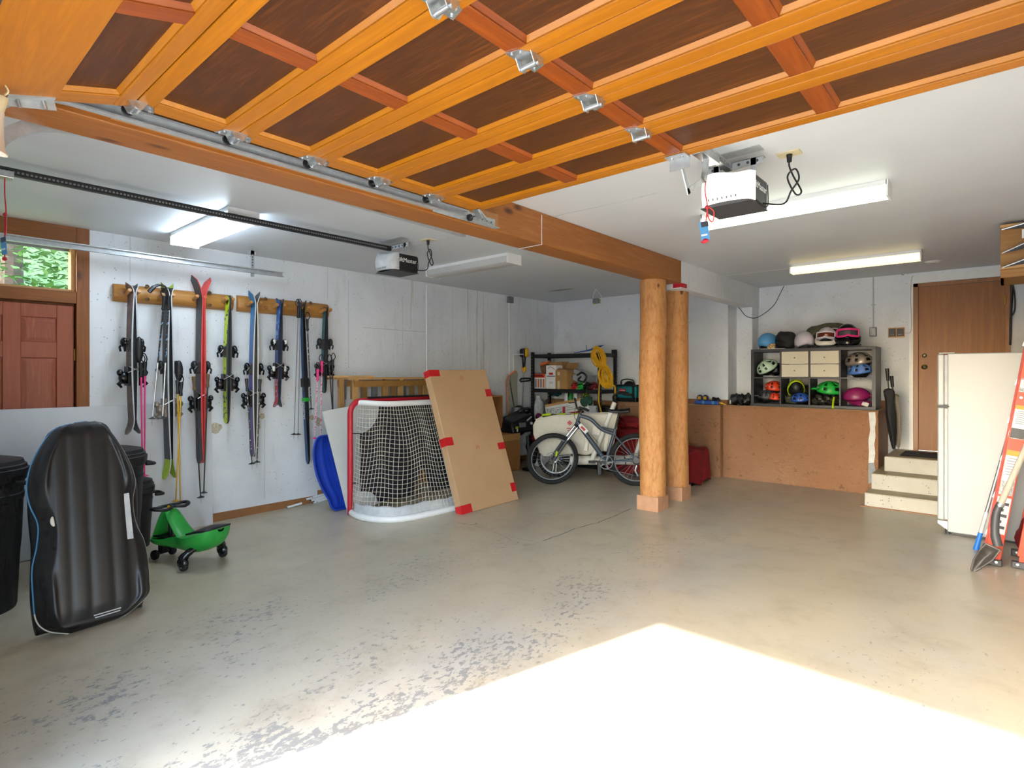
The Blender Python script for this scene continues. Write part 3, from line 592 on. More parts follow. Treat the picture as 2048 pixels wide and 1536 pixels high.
# small fittings on the ceiling
p = onz(1866, 523, ZC); o = thing('smoke_detector', 'flat white ceiling disc near the warm tube light', 'detector', (p.x, p.y, ZC-.02))
MB().lathe([(0, -.02), (.05, -.018), (.075, -.008), (.08, 0)], (p.x, p.y, ZC), 24).build('cover', 'white', o, smooth=True, world=True); MB().lathe([(0, -.024), (.02, -.023), (.022, -.018)], (p.x, p.y, ZC), 12).build('sensor', 'light_grey', o, world=True)
p = onz(1192, 578, ZC); o = thing('junction_box', 'grey junction box dangling from white wires near the back wall', 'electrical box', (p.x, p.y, ZC-.22))
q = ony(1193, 602, p.y); MB().cbox((q.x, q.y, q.z), (.10, .06, .07)).build('box', 'mid_grey', o, world=True, bevel=.004)
MB().tube(spline([(p.x, p.y, ZC), (p.x-.05, p.y, ZC-.09), (q.x-.05, q.y, q.z+.03)], 5), .005, 6).tube(spline([(p.x, p.y, ZC), (p.x+.06, p.y, ZC-.07), (p.x+.09, p.y, ZC-.13), (q.x+.05, q.y, q.z+.02)], 5), .005, 6).build('wires', 'white', o, smooth=True, world=True); o.children[-1].name = 'wire_pair'
MB().ball((q.x+.06, q.y-.01, q.z-.01), .012, 8, 6).ball((q.x-.02, q.y-.03, q.z-.04), .012, 8, 6).build('wire_nuts', 'lime', o, world=True)
# clamp lamp at the front jamb
p = onx(0, 268, -2.45); M = Matrix.Translation((p.x, p.y-.025, p.z)) @ Matrix.Rotation(R(-14), 4, 'X') @ Matrix.Rotation(R(8), 4, 'Y') @ Matrix.Scale(.72, 4)
o = thing('clamp_lamp', 'beige cone shaped lamp shade hanging by the front end of the beam', 'lamp', M=M)
MB().lathe([(.026, .10), (.034, .06), (.05, .0), (.068, -.05), (.085, -.075), (.083, -.077), (.064, -.05), (.046, 0), (.03, .06), (.022, .10)], n=28).build('shade', 'tan_shade', o, smooth=True)
MB().lathe([(.02, .17), (.024, .16), (.024, .10), (.0, .10)], n=14).build('socket', 'ivory', o, smooth=True)
MB().lathe([(.001, -.04), (.02, -.03), (.028, -.005), (.02, .03), (.013, .06)], n=16).build('bulb', 'white', o, smooth=True)
MB().tube(spline([(0, 0, .17), (.02, .01, .20), (.0, -.03, .24), (-.05, -.05, .26)], 5), .004, 6).build('cord', 'ivory', o, smooth=True)
# ================================================================ panelled side door with transom window
def rc(m, a, b, c, d): return m
dj = thing('door_1', 'reddish panelled wooden side door in a rough timber frame', 'door', (XL, .7, fz(.7))); dj['kind'] = 'structure'
MB().box((XL-.15, 1.172, -.1), (XL+.02, 1.264, ZC)).build('jamb', 'old_frame_wood', dj, world=True, bevel=.004)
MB().box((XL-.15, DY0-.01, -.1), (XL+.02, DY0+.09, ZC)).build('jamb', 'old_frame_wood', dj, world=True, bevel=.004)
MB().box((XL-.15, DY0+.09, 2.60), (XL+.018, 1.172, ZC)).build('head', 'old_frame_wood_y', dj, world=True, bevel=.004)
MB().box((XL-.15, DY0+.09, 2.085), (XL+.018, 1.172, 2.185)).build('rail', 'old_frame_wood_y', dj, world=True, bevel=.004)
y0, y1, z0, z1 = DY0+.10, 1.160, .02, 2.065; xf = XL-.015
pc = [(y0+.115, (y0+y1)/2-.055), ((y0+y1)/2+.055, y1-.115)]; pr = [(.25, .78), (.90, 1.62), (1.75, 1.955)]
MB().box((xf-.075, DY0+.07, -.05), (xf-.048, 1.19, 2.10)).build('light_gap_board', 'old_frame_wood', dj, world=True)  # unseen board added behind the leaf to block light leaking round it
MB().box((xf-.045, y0, z0), (xf-.012, y1, z1)).build('leaf', 'red_door_wood', dj, world=True)
for a, b_ in ((y0, pc[0][0]), (pc[0][1], pc[1][0]), (pc[1][1], y1)): MB().box((xf-.012, a, z0), (xf, b_, z1)).build('stile', 'red_door_wood', dj, world=True, bevel=.003)
for a, b_ in ((z0, .25), (.78, .90), (1.62, 1.75), (1.955, z1)):
    for (p, q) in pc: MB().box((xf-.012, p, a), (xf-.0005, q, b_)).build('cross_rail', 'red_door_wood', dj, world=True, bevel=.003)
for (p, q) in pc:
    for (a, b_) in pr: MB().add([(xf-.0115, p, a), (xf-.0115, q, a), (xf-.0115, q, b_), (xf-.0115, p, b_), (xf-.002, p+.035, a+.035), (xf-.002, q-.035, a+.035), (xf-.002, q-.035, b_-.035), (xf-.002, p+.035, b_-.035)],
                            [(0,1,5,4), (1,2,6,5), (2,3,7,6), (3,0,4,7), (4,5,6,7), (3,2,1,0)]).build('raised_panel', 'red_door_panel', dj, world=True)
for z in (.3, 1.65): MB().cyl((xf+.004, 1.166, z-.05), (xf+.004, 1.166, z+.05), .007, n=8).build('hinge', 'brass', dj, world=True)
wn = thing('window_1', 'clear transom window above the panelled side door', 'window', (XL, .75, 2.19)); wn['kind'] = 'structure'
fr = MB(); ring_y0, ring_y1 = DY0+.09, 1.172
for a, c in (((XL-.12, ring_y0, 2.185), (XL-.02, ring_y1, 2.205)), ((XL-.12, ring_y0, 2.575), (XL-.02, ring_y1, 2.60)), ((XL-.12, ring_y0, 2.205), (XL-.02, ring_y0+.03, 2.575)), ((XL-.12, ring_y1-.03, 2.205), (XL-.02, ring_y1, 2.575))): fr.box(a, c)
fr.build('window_frame', 'pine_wood', wn, world=True, bevel=.002)
MB().box((XL-.105, ring_y0+.03, 2.205), (XL-.10, ring_y1-.03, 2.575)).build('pane', 'pane_glass', wn, world=True)
MB().box((XL-.112, ring_y0+.03, 2.54), (XL-.09, ring_y1-.03, 2.575)).build('drip_bar', 'mid_grey', wn, world=True)
# hillside and trees seen through the transom
rnd = random.Random(3)
def hill(u, v): return (-6.3-34*u, -14+34*v, -.3 + 15*u*u**.3 + .5*math.sin(5*v+3*u))
o = MB().grid(hill, 14, 14).build('ground_hillside', 'grass', smooth=True); struct(o, 'grassy hillside beyond the side door', 'ground')
def tree(x, y, h, rr, label, sd):
    rn = random.Random(sd); z0 = -.6 + 15*(((-x)-6.3)/34)**1.3 - .2
    t = thing('tree', label, 'tree', (x, y, z0), group='trees outside the transom window')
    MB().tube([(x, y, z0), (x+.1, y, z0+h*.5), (x, y+.1, z0+h*.95)], [.22, .14, .04], 8).build('trunk', 'bark', t, smooth=True, world=True)
    m = MB()
    for k in range(6000):
        a = rn.random()*6.283; f = rn.random(); q = (1-f)**.7*rr*math.sqrt(rn.random())+.15; z = z0+h*(.12+.9*f)
        c = Vector((x+q*math.cos(a), y+q*math.sin(a), z-q*.12)); s_ = rn.uniform(.05, .13)
        u = Vector((rn.uniform(-1, 1), rn.uniform(-1, 1), rn.uniform(-.5, .3))).normalized()*s_; v = u.cross(Vector((rn.uniform(-.4, .4), rn.uniform(-.4, .4), 1))).normalized()*s_*.55
        m.add([c-u, c-v, c+u, c+v], [(0, 1, 2, 3)])
    lo = m.build('leaves', 'leaf', t, world=True); lo.name = 'foliage'; tag(lo, kind='stuff')
tree(-15, 1.9, 6.5, 2.2, 'loose green tree nearest the transom window', 5); tree(-20, -2.4, 8, 2.6, 'tall green tree farther up the hillside', 6); tree(-22, 5.6, 7, 2.6, 'green tree at the right side of the transom view', 8)

# ---------------------------------------------------------------- brown flush door at the top of the steps
d2 = thing('door_2', 'brown flush door at the top of the concrete steps', 'door', (-.41, YB, .54)); d2['kind'] = 'structure'
MB().box((-.862, YB-.02, .54), (-.812, YB+.1, 2.60)).build('jamb', 'door_frame_wood', d2, world=True, bevel=.003)
MB().box((-.006, YB-.02, .54), (.040, YB+.1, 2.60)).build('jamb', 'door_frame_wood', d2, world=True, bevel=.003)
MB().box((-.862, YB-.02, 2.555), (.040, YB+.1, 2.60)).build('head', 'door_frame_wood', d2, world=True, bevel=.003)
MB().box((-.812, YB+.01, .545), (-.006, YB+.05, 2.553)).build('leaf', 'door_wood', d2, world=True)
for py, rr in ((711, .026), (734, .032)):
    p = ony(1849, py, YB+.01); k = MB().lathe([(rr, 0), (rr, .006), (rr*.6, .012), (rr*.3, .02), (0, .021)], n=18, M=frame((p.x, YB+.01, p.z), (1, 0, 0), (0, 0, 1))).build('lock', 'brass', d2, world=True, smooth=True)
    MB().lathe([(rr*.45, .012), (rr*.45, .024), (0, .025)], n=12, M=frame((p.x, YB+.01, p.z), (1, 0, 0), (0, 0, 1))).build('lock_core', 'dark_grey' if py > 720 else 'ivory', k, world=True)
p = ony(2011, 600, YB); MB().cyl((-.004, YB-.022, p.z-.05), (-.004, YB-.022, p.z+.05), .008, n=8).build('hinge', 'brass', d2, world=True)
tr = MB().box((-.905, YB-.012, .54), (-.864, YB+.02, 2.605)).box((-.905, YB-.012, 2.605), (.08, YB+.02, 2.70)).build('trim_1', 'white'); struct(tr, 'white painted trim around the brown door frame', 'trim')
# door mat
a, c = onz(1812, 908, .545), onz(1836, 898, .545)
o = thing('door_mat', 'ribbed black mat in front of the brown door', 'mat', (-.4, 8.2, .54)); MB().box((-.92, 7.86, .54), (-.1, 8.3, .552)).build('base', 'mat_black', o, world=True, bevel=.003)
for k in range(11): MB().box((-.91, 7.88+.038*k, .552), (-.11, 7.895+.038*k, .556)).build('rib', 'black_rubber', o, world=True)
# wall fittings by the door
p = ony(1747, 664, YB); o = thing('outlet_box', 'grey outlet box at the foot of a wall conduit', 'electrical box', (p.x, YB, p.z-.07))
MB().cbox((p.x, YB-.025, p.z), (.075, .05, .115)).build('box', 'mid_grey', o, world=True, bevel=.006); MB().cbox((p.x, YB-.053, p.z), (.06, .006, .095)).build('cover', 'light_grey', o, world=True, bevel=.003)
MB().cyl((p.x, YB-.012, p.z+.05), (p.x, YB-.012, ZC), .008, n=8).build('conduit', 'light_grey', o, world=True, smooth=True)
for dz in (.35, .75): MB().cbox((p.x, YB-.012, p.z+dz), (.05, .02, .012)).build('clip', 'light_grey', o, world=True)
p = ony(1793, 665, YB); o = thing('wall_plate', 'wooden wall plate carrying two black door opener buttons', 'control panel', (p.x, YB, p.z-.06))
MB().cbox((p.x, YB-.008, p.z), (.175, .016, .125)).build('plate', 'pine_wood', o, world=True)
for dx in (-.042, .042):
    c = MB().cbox((p.x+dx, YB-.024, p.z), (.070, .016, .095)).build('control_button', 'black', o, world=True, bevel=.004); MB().cbox((p.x+dx, YB-.033, p.z-.03), (.045, .003, .007)).build('print', 'mid_grey', c, world=True)
def wire(name, pts, r, mat, label, n=6): return tag(MB().tube(spline(pts, n), r, 6).build(name, mat, smooth=True), label, 'wire')
A = lambda x, y, Y: ony(x, y, Y)
wire('cable', [A(1473, 612, YC-.01), A(1480, 618, YC-.03), A(1492, 632, YC-.03), A(1510, 636, 8.22), A(1530, 626, 8.28), A(1548, 610, 8.40), A(1558, 592, YB-.05), A(1568, 572, YB-.015)], .005, 'dark_grey', 'thin dark cable sagging across the corner above the cube shelf')
wire('cable', [A(1797, 532, YB-.3), A(1803, 548, YB-.02), A(1808, 550, YB-.015)], .004, 'mid_grey', 'short grey wire from the warm tube light to the wall')
wire('cable', [A(1808, 666, YB-.02), A(1821, 664, YB-.015), A(1823, 640, YB-.015), A(1821, 600, YB-.015), A(1823, 560, YB-.015), A(1826, 552, YB-.015)], .004, 'light_grey', 'pale wire rising from the opener buttons beside the door trim')
wire('cable', [A(2021, 560, YB-.03), A(2024, 580, YB-.03), A(2022, 620, YB-.03), A(2021, 655, YB-.02), A(2020, 690, YB-.02)], .012, 'black', 'thick black cable hanging beside the brown door')
wire('cable', [A(2023, 560, YB-.04), A(2029, 590, YB-.04), A(2029, 620, YB-.04), A(2022, 634, YB-.04)], .007, 'black', 'thin black cable looping beside the brown door')
wire('conduit', [onx(1018, 604, XL+.012), onx(1019.5, 850, XL+.012)], .010, 'white', 'white conduit under the small grey box on the left wall', 1)
p = onx(1018, 600, XL); tag(MB().box((XL, p.y-.06, p.z-.05), (XL+.05, p.y+.06, p.z+.05)).build('junction_box', 'mid_grey', bevel=.005), 'small grey box at the top of the left wall', 'electrical box')
wire('conduit', [onx(853, 569, XL+.01), onx(854, 800, XL+.01)], .010, 'white', 'white conduit down the left wall above the cardboard carton', 1)
# pale board standing against the left wall
o = MB().bar((-5.925, 1.205, fz(1.2)+.003), (-5.965, 1.205, 1.205), 2.1, .016, (1, 0, 0)).build('wall_board', 'board_white'); tag(o, 'large pale grey sheet standing against the wall below the skis', 'board')
# ================================================================ ski racks
WX = XL
def zpx(x, y, X): return onx(x, y, X).z
def rack(y0, y1, zc, hh, label, pegs, holes):
    o = thing('ski_rack', label, 'ski rack', (WX, (y0+y1)/2, zc-hh), group='half log ski racks'); n = 9
    def fn(u, v):
        a = -math.pi/2 + math.pi*u; y = y0 + (y1-y0)*v; e = min(1, min(v, 1-v)*22+.72)
        return (WX + .002 + .072*math.cos(a)*e, y, zc + hh*math.sin(a)*(.9+.1*e))
    m = MB().grid(fn, 11, 24); k = 24; m.f += [tuple(i*k for i in range(11)), tuple(i*k+k-1 for i in range(11))]
    m.build('half_log', 'rack_wood', o, smooth=True, world=True, ang=60)
    for (x, y) in pegs:
        q = onx(x, y, WX+.15); MB().tube([(WX+.05, q.y-.004, q.z-.03), (WX+.15, q.y, q.z-.004), (WX+.165, q.y, q.z)], [.017, .019, .015], 10).build('peg', 'peg_wood', o, smooth=True, world=True)
    for (x, y) in holes:
        q = onx(x, y, WX+.07); M = frame((WX+.055+.010*(1-abs(q.z-zc)/hh), q.y, q.z), (0, 1, 0), (-(q.z-zc)*5, 0, 1)); MB().lathe([(.016, .0), (.018, .010), (.014, .012), (.010, .004), (0, .004)], n=12, M=M).build('screw_plug', 'cork', o, world=True)
    return o
rack(1.434, 2.461, 2.212, .08, 'half log ski rack nearer the panelled door', [(259, 580), (277, 582), (326, 589), (346, 589), (394, 592), (410, 594), (452, 597), (466, 598)], [(295, 573), (295, 598), (420, 586), (420, 610)])
rack(2.505, 3.54, 2.215, .085, 'half log ski rack farther from the panelled door', [(502, 604), (521, 605), (554, 609), (569, 610), (603, 615), (617, 615), (649, 619), (661, 619)], [(532, 598), (532, 615), (622, 606)])

# ---------------------------------------------------------------- skis: pairs clipped base to base
def ski_pair(name, label, px, yt, yb, w, mats, top=(.10, .05), tail=(.0, .0), gap=.016, rot=0, toe=None, heel=None, bmat='black_gloss', bmat2='dark_grey', X=-5.86, xb=None, tipm=None, lead=.5):
    pt = onx(px, yt, X); pb = onx(xb if xb else px, yb, X); L = pt.z - pb.z
    ax = (pt - pb); M = Matrix.Translation(pb) @ Matrix.Rotation(math.atan2(-ax.y, ax.z), 4, 'X') @ Matrix.Rotation(R(rot), 4, 'Z')
    root = thing(name, label, 'skis', M=M, group='pairs of skis hanging on the racks'); n = 40
    def wid(s):
        tip = math.sqrt(max(0, 1-max(0, (s-.965)/.035)**2)); bot = math.sqrt(max(0, 1-max(0, (.025-s)/.025)**2))*.6+.4
        return max(.006, w*(.80+.20*(2*s-1)**2)*tip*bot)
    for sd in (-1, 1):
        vs = []
        for i in range(n+1):
            s = i/n; z = s*L; y = gap*(math.sin(math.pi*min(1, max(0, (s-.03)/.9))))**.8+.001
            dt = max(0, z-(L-top[0]))/top[0] if top[0] else 0; db = max(0, tail[0]-z)/tail[0] if tail[0] else 0
            y += top[1]*dt**1.8 + tail[1]*db**1.8; th = .007+.007*math.sin(math.pi*s)**.7; h = wid(s)/2
            vs += [(-h, sd*(y+th), z), (h, sd*(y+th), z), (h, sd*y, z), (-h, sd*y, z)]
        fs = [(i*4+j, i*4+(j+1) % 4, (i+1)*4+(j+1) % 4, (i+1)*4+j) for i in range(n) for j in range(4)] + [(3, 2, 1, 0), (n*4, n*4+1, n*4+2, n*4+3)]
        o = link('ski', vs, fs, mats[0], root)
        nT = int(n*.955)
        ms = list(mats) + ([tipm[0]] if tipm else []); setmats(o, ms, lambda i: (3 if (tipm and i < n*4 and i % 4 in (0, 2) and tipm[1](i//4/n)) else (0, 1, 2, 1)[i % 4] if i < n*4 else 1))
        def yo(z): s = z/L; return gap*(math.sin(math.pi*min(1, max(0, (s-.03)/.9))))**.8+.001+.007+.007*math.sin(math.pi*s)**.7
        if toe:
            z = zpx(px, toe, X) - pb.z; y = yo(z); b = MB()
            b.add([(-.034, sd*y, z-.06), (.034, sd*y, z-.06), (.034, sd*y, z+.055), (-.034, sd*y, z+.055), (-.026, sd*(y+.03), z-.045), (.026, sd*(y+.03), z-.045), (.030, sd*(y+.045), z+.02), (-.030, sd*(y+.045), z+.02)], [(0,1,2,3), (4,5,6,7), (0,1,5,4), (1,2,6,5), (2,3,7,6), (3,0,4,7)])
            b.ball((0, sd*(y+.04), z+.02), (.038, .028, .045), 10, 7); b.tube([(-.036, sd*(y+.03), z+.01), (-.042, sd*(y+.055), z-.02), (-.036, sd*(y+.05), z-.06)], .009, 6); b.tube([(.036, sd*(y+.03), z+.01), (.042, sd*(y+.055), z-.02), (.036, sd*(y+.05), z-.06)], .009, 6)
            b.build('toe_binding', bmat, o, smooth=True)
        if heel:
            z = zpx(px, heel, X) - pb.z; y = yo(z); b = MB()
            b.cbox((0, sd*(y+.012), z), (.066, .024, .17)); b.ball((0, sd*(y+.045), z-.015), (.034, .04, .055), 10, 7); b.ball((0, sd*(y+.075), z+.03), (.028, .024, .03), 8, 6)
            b.tube([(0, sd*(y+.05), z-.04), (0, sd*(y+.085), z-.07), (0, sd*(y+.06), z-.10)], [.02, .018, .010], 7); b.build('heel_binding', bmat2, o, smooth=True)
            MB().tube([(.04, sd*(y+.02), z+.085), (.046, -sd*(y+.03), z+.03)], .0035, 5).build('brake_arm', 'zinc', o, smooth=True)
    return root
ski_pair('ski_pair', 'grey and brown skis hanging nearest the panelled door', 264, 566, 868, .105, ('ski_brown', 'light_grey', 'ski_grey'), (.10, .045), (.14, .05), .016, 12, 690, 752, 'black_gloss', 'black_gloss', xb=266)
s2 = ski_pair('ski_pair', 'long charcoal skis with lime tips and tails', 335, 566, 957, .115, ('ski_grey', 'light_grey', 'black'), (.14, .05), (.20, .045), .016, 9, 735, 815, 'black', 'silver_brown', xb=339, tipm=('lime', lambda s: s < .10 or s > .955))
ski_pair('ski_pair', 'tall dark grey skis with red bases and edges', 402, 553, 926, .12, ('ski_grey', 'ski_red', 'ski_red'), (.26, .085), (.05, .01), .010, 9, 735, 803, 'black', 'black_gloss', xb=401)
ski_pair('ski_pair', 'short lime green skis with black markings', 457, 590, 847, .09, ('lime_camo', 'dark_grey', 'black'), (.05, .012), (.0, .0), .012, 2, 703, 765, 'black_gloss', 'black_gloss', xb=453)
ski_pair('ski_pair', 'blue to purple skis with cream sidewalls', 509, 582, 913, .115, ('blue_purple', 'cream', 'ski_grey'), (.16, .055), (.05, .006), .016, 0, 738, 797, 'black_gloss', 'black_gloss', xb=506)
s6 = ski_pair('ski_pair', 'short blue and red twin tip skis with black and white bindings', 560, 597, 814, .085, ('blue_red', 'navy', 'ski_grey'), (.08, .035), (.09, .035), .010, 0, 690, 742, 'black_gloss', 'black_gloss', xb=555)
sn = ski_pair('ski_pair', 'narrow navy nordic skis bound by a green strap', 604, 600, 928, .05, ('nordic', 'black', 'black'), (.12, .05), (.05, .0), .010, 8, None, None, xb=616)
ski_pair('ski_pair', 'short teal skis with black bindings', 651, 614, 786, .085, ('ski_teal', 'black', 'ski_grey'), (.06, .012), (.0, .0), .010, -6, 688, 738, 'black', 'black_gloss', xb=648)
pb6 = onx(555, 814, -5.86)
for yy6 in (685, 738):
    for s_ in (-1, 1): MB().cbox((.012, s_*.062, onx(558, yy6, -5.86).z-pb6.z), (.05, .03, .06)).build('white_cover', 'off_white', s6, bevel=.012, smooth=True)
# strap, bindings and lettering of the nordic skis
pb = onx(616, 928, -5.86); zz = lambda y: onx(612, y, -5.86).z - pb.z
MB().cbox((0, 0, zz(799)), (.066, .066, .045)).build('strap', 'bright_green', sn, bevel=.01)
for s_ in (-1, 1): MB().cbox((0, s_*.032, zz(765)), (.05, .02, .10)).build('binding_plate', 'black', sn, bevel=.006)
text('SALOMON', .042, 'white', sn, frame((0, -.0265, zz(820)), (0, 0, 1), (-1, 0, 0)))

# ---------------------------------------------------------------- poles
def pole(label, a, b_, shaft, grip, basket, X=-5.80, gl=.13, r=.008, strap=True, group='ski poles hanging by the skis', lo=None, tip='light_grey'):
    p, q = onx(*a, X), onx(*b_, X); d = (q-p); L = d.length; M = Matrix.Translation(q) @ d.to_track_quat('-Z', 'Y').to_matrix().to_4x4()
    o = thing('ski_pole', label, 'ski pole', M=M, group=group)
    MB().tube([(0, 0, .06), (0, 0, L-gl*.6)], [r*.72, r], 8).build('shaft', shaft, o, smooth=True)
    if lo: MB().tube([(0, 0, .08), (0, 0, L*lo)], [r*.80, r*1.06], 8).build('lower_section', 'zinc', o, smooth=True)
    MB().tube([(0, 0, L-gl), (0, 0, L-gl*.95), (0, 0, L-gl*.7), (0, 0, L-gl*.4), (0, 0, L-gl*.1), (0, 0, L)], [.011, .017, .013, .015, .018, .016], 8).build('grip', grip, o, smooth=True)
    MB().lathe([(.006, .075), (.012, .07), (.032, .062), (.034, .058), (.010, .055)], n=9).build('basket', basket, o, smooth=True)
    MB().tube([(0, 0, 0), (0, 0, .07)], [.002, .006], 6).build('tip', tip, o, smooth=True)
    if strap: MB().tube(spline([(0, .012, L-.01), (.01, .03, L+.03), (.0, .01, L+.075), (0, -.015, L+.03), (0, -.008, L-.01)], 4), .005, 5).build('strap', 'black', o, smooth=True)
    return o
pole('left pink pole beside the grey and brown skis', (282, 725), (285, 965), 'pink', 'black', 'pink', -5.80)
pole('right pink pole beside the grey and brown skis', (290, 723), (289, 965), 'pink', 'black', 'pink', -5.80)
pole('left printed silver pole hooked over the rack by the charcoal skis', (329, 592), (303.5, 851), 'pole_print', 'black', 'dark_grey', -5.76, lo=.48)
pole('right printed silver pole hooked over the rack by the charcoal skis', (338, 592), (324.5, 850), 'pole_print', 'black', 'dark_grey', -5.75, lo=.48)
pole('yellow pole crossing to the right at its foot', (355, 760), (361, 1016), 'gold', 'black', 'gold', -5.78, strap=False)
pole('yellow pole crossing to the left at its foot', (363, 764), (351, 1015), 'gold', 'black', 'gold', -5.76)
pole('left black pole with a cork grip by the red based skis', (387, 753), (402, 1007), 'black', 'cork', 'black', -5.78, strap=False)
pole('right black pole with a cork grip by the red based skis', (416, 748), (407, 998), 'black', 'cork', 'black', -5.78, strap=False)
pole('left black and white pole by the purple skis', (493, 757), (504.7, 939), 'pole_bw', 'black', 'black', -5.78, strap=False)
pole('right black and white pole by the purple skis', (520, 758), (513.6, 936), 'pole_bw', 'black', 'black', -5.78, strap=False)
pole('left slim grey nordic pole beside the navy skis', (597, 612), (587.7, 880), 'mid_grey', 'black', 'black', -5.79, r=.006)
pole('right slim grey nordic pole beside the navy skis', (601, 612), (596, 880), 'mid_grey', 'black', 'black', -5.78, r=.006)
pole('speckled black and white pole hanging right of the navy skis', (614, 638), (623, 829), 'pole_bw', 'black', 'black', -5.78)
pole('left pink and white pole above the blue sled', (636, 738), (629, 888), 'pink_print', 'pink', 'pink', -5.78)
pole('right pink and white pole above the blue sled', (644, 722), (641, 893), 'pink_print', 'pink', 'pink', -5.80)
pole('left short black pole with a yellow ring by the teal skis', (658, 722), (667, 850), 'black', 'black', 'lime', -5.79)
pole('right short black pole with a yellow ring by the teal skis', (665, 719), (666, 852), 'black', 'black', 'lime', -5.79)
# mitten like strap bags
p = onx(278, 700, -5.80); o = tag(MB().ball((p.x, p.y, p.z), (.03, .035, .12), 12, 9).build('pole_strap_bag', 'black', smooth=True), 'black padded strap hanging above the pink poles', 'strap')
p = onx(358, 742, -5.80); o = tag(MB().ball((p.x, p.y, p.z), (.03, .035, .10), 12, 9).build('pole_strap_bag', 'black', smooth=True), 'black padded strap hanging above the yellow poles', 'strap')
p = onx(315, 572, -5.80); o = tag(MB().tube(spline([onx(331, 573, -5.8), onx(318, 570, -5.79), onx(308, 574, -5.79), onx(298, 584, -5.79)], 4), [.008]*4+[.012]*4+[.018]*5, 6).build('ski_strap', 'black', smooth=True), 'black strap end sticking out from the lime ski tips', 'strap')
# ================================================================ bins
def bin_(c, r, h, label, mat='bin_plastic', hz=.0):
    x, y = c; z = fz(y); o = thing('trash_bin', label, 'bin', (x, y, z), group='black trash bins', rz=hz); b = h-.10
    MB().lathe([(r*.80, .0), (r*.82, .02), (r*.93, b*.80), (r*.95, b*.80), (r*.96, b*.84), (r*.94, b*.85), (r*.96, b*.93), (r*1.0, b*.94), (r*1.02, b), (r*.96, b), (r*.9, b*.5), (r*.76, .02), (0, .02)], n=40).build('body', mat, o, smooth=True, ang=30)
    MB().lathe([(r*1.04, b-.02), (r*1.05, b+.02), (r*1.01, b+.025), (r*1.0, b+.045), (r*.96, b+.05), (r*.93, b+.075), (r*.6, b+.095), (0, b+.1)], n=40).build('lid', mat, o, smooth=True, ang=30)
    for s in (-1, 1):
        MB().tube(spline([(s*r*.97, -.08, b-.06), (s*(r+.055), -.065, b-.065), (s*(r+.07), 0, b-.07), (s*(r+.055), .065, b-.065), (s*r*.97, .08, b-.06)], 4), .014, 8).build('handle', mat, o, smooth=True)
    MB().tube(spline([(-.09, 0, b+.085), (-.06, 0, b+.125), (0, 0, b+.13), (.06, 0, b+.125), (.09, 0, b+.085)], 4), .016, 8).build('lid_handle', mat, o, smooth=True)
    return o
bin_((-4.92, .43), .27, .98, 'tall black trash bin at the left edge behind the foam sleds', hz=R(60))
bin_((-5.32, 1.215), .28, .93, 'black lidded trash bin between the sleds and the pale sheet', hz=R(95))
o = bin_((-5.70, 1.50), .17, .60, 'small black bin half hidden behind the lidded trash bin', hz=R(90))

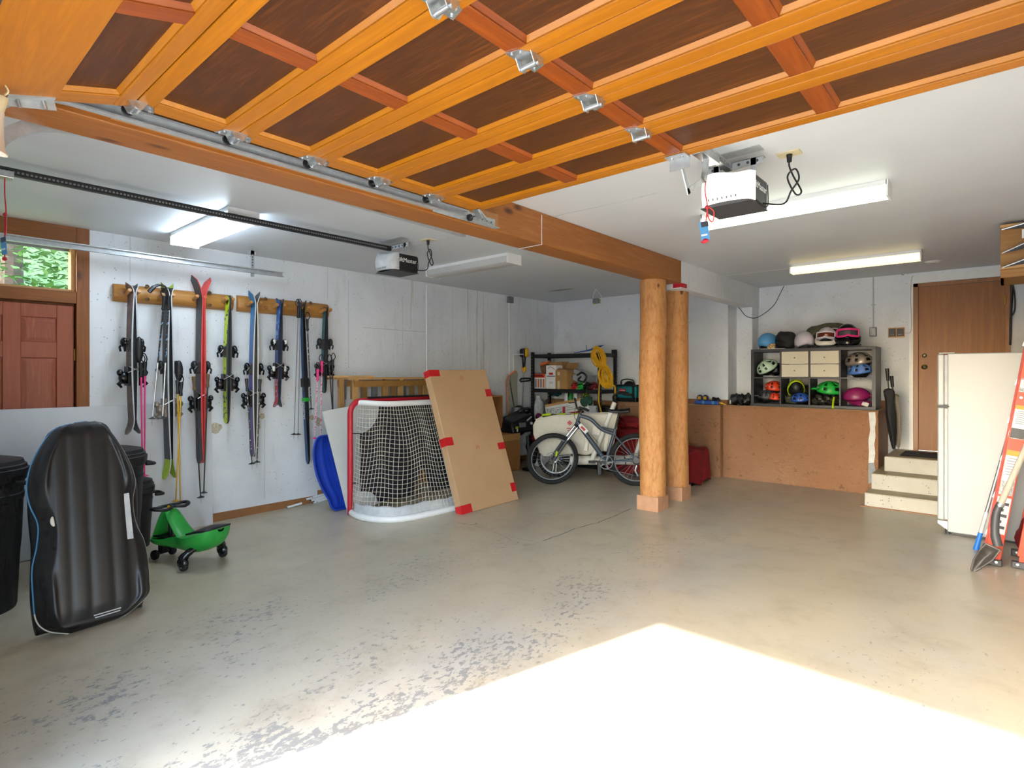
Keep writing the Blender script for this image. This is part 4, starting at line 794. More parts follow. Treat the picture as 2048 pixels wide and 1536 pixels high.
# ================================================================ black foam sleds
A, B = fl(142, 1267), fl(237, 1237)
e = (B-A); e.z = 0; e.normalize(); back = Vector((-e.y, e.x, 0)); back = back if back.x < 0 else -back
def sled(ang, off, outL, outR, label, rimm, relief, extra):
    up = Vector((0, 0, math.cos(R(ang)))) + back*math.sin(R(ang)); nn = e.cross(up).normalized(); nn = nn if nn.x > 0 else -nn
    P0 = A + back*off
    def hit(x, y): d = ray(x, y); return CAM + d*((P0-CAM).dot(nn)/d.dot(nn))
    n = len(outL); Lp = spline([hit(*p) for p in outL], 6); Rp = spline([hit(*p) for p in outR], 6); m = len(Lp); k = 81
    root = thing('foam_sled', label, 'sled', (P0.x, P0.y, fz(P0.y)), group='black foam sleds')
    def H(u, v):
        q = min(u, 1-u); edge = min(1, q/.13); ev = min(1, min(v, 1-v)/.08)
        h = .055*(edge**.6)*(ev**.6)
        if relief:
            x = (front(u, v)-A).dot(e) - .125 + .05*(v-.5); env = min(1, max(0, (v-.07)/.08))*min(1, max(0, (.90-v)/.08))*min(1, q/.12)
            h += .012*env*sum(1/(1+math.exp(-(x-c+w_)/.009))*1/(1+math.exp((x-c-w_)/.009)) for c, w_ in ((-.15, .030), (-.062, .037), (.045, .047), (.145, .032)))
            h += .010*math.exp(-(x/.19)**2)*env
            for vc in (.27, .78):                      # hand hold scoops near the edges
                for uc in (.10, .90):
                    h += .020*math.exp(-((u-uc)/.045)**4-((v-vc)/.085)**4)
        return h
    def front(i, j):
        u = i; v = j; a = v*(m-1); q = int(min(m-2, a)); f = a-q
        l = Lp[q].lerp(Lp[q+1], f); r_ = Rp[q].lerp(Rp[q+1], f); return l.lerp(r_, u)
    mb = MB(); nv = 80
    vs = [front(i/(k-1), j/(nv-1)) + nn*(H(i/(k-1), j/(nv-1))) for i in range(k) for j in range(nv)]
    vb = [front(i/(k-1), j/(nv-1)) + nn*(H(i/(k-1), j/(nv-1))*.6-.025) for i in range(k) for j in range(nv)]
    fs = [(i*nv+j, (i+1)*nv+j, (i+1)*nv+j+1, i*nv+j+1) for i in range(k-1) for j in range(nv-1)]; N = k*nv
    fs += [tuple(N+q for q in f[::-1]) for f in fs]
    rim = [i*nv for i in range(k)] + [(k-1)*nv+j for j in range(1, nv)] + [i*nv+nv-1 for i in range(k-2, -1, -1)] + [j for j in range(nv-2, 0, -1)]
    for q in range(len(rim)): a, b_ = rim[q], rim[(q+1) % len(rim)]; fs.append((a, b_, N+b_, N+a))
    mb.add(vs+vb, fs).build('hull', 'sled_foam', root, smooth=True, world=True, ang=60)
    if rimm:
        ring_ = [vs[q] - nn*.012 for q in rim]; n3 = len(ring_)
        for (a, b_, mt) in ((0, .30, 'sky_blue'), (.30, .52, 'off_white'), (.52, .80, 'off_white'), (.80, 1.0, 'sky_blue')):
            MB().tube(ring_[int(a*n3):int(b_*n3)+1], .006, 6).build('rim', mt, root, smooth=True, world=True)
    if extra:
        def pt(x, y, d=.062): return hit(x, y) + nn*d
        lab(MB().add([pt(239, 990), pt(250, 988), pt(259, 1078), pt(247, 1080)], [(0, 1, 2, 3)]).build('bare_strip', 'light_grey', root, world=True, solid=.004), 'bare grey strip worn through the black skin')
        q = hit(103, 1044); M = frame(q+nn*.058, e, up); lab(MB().lathe([(.018, .004), (.022, 0)], n=16, M=M @ Matrix.Scale(1.5, 4, (0, 1, 0))).build('leash_plug', 'off_white', root, world=True), 'white oval leash plug')
        q = hit(196, 1228)
        for dz, w_, s_ in ((.022, 1, .016), (.0, 1, .012), (-.018, 1, .016)):
            pass
        for dz, w_ in ((.034, .05), (.020, .045), (.004, .14), (-.010, .13)): MB().bar(q+nn*.062+up*dz-e*w_/2+e*.03, q+nn*.062+up*dz+e*w_/2+e*.03, .006, .0015, nn).build('small_print', 'light_grey', root, world=True)
    return root
t = NT('sled_foam'); v = t.coord(); f = t.noise(v, 3, 5, .7); t.set(t.ramp(f, [(.3, '0f1012'), (.7, '1d1e20')]), t.ramp(t.noise(v, 7, 4, .7), [(.3, .30), (.7, .42)]))
oL = [(150, 846), (112, 858), (88, 885), (64, 930), (55, 975), (62, 1012), (78, 1050), (75, 1095), (66, 1140), (68, 1190), (74, 1240), (98, 1262), (142, 1267)]
oR = [(172, 843), (205, 850), (228, 872), (255, 915), (271, 960), (266, 1000), (272, 1045), (288, 1080), (296, 1120), (299, 1160), (297, 1188), (262, 1222), (236, 1237)]
sled(14, 0, oL, oR, 'front black foam sled leaning against the bins, its ribbed underside showing', True, True, True)
oL2 = [(120, 852), (98, 866), (86, 890), (68, 930), (58, 975), (57, 1020), (60, 1060), (64, 1100), (62, 1150), (62, 1200), (66, 1240), (70, 1262), (73, 1272)]
oR2 = [(190, 842), (212, 850), (232, 880), (258, 920), (272, 960), (275, 1000), (276, 1050), (284, 1090), (290, 1120), (293, 1160), (290, 1190), (286, 1205), (284, 1213)]
sled(13, .07, oL2, oR2, 'second black foam sled hidden behind the front one', False, False, False)

# ================================================================ green ride-on wiggle car
ra, rb, fw_ = fl(366, 1143), fl(440, 1113), fl(316, 1113); rm = (ra+rb)/2; hd = (fw_-rm); hd.z = 0; Lw = hd.length; hd.normalize()
sd = Vector((-hd.y, hd.x, 0)); Mw = frame((rm.x, rm.y, fz(rm.y)), hd, sd); cw = thing('ride_on_car', 'green ride-on wiggle car with black steering handle and casters', 'toy car', M=Mw)
def lerp(a, b, t): return a+(b-a)*t
sec = [(-.20, .03, .275, .300), (-.185, .09, .215, .302), (-.14, .135, .155, .285), (-.06, .155, .115, .255), (.03, .15, .10, .235), (.12, .12, .10, .225), (.20, .095, .10, .215), (.30, .10, .105, .19), (.38, .11, .11, .175), (.45, .10, .115, .17), (.50, .065, .125, .165), (.52, .02, .14, .15)]
sp = spline([Vector((x, w_, 0)) for x, w_, a, b in sec], 3); sq = spline([Vector((x, a, b)) for x, w_, a, b in sec], 3)
def hull(u, v):
    i = u*(len(sp)-1); k = int(min(len(sp)-2, i)); f = i-k; x, w_ = lerp(sp[k].x, sp[k+1].x, f), lerp(sp[k].y, sp[k+1].y, f); zb, zt = lerp(sq[k].y, sq[k+1].y, f), lerp(sq[k].z, sq[k+1].z, f)
    a = 2*math.pi*v; c, s = math.cos(a), math.sin(a); c = math.copysign(abs(c)**.7, c)
    zc = zt if s > 0 else zt + (zt-zb)*s*1.0
    return (x, w_*c, zc - (.012*(1-abs(c)) if s > 0 else 0))
MB().grid(hull, 40, 28, cv=True).build('body', 'green', cw, smooth=True, ang=60)
arch = spline([(.16, 0, .20), (.24, 0, .27), (.31, 0, .35), (.345, 0, .385), (.385, 0, .375), (.42, 0, .31), (.455, 0, .22), (.475, 0, .16)], 5)
ma = MB(); vs = []; na = len(arch)
for i, p in enumerate(arch):
    t = i/(na-1); wy = lerp(.085, .05, min(1, t*2)) if t < .5 else lerp(.05, .075, (t-.5)*2); th = .022
    tg = (arch[min(na-1, i+1)]-arch[max(0, i-1)]).normalized(); nr = Vector((-tg.z, 0, tg.x))
    for j in range(12):
        a = 2*math.pi*j/12; vs.append(p + nr*(math.sin(a)*th) + Vector((0, math.cos(a)*wy, 0)))
ma.add(vs, [(i*12+j, i*12+(j+1) % 12, (i+1)*12+(j+1) % 12, (i+1)*12+j) for i in range(na-1) for j in range(12)]).build('arch', 'green', cw, smooth=True)
MB().grid(lambda u, v: (lerp(-.19, .02, u), lerp(-.13, .13, v)*(1-.35*u*0)*(1 if u > .15 else .75+u*1.6), lerp(.306, .262, u)+.022*math.sin(math.pi*u)*math.sin(math.pi*v)), 10, 10).build('seat_pad', 'black', cw, smooth=True, solid=.01)
MB().grid(lambda u, v: (.30+.15*u, (v-.5)*.15, .19-.008*math.sin(math.pi*v)), 6, 6).build('foot_pad', 'black', cw, smooth=True, solid=.01)
MB().cyl((.352, 0, .17), (.352, 0, .40), .016, n=12).build('steering_column', 'black', cw, smooth=True)
sw = MB()
for s in (-1, 1): sw.tube([(.352+.065*math.cos(a)*(1.0), s*.075+.075*math.sin(a)*1.0, .415+.012*abs(math.sin(a))) for a in [2*math.pi*q/18 for q in range(18)]], .013, 8, closed=True)
swo = sw.build('steering_handle', 'black', cw, smooth=True); MB().lathe([(.022, .405), (.026, .42), (.018, .432), (0, .434)], (.352, 0, 0), 16).build('hub_cap', 'yellow', swo, smooth=True)
for (x, y, lr) in ((0, (ra-rm).dot(sd), 1), (0, (rb-rm).dot(sd), -1)):
    leg = MB().tube(spline([(-.05, y*.55, .16), (-.03, y*.85, .13), (.0, y, .085)], 4), [.024]*3+[.028]*3+[.034]*3, 10).build('caster_leg', 'black_gloss', cw, smooth=True)
    MB().ball((-.01, y, .062), (.05, .034, .045), 12, 8).build('caster_hood', 'black_gloss', leg, smooth=True)
    MB().lathe([(0, -.018), (.012, -.018), (.036, -.014), (.038, 0), (.036, .014), (.012, .018), (0, .018)], n=18, M=Matrix.Translation((-.018, y, .039)) @ Matrix.Rotation(R(90), 4, 'X')).build('wheel', 'black_rubber', leg, smooth=True)
    s = 1 if y > 0 else -1; MB().lathe([(.012, 0), (.010, .004), (0, .005)], n=10, M=Matrix.Translation((-.018, y+.02*s, .039)) @ Matrix.Rotation(R(-90*s), 4, 'X')).build('hub', 'light_grey', leg)
for y in (-.075, .075):
    MB().lathe([(0, -.014), (.012, -.014), (.038, -.012), (.040, 0), (.038, .012), (.012, .014), (0, .014)], n=18, M=Matrix.Translation((.43, y, .041)) @ Matrix.Rotation(R(90), 4, 'X')).build('front_wheel', 'black_rubber', cw, smooth=True)
MB().cyl((.43, -.08, .041), (.43, .08, .041), .008, n=8).cbox((.43, 0, .08), (.05, .06, .08)).build('front_axle', 'black', cw)

# ================================================================ blue sled, tubes, second board
P0 = fl(672, 1021); eY = Vector((0, 1, 0)); tl = R(15); up = Vector((-math.sin(tl), 0, math.cos(tl))); nn = Vector((math.cos(tl), 0, math.sin(tl)))
def hitb(x, y): d = ray(x, y); return CAM + d*((P0-CAM).dot(nn)/d.dot(nn))
bl = [(652, 872), (634, 876), (626, 890), (624, 915), (630, 950), (642, 980), (654, 1000), (659, 1014), (668, 1021)]
L = [hitb(*p) for p in bl]; w_ = [.05, .17, .24, .27, .29, .28, .26, .22, .12]
Lp = spline(L, 5); wp = spline([Vector((q, 0, 0)) for q in w_], 5)
bs = thing('plastic_sled', 'blue plastic sled leaning on the wall beside the goal', 'sled', (P0.x, P0.y, fz(P0.y)))
nv, nu = len(Lp), 21
def dish(u, v):
    i = min(nv-1, round(v*(nv-1))); p = Lp[i] + eY*(wp[i].x*1.45*u); q = min(u, 1-u); h = .07*min(1, q/.16)**.8*min(1, min(v, 1-v)/.08)
    h -= .012*(math.exp(-((u-.35)/.03)**2)+math.exp(-((u-.65)/.03)**2))*(1 if .12 < v < .9 else 0)
    return p - nn*(h-.035)
MB().grid(dish, nu, nv).build('shell', 'blue', bs, smooth=True, world=True, solid=.005, ang=0)
edge = [Vector(dish(0, j/(nv-1))) for j in range(nv)] + [Vector(dish(i/(nu-1), 1)) for i in range(1, nu)] + [Vector(dish(1, j/(nv-1))) for j in range(nv-2, -1, -1)] + [Vector(dish(i/(nu-1), 0)) for i in range(nu-2, 0, -1)]
MB().tube(edge, .011, 8, closed=True).build('rim', 'blue', bs, smooth=True, world=True)
for i, (a, b_, zz) in enumerate([((574, 1015), (606, 1006), .015), ((612, 999), (650, 990), .05), ((625, 995), (656, 986), .085), ((628, 1003), (655, 994), .03), ((622, 1001), (652, 992), .06), ((630, 999), (656, 991), .055), ((626, 1006), (654, 999), .012), ((634, 1004), (657, 997), .02)]):
    p, q = onx(*a, -5.955+.008*(i % 4)), onx(*b_, -5.95+.008*(i % 3)); q = p + (q-p).normalized()*(.62 if i else .17)
    o = thing('plastic_tube', ['loose white tube lying apart along the baseboard', 'topmost long white tube of the bundle', 'highest white tube against the wall in the bundle', 'thin white tube at the front of the bundle', 'middle white tube in the bundle', 'right hand white tube in the bundle', 'white tube lowest on the floor in the bundle', 'short white tube tucked at the end of the bundle'][i], 'tube', tuple(p), group='white plastic tubes')
    MB().cyl(p, q, .0125, n=10).build('pipe', 'white', o, smooth=True, world=True); d = (q-p).normalized(); MB().cyl(p-d*.003, p+d*.004, .009, n=10).build('bore', 'dark_grey', o, world=True)
# white board leaning behind the goal (a sheet resting on its lower corner)
c0 = onx(697, 1030, -5.19); c0.z = fz(c0.y)+.004; c1 = onx(645, 823, -5.60); dv = c1-c0
hv = Vector((0, 1, .13)); c2 = c1+hv*.70; c3 = c0+hv*.70; nb = dv.cross(hv).normalized()*.016
tag(MB().add([c0, c1, c2, c3, c0+nb, c1+nb, c2+nb, c3+nb], [(0,1,2,3), (7,6,5,4), (0,4,5,1), (1,5,6,2), (2,6,7,3), (3,7,4,0)]).build('leaning_board', 'melamine'), 'scuffed white board leaning on the wall behind the goal', 'board')

# ================================================================ hockey goal
GXf, GY0, GY1, GH = -5.16, 3.325, 5.155, 1.20
go = thing('hockey_goal', 'hockey goal with a red post, white base and cream net seen from behind', 'goal', (-4.8, 4.24, fz(4.2)))
z0 = fz(3.3)+.03; rr = .03; cr = .13
fp = [(GXf, GY0, z0-.02), (GXf, GY0, GH-cr)] + [(GXf, GY0+cr-cr*math.cos(a), GH-cr+cr*math.sin(a)) for a in [R(90)*q/6 for q in range(1, 7)]]
fp2 = [(x, GY0+GY1-y, z) for x, y, z in fp[::-1]]
MB().tube(fp+fp2, rr, 12).build('red_frame', 'red', go, smooth=True, world=True)
yc = (GY0+GY1)/2
half = spline([(GXf+.03, GY0+.0, z0), (-4.98, GY0-.035, z0), (-4.84, GY0-.03, z0), (-4.68, GY0+.02, z0), (-4.56, GY0+.14, z0), (-4.50, GY0+.33, z0), (-4.475, GY0+.62, z0), (-4.47, yc, z0)], 5)
base = half + [Vector((p.x, 2*yc-p.y, p.z)) for p in half[-2::-1]]
MB().tube(base, .034, 12).build('base_tube', 'white', go, smooth=True, world=True)
TB = -4.93
ht = spline([(GXf, GY0+.10, GH-.02), (-5.08, GY0+.13, GH-.02), (-4.98, GY0+.24, GH-.03), (TB, GY0+.42, GH-.035), (TB+.005, yc, GH-.035)], 5)
topb = ht + [Vector((p.x, 2*yc-p.y, p.z)) for p in ht[-2::-1]]
MB().tube(topb, .030, 12).build('top_tube', 'white', go, smooth=True, world=True)
MB().tube([(GXf+.02, GY0+.2, GH+.03), (GXf+.02, GY1-.2, GH+.03)], .012, 8).build('crossbar_pad', 'black', go, smooth=True, world=True)
def arcpos(pts, t):
    Ls = [0]
    for a, b_ in zip(pts, pts[1:]): Ls.append(Ls[-1]+(Vector(b_)-Vector(a)).length)
    s = t*Ls[-1]
    for i in range(len(pts)-1):
        if s <= Ls[i+1] or i == len(pts)-2: return Vector(pts[i]).lerp(Vector(pts[i+1]), (s-Ls[i])/max(1e-9, Ls[i+1]-Ls[i]))
def netp(u, v):                                        # u along, v from base up to the top tube
    a = arcpos(base, u); b_ = arcpos(topb, u); p = a.lerp(b_, v); sag = math.sin(math.pi*v)
    c = Vector((GXf+.2, yc, p.z)); d = Vector((c.x-p.x, c.y-p.y, 0)); d = d.normalized() if d.length > 0 else d
    k = .10*sag*(.6+.4*math.sin(u*21+1.3)) + .05*sag*math.sin(u*43+v*6)*.4
    k *= min(1, u/.16, (1-u)/.16)
    return p + d*k + Vector((0, 0, -.02*math.sin(u*31)*sag))
nm = MB(); NU, NV = 58, 25
for i in range(NU+1): nm.tube([netp(i/NU, .02+.96*j/34) for j in range(35)], .0024, 4, caps=False)
for j in range(NV+1): nm.tube([netp(i/120, .02+.96*j/NV) for i in range(121)], .0024, 4, caps=False)
no = nm.build('net', 'cream', go, world=True); tag(no, kind='stuff')
def skirt(u, v): p = netp(.015+.97*u, .0+.085*v); return p - Vector((0.02, 0, 0))*(1-abs(2*u-1)) + Vector((.0, 0, .02+.006*math.sin(u*80)))
MB().grid(skirt, 70, 6).build('skirt_pad', 'light_grey', go, smooth=True, world=True, solid=.006, ang=0)
# dark target sheet hung in the opening, with its cut-outs
ty0, ty1, tz0, tz1 = GY0+.08, GY1-.08, .10, GH-.06; xs = GXf+.06
def tp(y, z): return (xs+.03*math.sin(y*7)*math.sin(z*5), y, z)
poly = [(ty0+.42, tz1)] + [(ty0+.42*math.cos(a), tz1-.40*math.sin(a)) for a in [R(90)*q/8 for q in range(1, 9)]]
poly = [(ty0+.24*math.cos(R(90)*q/8), tz1-.28*math.sin(R(90)*q/8)) for q in range(9)] + [(ty0+.22*math.sin(R(90)*q/8), tz0+.15*math.cos(R(90)*q/8)) for q in range(9)]
ym = yc; tri = [(ym-.14, tz0), (ym-.02, tz0+.30), (ym+.02, tz0+.30), (ym+.14, tz0)]
poly += tri + [(2*yc-y, z) for y, z in poly[::-1]]
ts = MB().add([(xs, y, z) for y, z in poly] + [(xs-.006, y, z) for y, z in poly], [tuple(range(len(poly))), tuple(range(len(poly), 2*len(poly)))[::-1]] + [(i, (i+1) % len(poly), len(poly)+(i+1) % len(poly), len(poly)+i) for i in range(len(poly))])
ts.build('target_sheet', 'purple_black', go, world=True); go.children[-1]['label'] = 'dark shooting target sheet'
for (y, z) in ((GY0, .86), (GY0, .34)):
    MB().tube(spline([(GXf-.03, y, z), (GXf+.04, y+.02, z+.005), (GXf+.06, y+.14, z-.01)], 4), .006, 6).build('lacing', 'black', go, world=True)

# ================================================================ cartons leaning on the goal
a, b_ = fl(925, 1030), fl(1041, 998); a.z += .004; b_.z = a.z + .01
def lean(x, y, A_, B_): d = ray(x, y); e_ = B_-A_; return CAM + d*((A_-CAM).dot(e_)/d.dot(e_))
c = lean(857, 740, a, b_); uY = (b_-a).normalized(); uZ = (c-a).normalized(); nB = uY.cross(uZ).normalized(); nB = nB if nB.x > 0 else -nB
W_, H_ = (b_-a).length-.03, (c-a).length; MBx = frame(a, uY, uZ); sgn = 1 if (MBx.to_3x3() @ Vector((0, 0, 1))).dot(nB) > 0 else -1
cb = thing('cardboard_carton', 'large flat cardboard carton with red tape leaning on the goal', 'carton', M=MBx)
MB().box((0, 0, -sgn*.09), (W_, H_, 0)).build('box', 'cardboard', cb, bevel=.006)
t1 = lambda x0, y0_, x1, y1_: MB().box((x0, y0_, 0), (x1, y1_, sgn*.0015))
for k, (x0, y0_, x1, y1_) in enumerate([(0, H_-.075, .15, H_+.001), (W_-.10, H_-.34, W_+.001, H_-.25), (0, H_-.86, .11, H_-.77), (W_-.12, H_-.99, W_+.001, H_-.91), (0, 0, .15, .09), (W_-.08, .10, W_+.001, .20)]):
    m_ = t1(x0, y0_, x1, y1_)
    if x0 == 0: m_.box((-.0015, y0_, -sgn*.09), (0, y1_, sgn*.0015))
    else: m_.box((W_, y0_, -sgn*.09), (W_+.0015, y1_, sgn*.0015))
    if k == 0: m_.box((0, H_, -sgn*.06), (.15, H_+.0015, 0))
    m_.build('red_tape', 'red_tape', cb)
for (x, y) in ((W_*.52, H_-.10), (W_*.50, H_*.42)):
    s = MB()
    s.tube([(x+.022*math.cos(q*R(30)), y+.026*math.sin(q*R(30)), sgn*.001) for q in range(12)], .0012, 4, closed=True)
    s.tube([(x-.012, y-.012, sgn*.001), (x, y+.012, sgn*.001), (x+.012, y-.012, sgn*.001)], .0012, 4)
    s.build('printed_mark', 'red', cb)
M2 = MBx @ Matrix.Translation((W_*.5, .04, -sgn*.11)); c2 = thing('cardboard_carton', 'second cardboard carton hidden behind the red taped one', 'carton', M=M2)
MB().box((-.2, 0, -sgn*.08), (W_*.5+.035, H_-.10, 0)).build('box', 'cardboard', c2, bevel=.005); MB().box((W_*.5-.05, H_-.30, 0), (W_*.5+.036, H_-.24, sgn*.001)).build('tape', 'cardboard_tan', c2)

# ================================================================ slatted crate behind the goal
cr_ = thing('wooden_crate', 'slatted wooden crate standing against the wall behind the goal', 'crate', (-5.72, 4.3, fz(4.3))); cx0, cx1, cy0, cy1, cz1 = -5.94, -5.60, 3.66, 5.0, 1.42
for x in (cx0+.02, cx1-.02):
    for y in (cy0+.03, (cy0+cy1)/2, cy1-.03): MB().box((x-.02, y-.03, fz(4.3)), (x+.02, y+.03, cz1)).build('post', 'pine_wood', cr_, world=True)
for x in (cx0, cx1):
    for z in (.15, .55, .95, cz1-.05): MB().box((x-.008, cy0, z-.035), (x+.008, cy1, z+.035)).build('slat', 'shelf_ply', cr_, world=True)
for k in range(9): MB().box((cx0, cy0+.02+.148*k, 1.18), (cx0+.012, cy0+.02+.148*k+.085, cz1-.02)).build('back_slat', 'cardboard_tan' if k % 3 else 'mid_grey', cr_, world=True)
MB().box((cx1-.03, cy0-.06, cz1), (cx1+.02, cy1+.1, cz1+.022)).build('top_rail', 'pine_wood', cr_, world=True); MB().box((cx0-.01, cy0-.14, cz1), (cx0+.05, cy1, cz1+.022)).build('top_rail', 'pine_wood', cr_, world=True)
MB().bar((cx0+.1, cy0-.2, cz1+.035), (cx1-.05, cy0+.3, cz1+.035), .05, .02).build('loose_stick', 'pine_wood', cr_, world=True)
# ================================================================ corner by the left wall
o = thing('plywood_cabinet', 'plywood cabinet under the black car seat base', 'cabinet', (-5.7, 6.25, fz(6.25)))
MB().box((-5.93, 5.75, fz(6.2)), (-5.50, 6.47, .60)).build('body', 'ply_wood', o, world=True, bevel=.004)
MB().box((-5.502, 5.77, .50), (-5.492, 6.46, .595)).build('top_strip', 'pine_wood', o, world=True); MB().box((-5.502, 5.77, .06), (-5.493, 6.46, .49)).build('front_panel', 'ply_wood', o, world=True)
o = thing('plywood_box', 'open plywood box standing behind the cardboard carton', 'box', (-5.85, 5.9, .6))
for a, c in (((-5.96, 5.72, .60), (-5.94, 6.30, 1.16)), ((-5.94, 5.72, 1.14), (-5.70, 6.30, 1.16)), ((-5.94, 6.28, .60), (-5.70, 6.30, 1.14)), ((-5.94, 5.72, .60), (-5.70, 5.74, 1.14))): MB().box(a, c).build('panel', 'ply_wood', o, world=True)
def P(x, y, X): return onx(x, y, X)
# car seat base
q = P(1032, 858, -5.62); cs = thing('car_seat_base', 'black and grey car seat base with a silver support leg', 'car seat base', (q.x, q.y, .60))
MB().add([(q.x-.2, q.y-.24, .60), (q.x+.16, q.y-.24, .60), (q.x+.16, q.y+.24, .60), (q.x-.2, q.y+.24, .60), (q.x-.2, q.y-.22, .80), (q.x+.12, q.y-.22, .74), (q.x+.12, q.y+.24, .86), (q.x-.2, q.y+.24, .90)], [(3,2,1,0), (4,5,6,7), (0,1,5,4), (1,2,6,5), (2,3,7,6), (3,0,4,7)]).build('shell', 'black', cs, world=True, bevel=.03, smooth=True, seg=3)
MB().add([(q.x-.16, q.y-.16, .815), (q.x+.08, q.y-.16, .77), (q.x+.08, q.y+.18, .865), (q.x-.16, q.y+.18, .905), (q.x-.16, q.y-.16, .79), (q.x+.08, q.y-.16, .74), (q.x+.08, q.y+.18, .83), (q.x-.16, q.y+.18, .87)], [(0,1,2,3), (7,6,5,4), (0,4,5,1), (1,5,6,2), (2,6,7,3), (3,7,4,0)]).build('ribbed_tray', 'dark_grey', cs, world=True, bevel=.008)
MB().cbox((q.x+.145, q.y-.02, .715), (.02, .15, .07)).build('latch_plate', 'mid_grey', cs, world=True, bevel=.006); MB().cbox((q.x+.14, q.y+.15, .80), (.012, .13, .016), Euler((R(25), 0, 0)).to_matrix()).build('chrome_strip', 'light_grey', cs, world=True)
MB().cbox((q.x+.165, q.y-.17, .685), (.012, .05, .035)).build('yellow_tag', 'lime', cs, world=True); MB().cbox((q.x+.165, q.y-.16, .645), (.012, .02, .04)).build('buckle', 'white', cs, world=True)
MB().cyl((q.x+.155, q.y+.17, .73), (q.x+.175, q.y+.17, .73), .022, n=12).build('release_knob', 'light_grey', cs, world=True)
a, b_ = P(1056, 872, -5.40), P(1058, 935, -5.36); MB().tube([a, (a+b_)/2], .024, 10).build('leg_sleeve', 'black', cs, world=True, smooth=True); MB().tube([(a+b_)/2, b_], .014, 10).build('support_leg', 'steel', cs, world=True, smooth=True)
MB().cbox((b_.x, b_.y, fz(b_.y)+.02), (.14, .16, .04)).build('foot', 'black', cs, world=True, bevel=.01)
plain('board_tone', 'a3a294', .4, 0, .06)
# snowboard with bindings
sb = thing('snowboard', 'white snowboard with orange edges leaning on the left wall', 'snowboard', (-5.86, 6.72, .3)); yb = P(1026, 800, -5.9).y
def sbp(u, v):
    z = .28+1.25*v; wv = .135*(1-.12*math.sin(math.pi*v))*math.sqrt(max(.02, 1-max(0, (v-.86)/.14)**2)); x = -5.88-.05*v + (.10*max(0, (v-.86)/.14)**2)
    return (x, yb+(u-.5)*2*wv, z)
MB().grid(sbp, 9, 30).build('deck', 'board_tone', sb, smooth=True, world=True, solid=.012, ang=0)
MB().tube([Vector(sbp(0, j/29)) for j in range(30)], .011, 6).build('edge', 'orange', sb, smooth=True, world=True); MB().tube([Vector(sbp(1, j/29)) for j in range(30)], .008, 6).build('edge', 'off_white', sb, smooth=True, world=True)
for k in range(7): MB().tube(spline([Vector(sbp(.15+.05*k, .94-.05*k))+Vector((.008, 0, 0)), Vector(sbp(.35+.06*k, .82-.06*k))+Vector((.008, 0, 0)), Vector(sbp(.55+.05*k, .58-.04*k))+Vector((.008, 0, 0))], 4), .003, 4).build('stripe', 'dark_grey', sb, world=True)
for z in (.88, .62):
    b = MB().ball((-5.80, yb+.03, z), (.10, .12, .11), 12, 8); b.tube(spline([(-5.80, yb-.12, z-.05), (-5.66, yb-.10, z+.03), (-5.64, yb+.04, z+.06), (-5.68, yb+.16, z+.02), (-5.80, yb+.18, z-.04)], 4), .025, 6).build('binding', 'black', sb, smooth=True, world=True)
q = P(1038, 818, -5.75); o = thing('ski_boot', 'grey boot with a red stripe standing behind the car seat base', 'boot', (q.x, q.y, .60)); MB().tube(spline([(q.x+.10, q.y, .64), (q.x, q.y, .67), (q.x-.04, q.y, .76), (q.x-.05, q.y, .92)], 4), [.06]*4+[.075]*5+[.07]*4, 10).build('shell', 'light_grey', o, smooth=True, world=True); MB().cbox((q.x+.03, q.y+.0, .80), (.03, .06, .03), Euler((0, .5, .2)).to_matrix()).build('stripe', 'red', o, world=True)
MB().tube([(q.x-.05, q.y, .88), (q.x-.05, q.y, .96)], .075, 10).build('cuff', 'mid_grey', o, smooth=True, world=True)
# clothes bag by the leg
q = fl(1066, 935); o = thing('sports_bag', 'black and white sports bag on the floor beside the plywood cabinet', 'bag', (q.x-.1, q.y+.2, fz(q.y))); rb_ = random.Random(4)
def bag(c, d, mat, sd, amp=.12, n=16, m=11):
    r_ = random.Random(sd); ph = [r_.uniform(0, 6.28) for _ in range(6)]; mb = MB().ball((0, 0, 0), 1.0, n, m)
    mb.v = [Vector(c) + Vector((p.x*d[0], p.y*d[1], p.z*d[2]))*(1+amp*math.sin(4*p.x+ph[0]+3*p.z)+amp*.7*math.sin(7*p.y+ph[1]-5*p.z)+amp*.5*math.sin(11*p.z+ph[2]+6*p.x)) for p in mb.v]; return mb
bag((q.x-.12, q.y+.2, .28), (.12, .16, .26), 'black', 3).build('body', 'black', o, smooth=True, world=True); bag((q.x-.04, q.y+.24, .14), (.10, .13, .14), 'white', 5).build('white_pocket', 'light_grey', o, smooth=True, world=True); bag((q.x-.04, q.y+.08, .50), (.05, .06, .06), 'red', 6).build('red_pocket', 'dark_red', o, smooth=True, world=True)
# string trimmer on a hook
tr_ = thing('string_trimmer', 'yellow and black string trimmer hung on the left wall', 'trimmer', (-5.9, 7.0, .8)); yT = P(1046, 740, -5.9).y; zq = lambda y: P(1046, y, -5.9).z
MB().cbox((-5.88, yT, zq(706)), (.10, .12, .14)).build('motor', 'black', tr_, world=True, bevel=.025, smooth=True); MB().cbox((-5.82, yT, zq(706)), (.04, .055, .13)).build('battery', 'yellow', tr_, world=True, bevel=.01); MB().cbox((-5.88, yT+.055, zq(703)), (.09, .03, .11)).build('side_panel', 'yellow', tr_, world=True, bevel=.01)
MB().tube([(-5.88, yT, zq(714)), (-5.88, yT, zq(738))], [.035, .022], 10).tube([(-5.88, yT-.01, zq(724)), (-5.84, yT-.06, zq(730)), (-5.87, yT-.03, zq(736))], .010, 6).build('grip', 'black', tr_, smooth=True, world=True); MB().tube([(-5.88, yT, zq(734)), (-5.88, yT, zq(744))], [.045, .03], 12).build('collar', 'yellow', tr_, smooth=True, world=True)
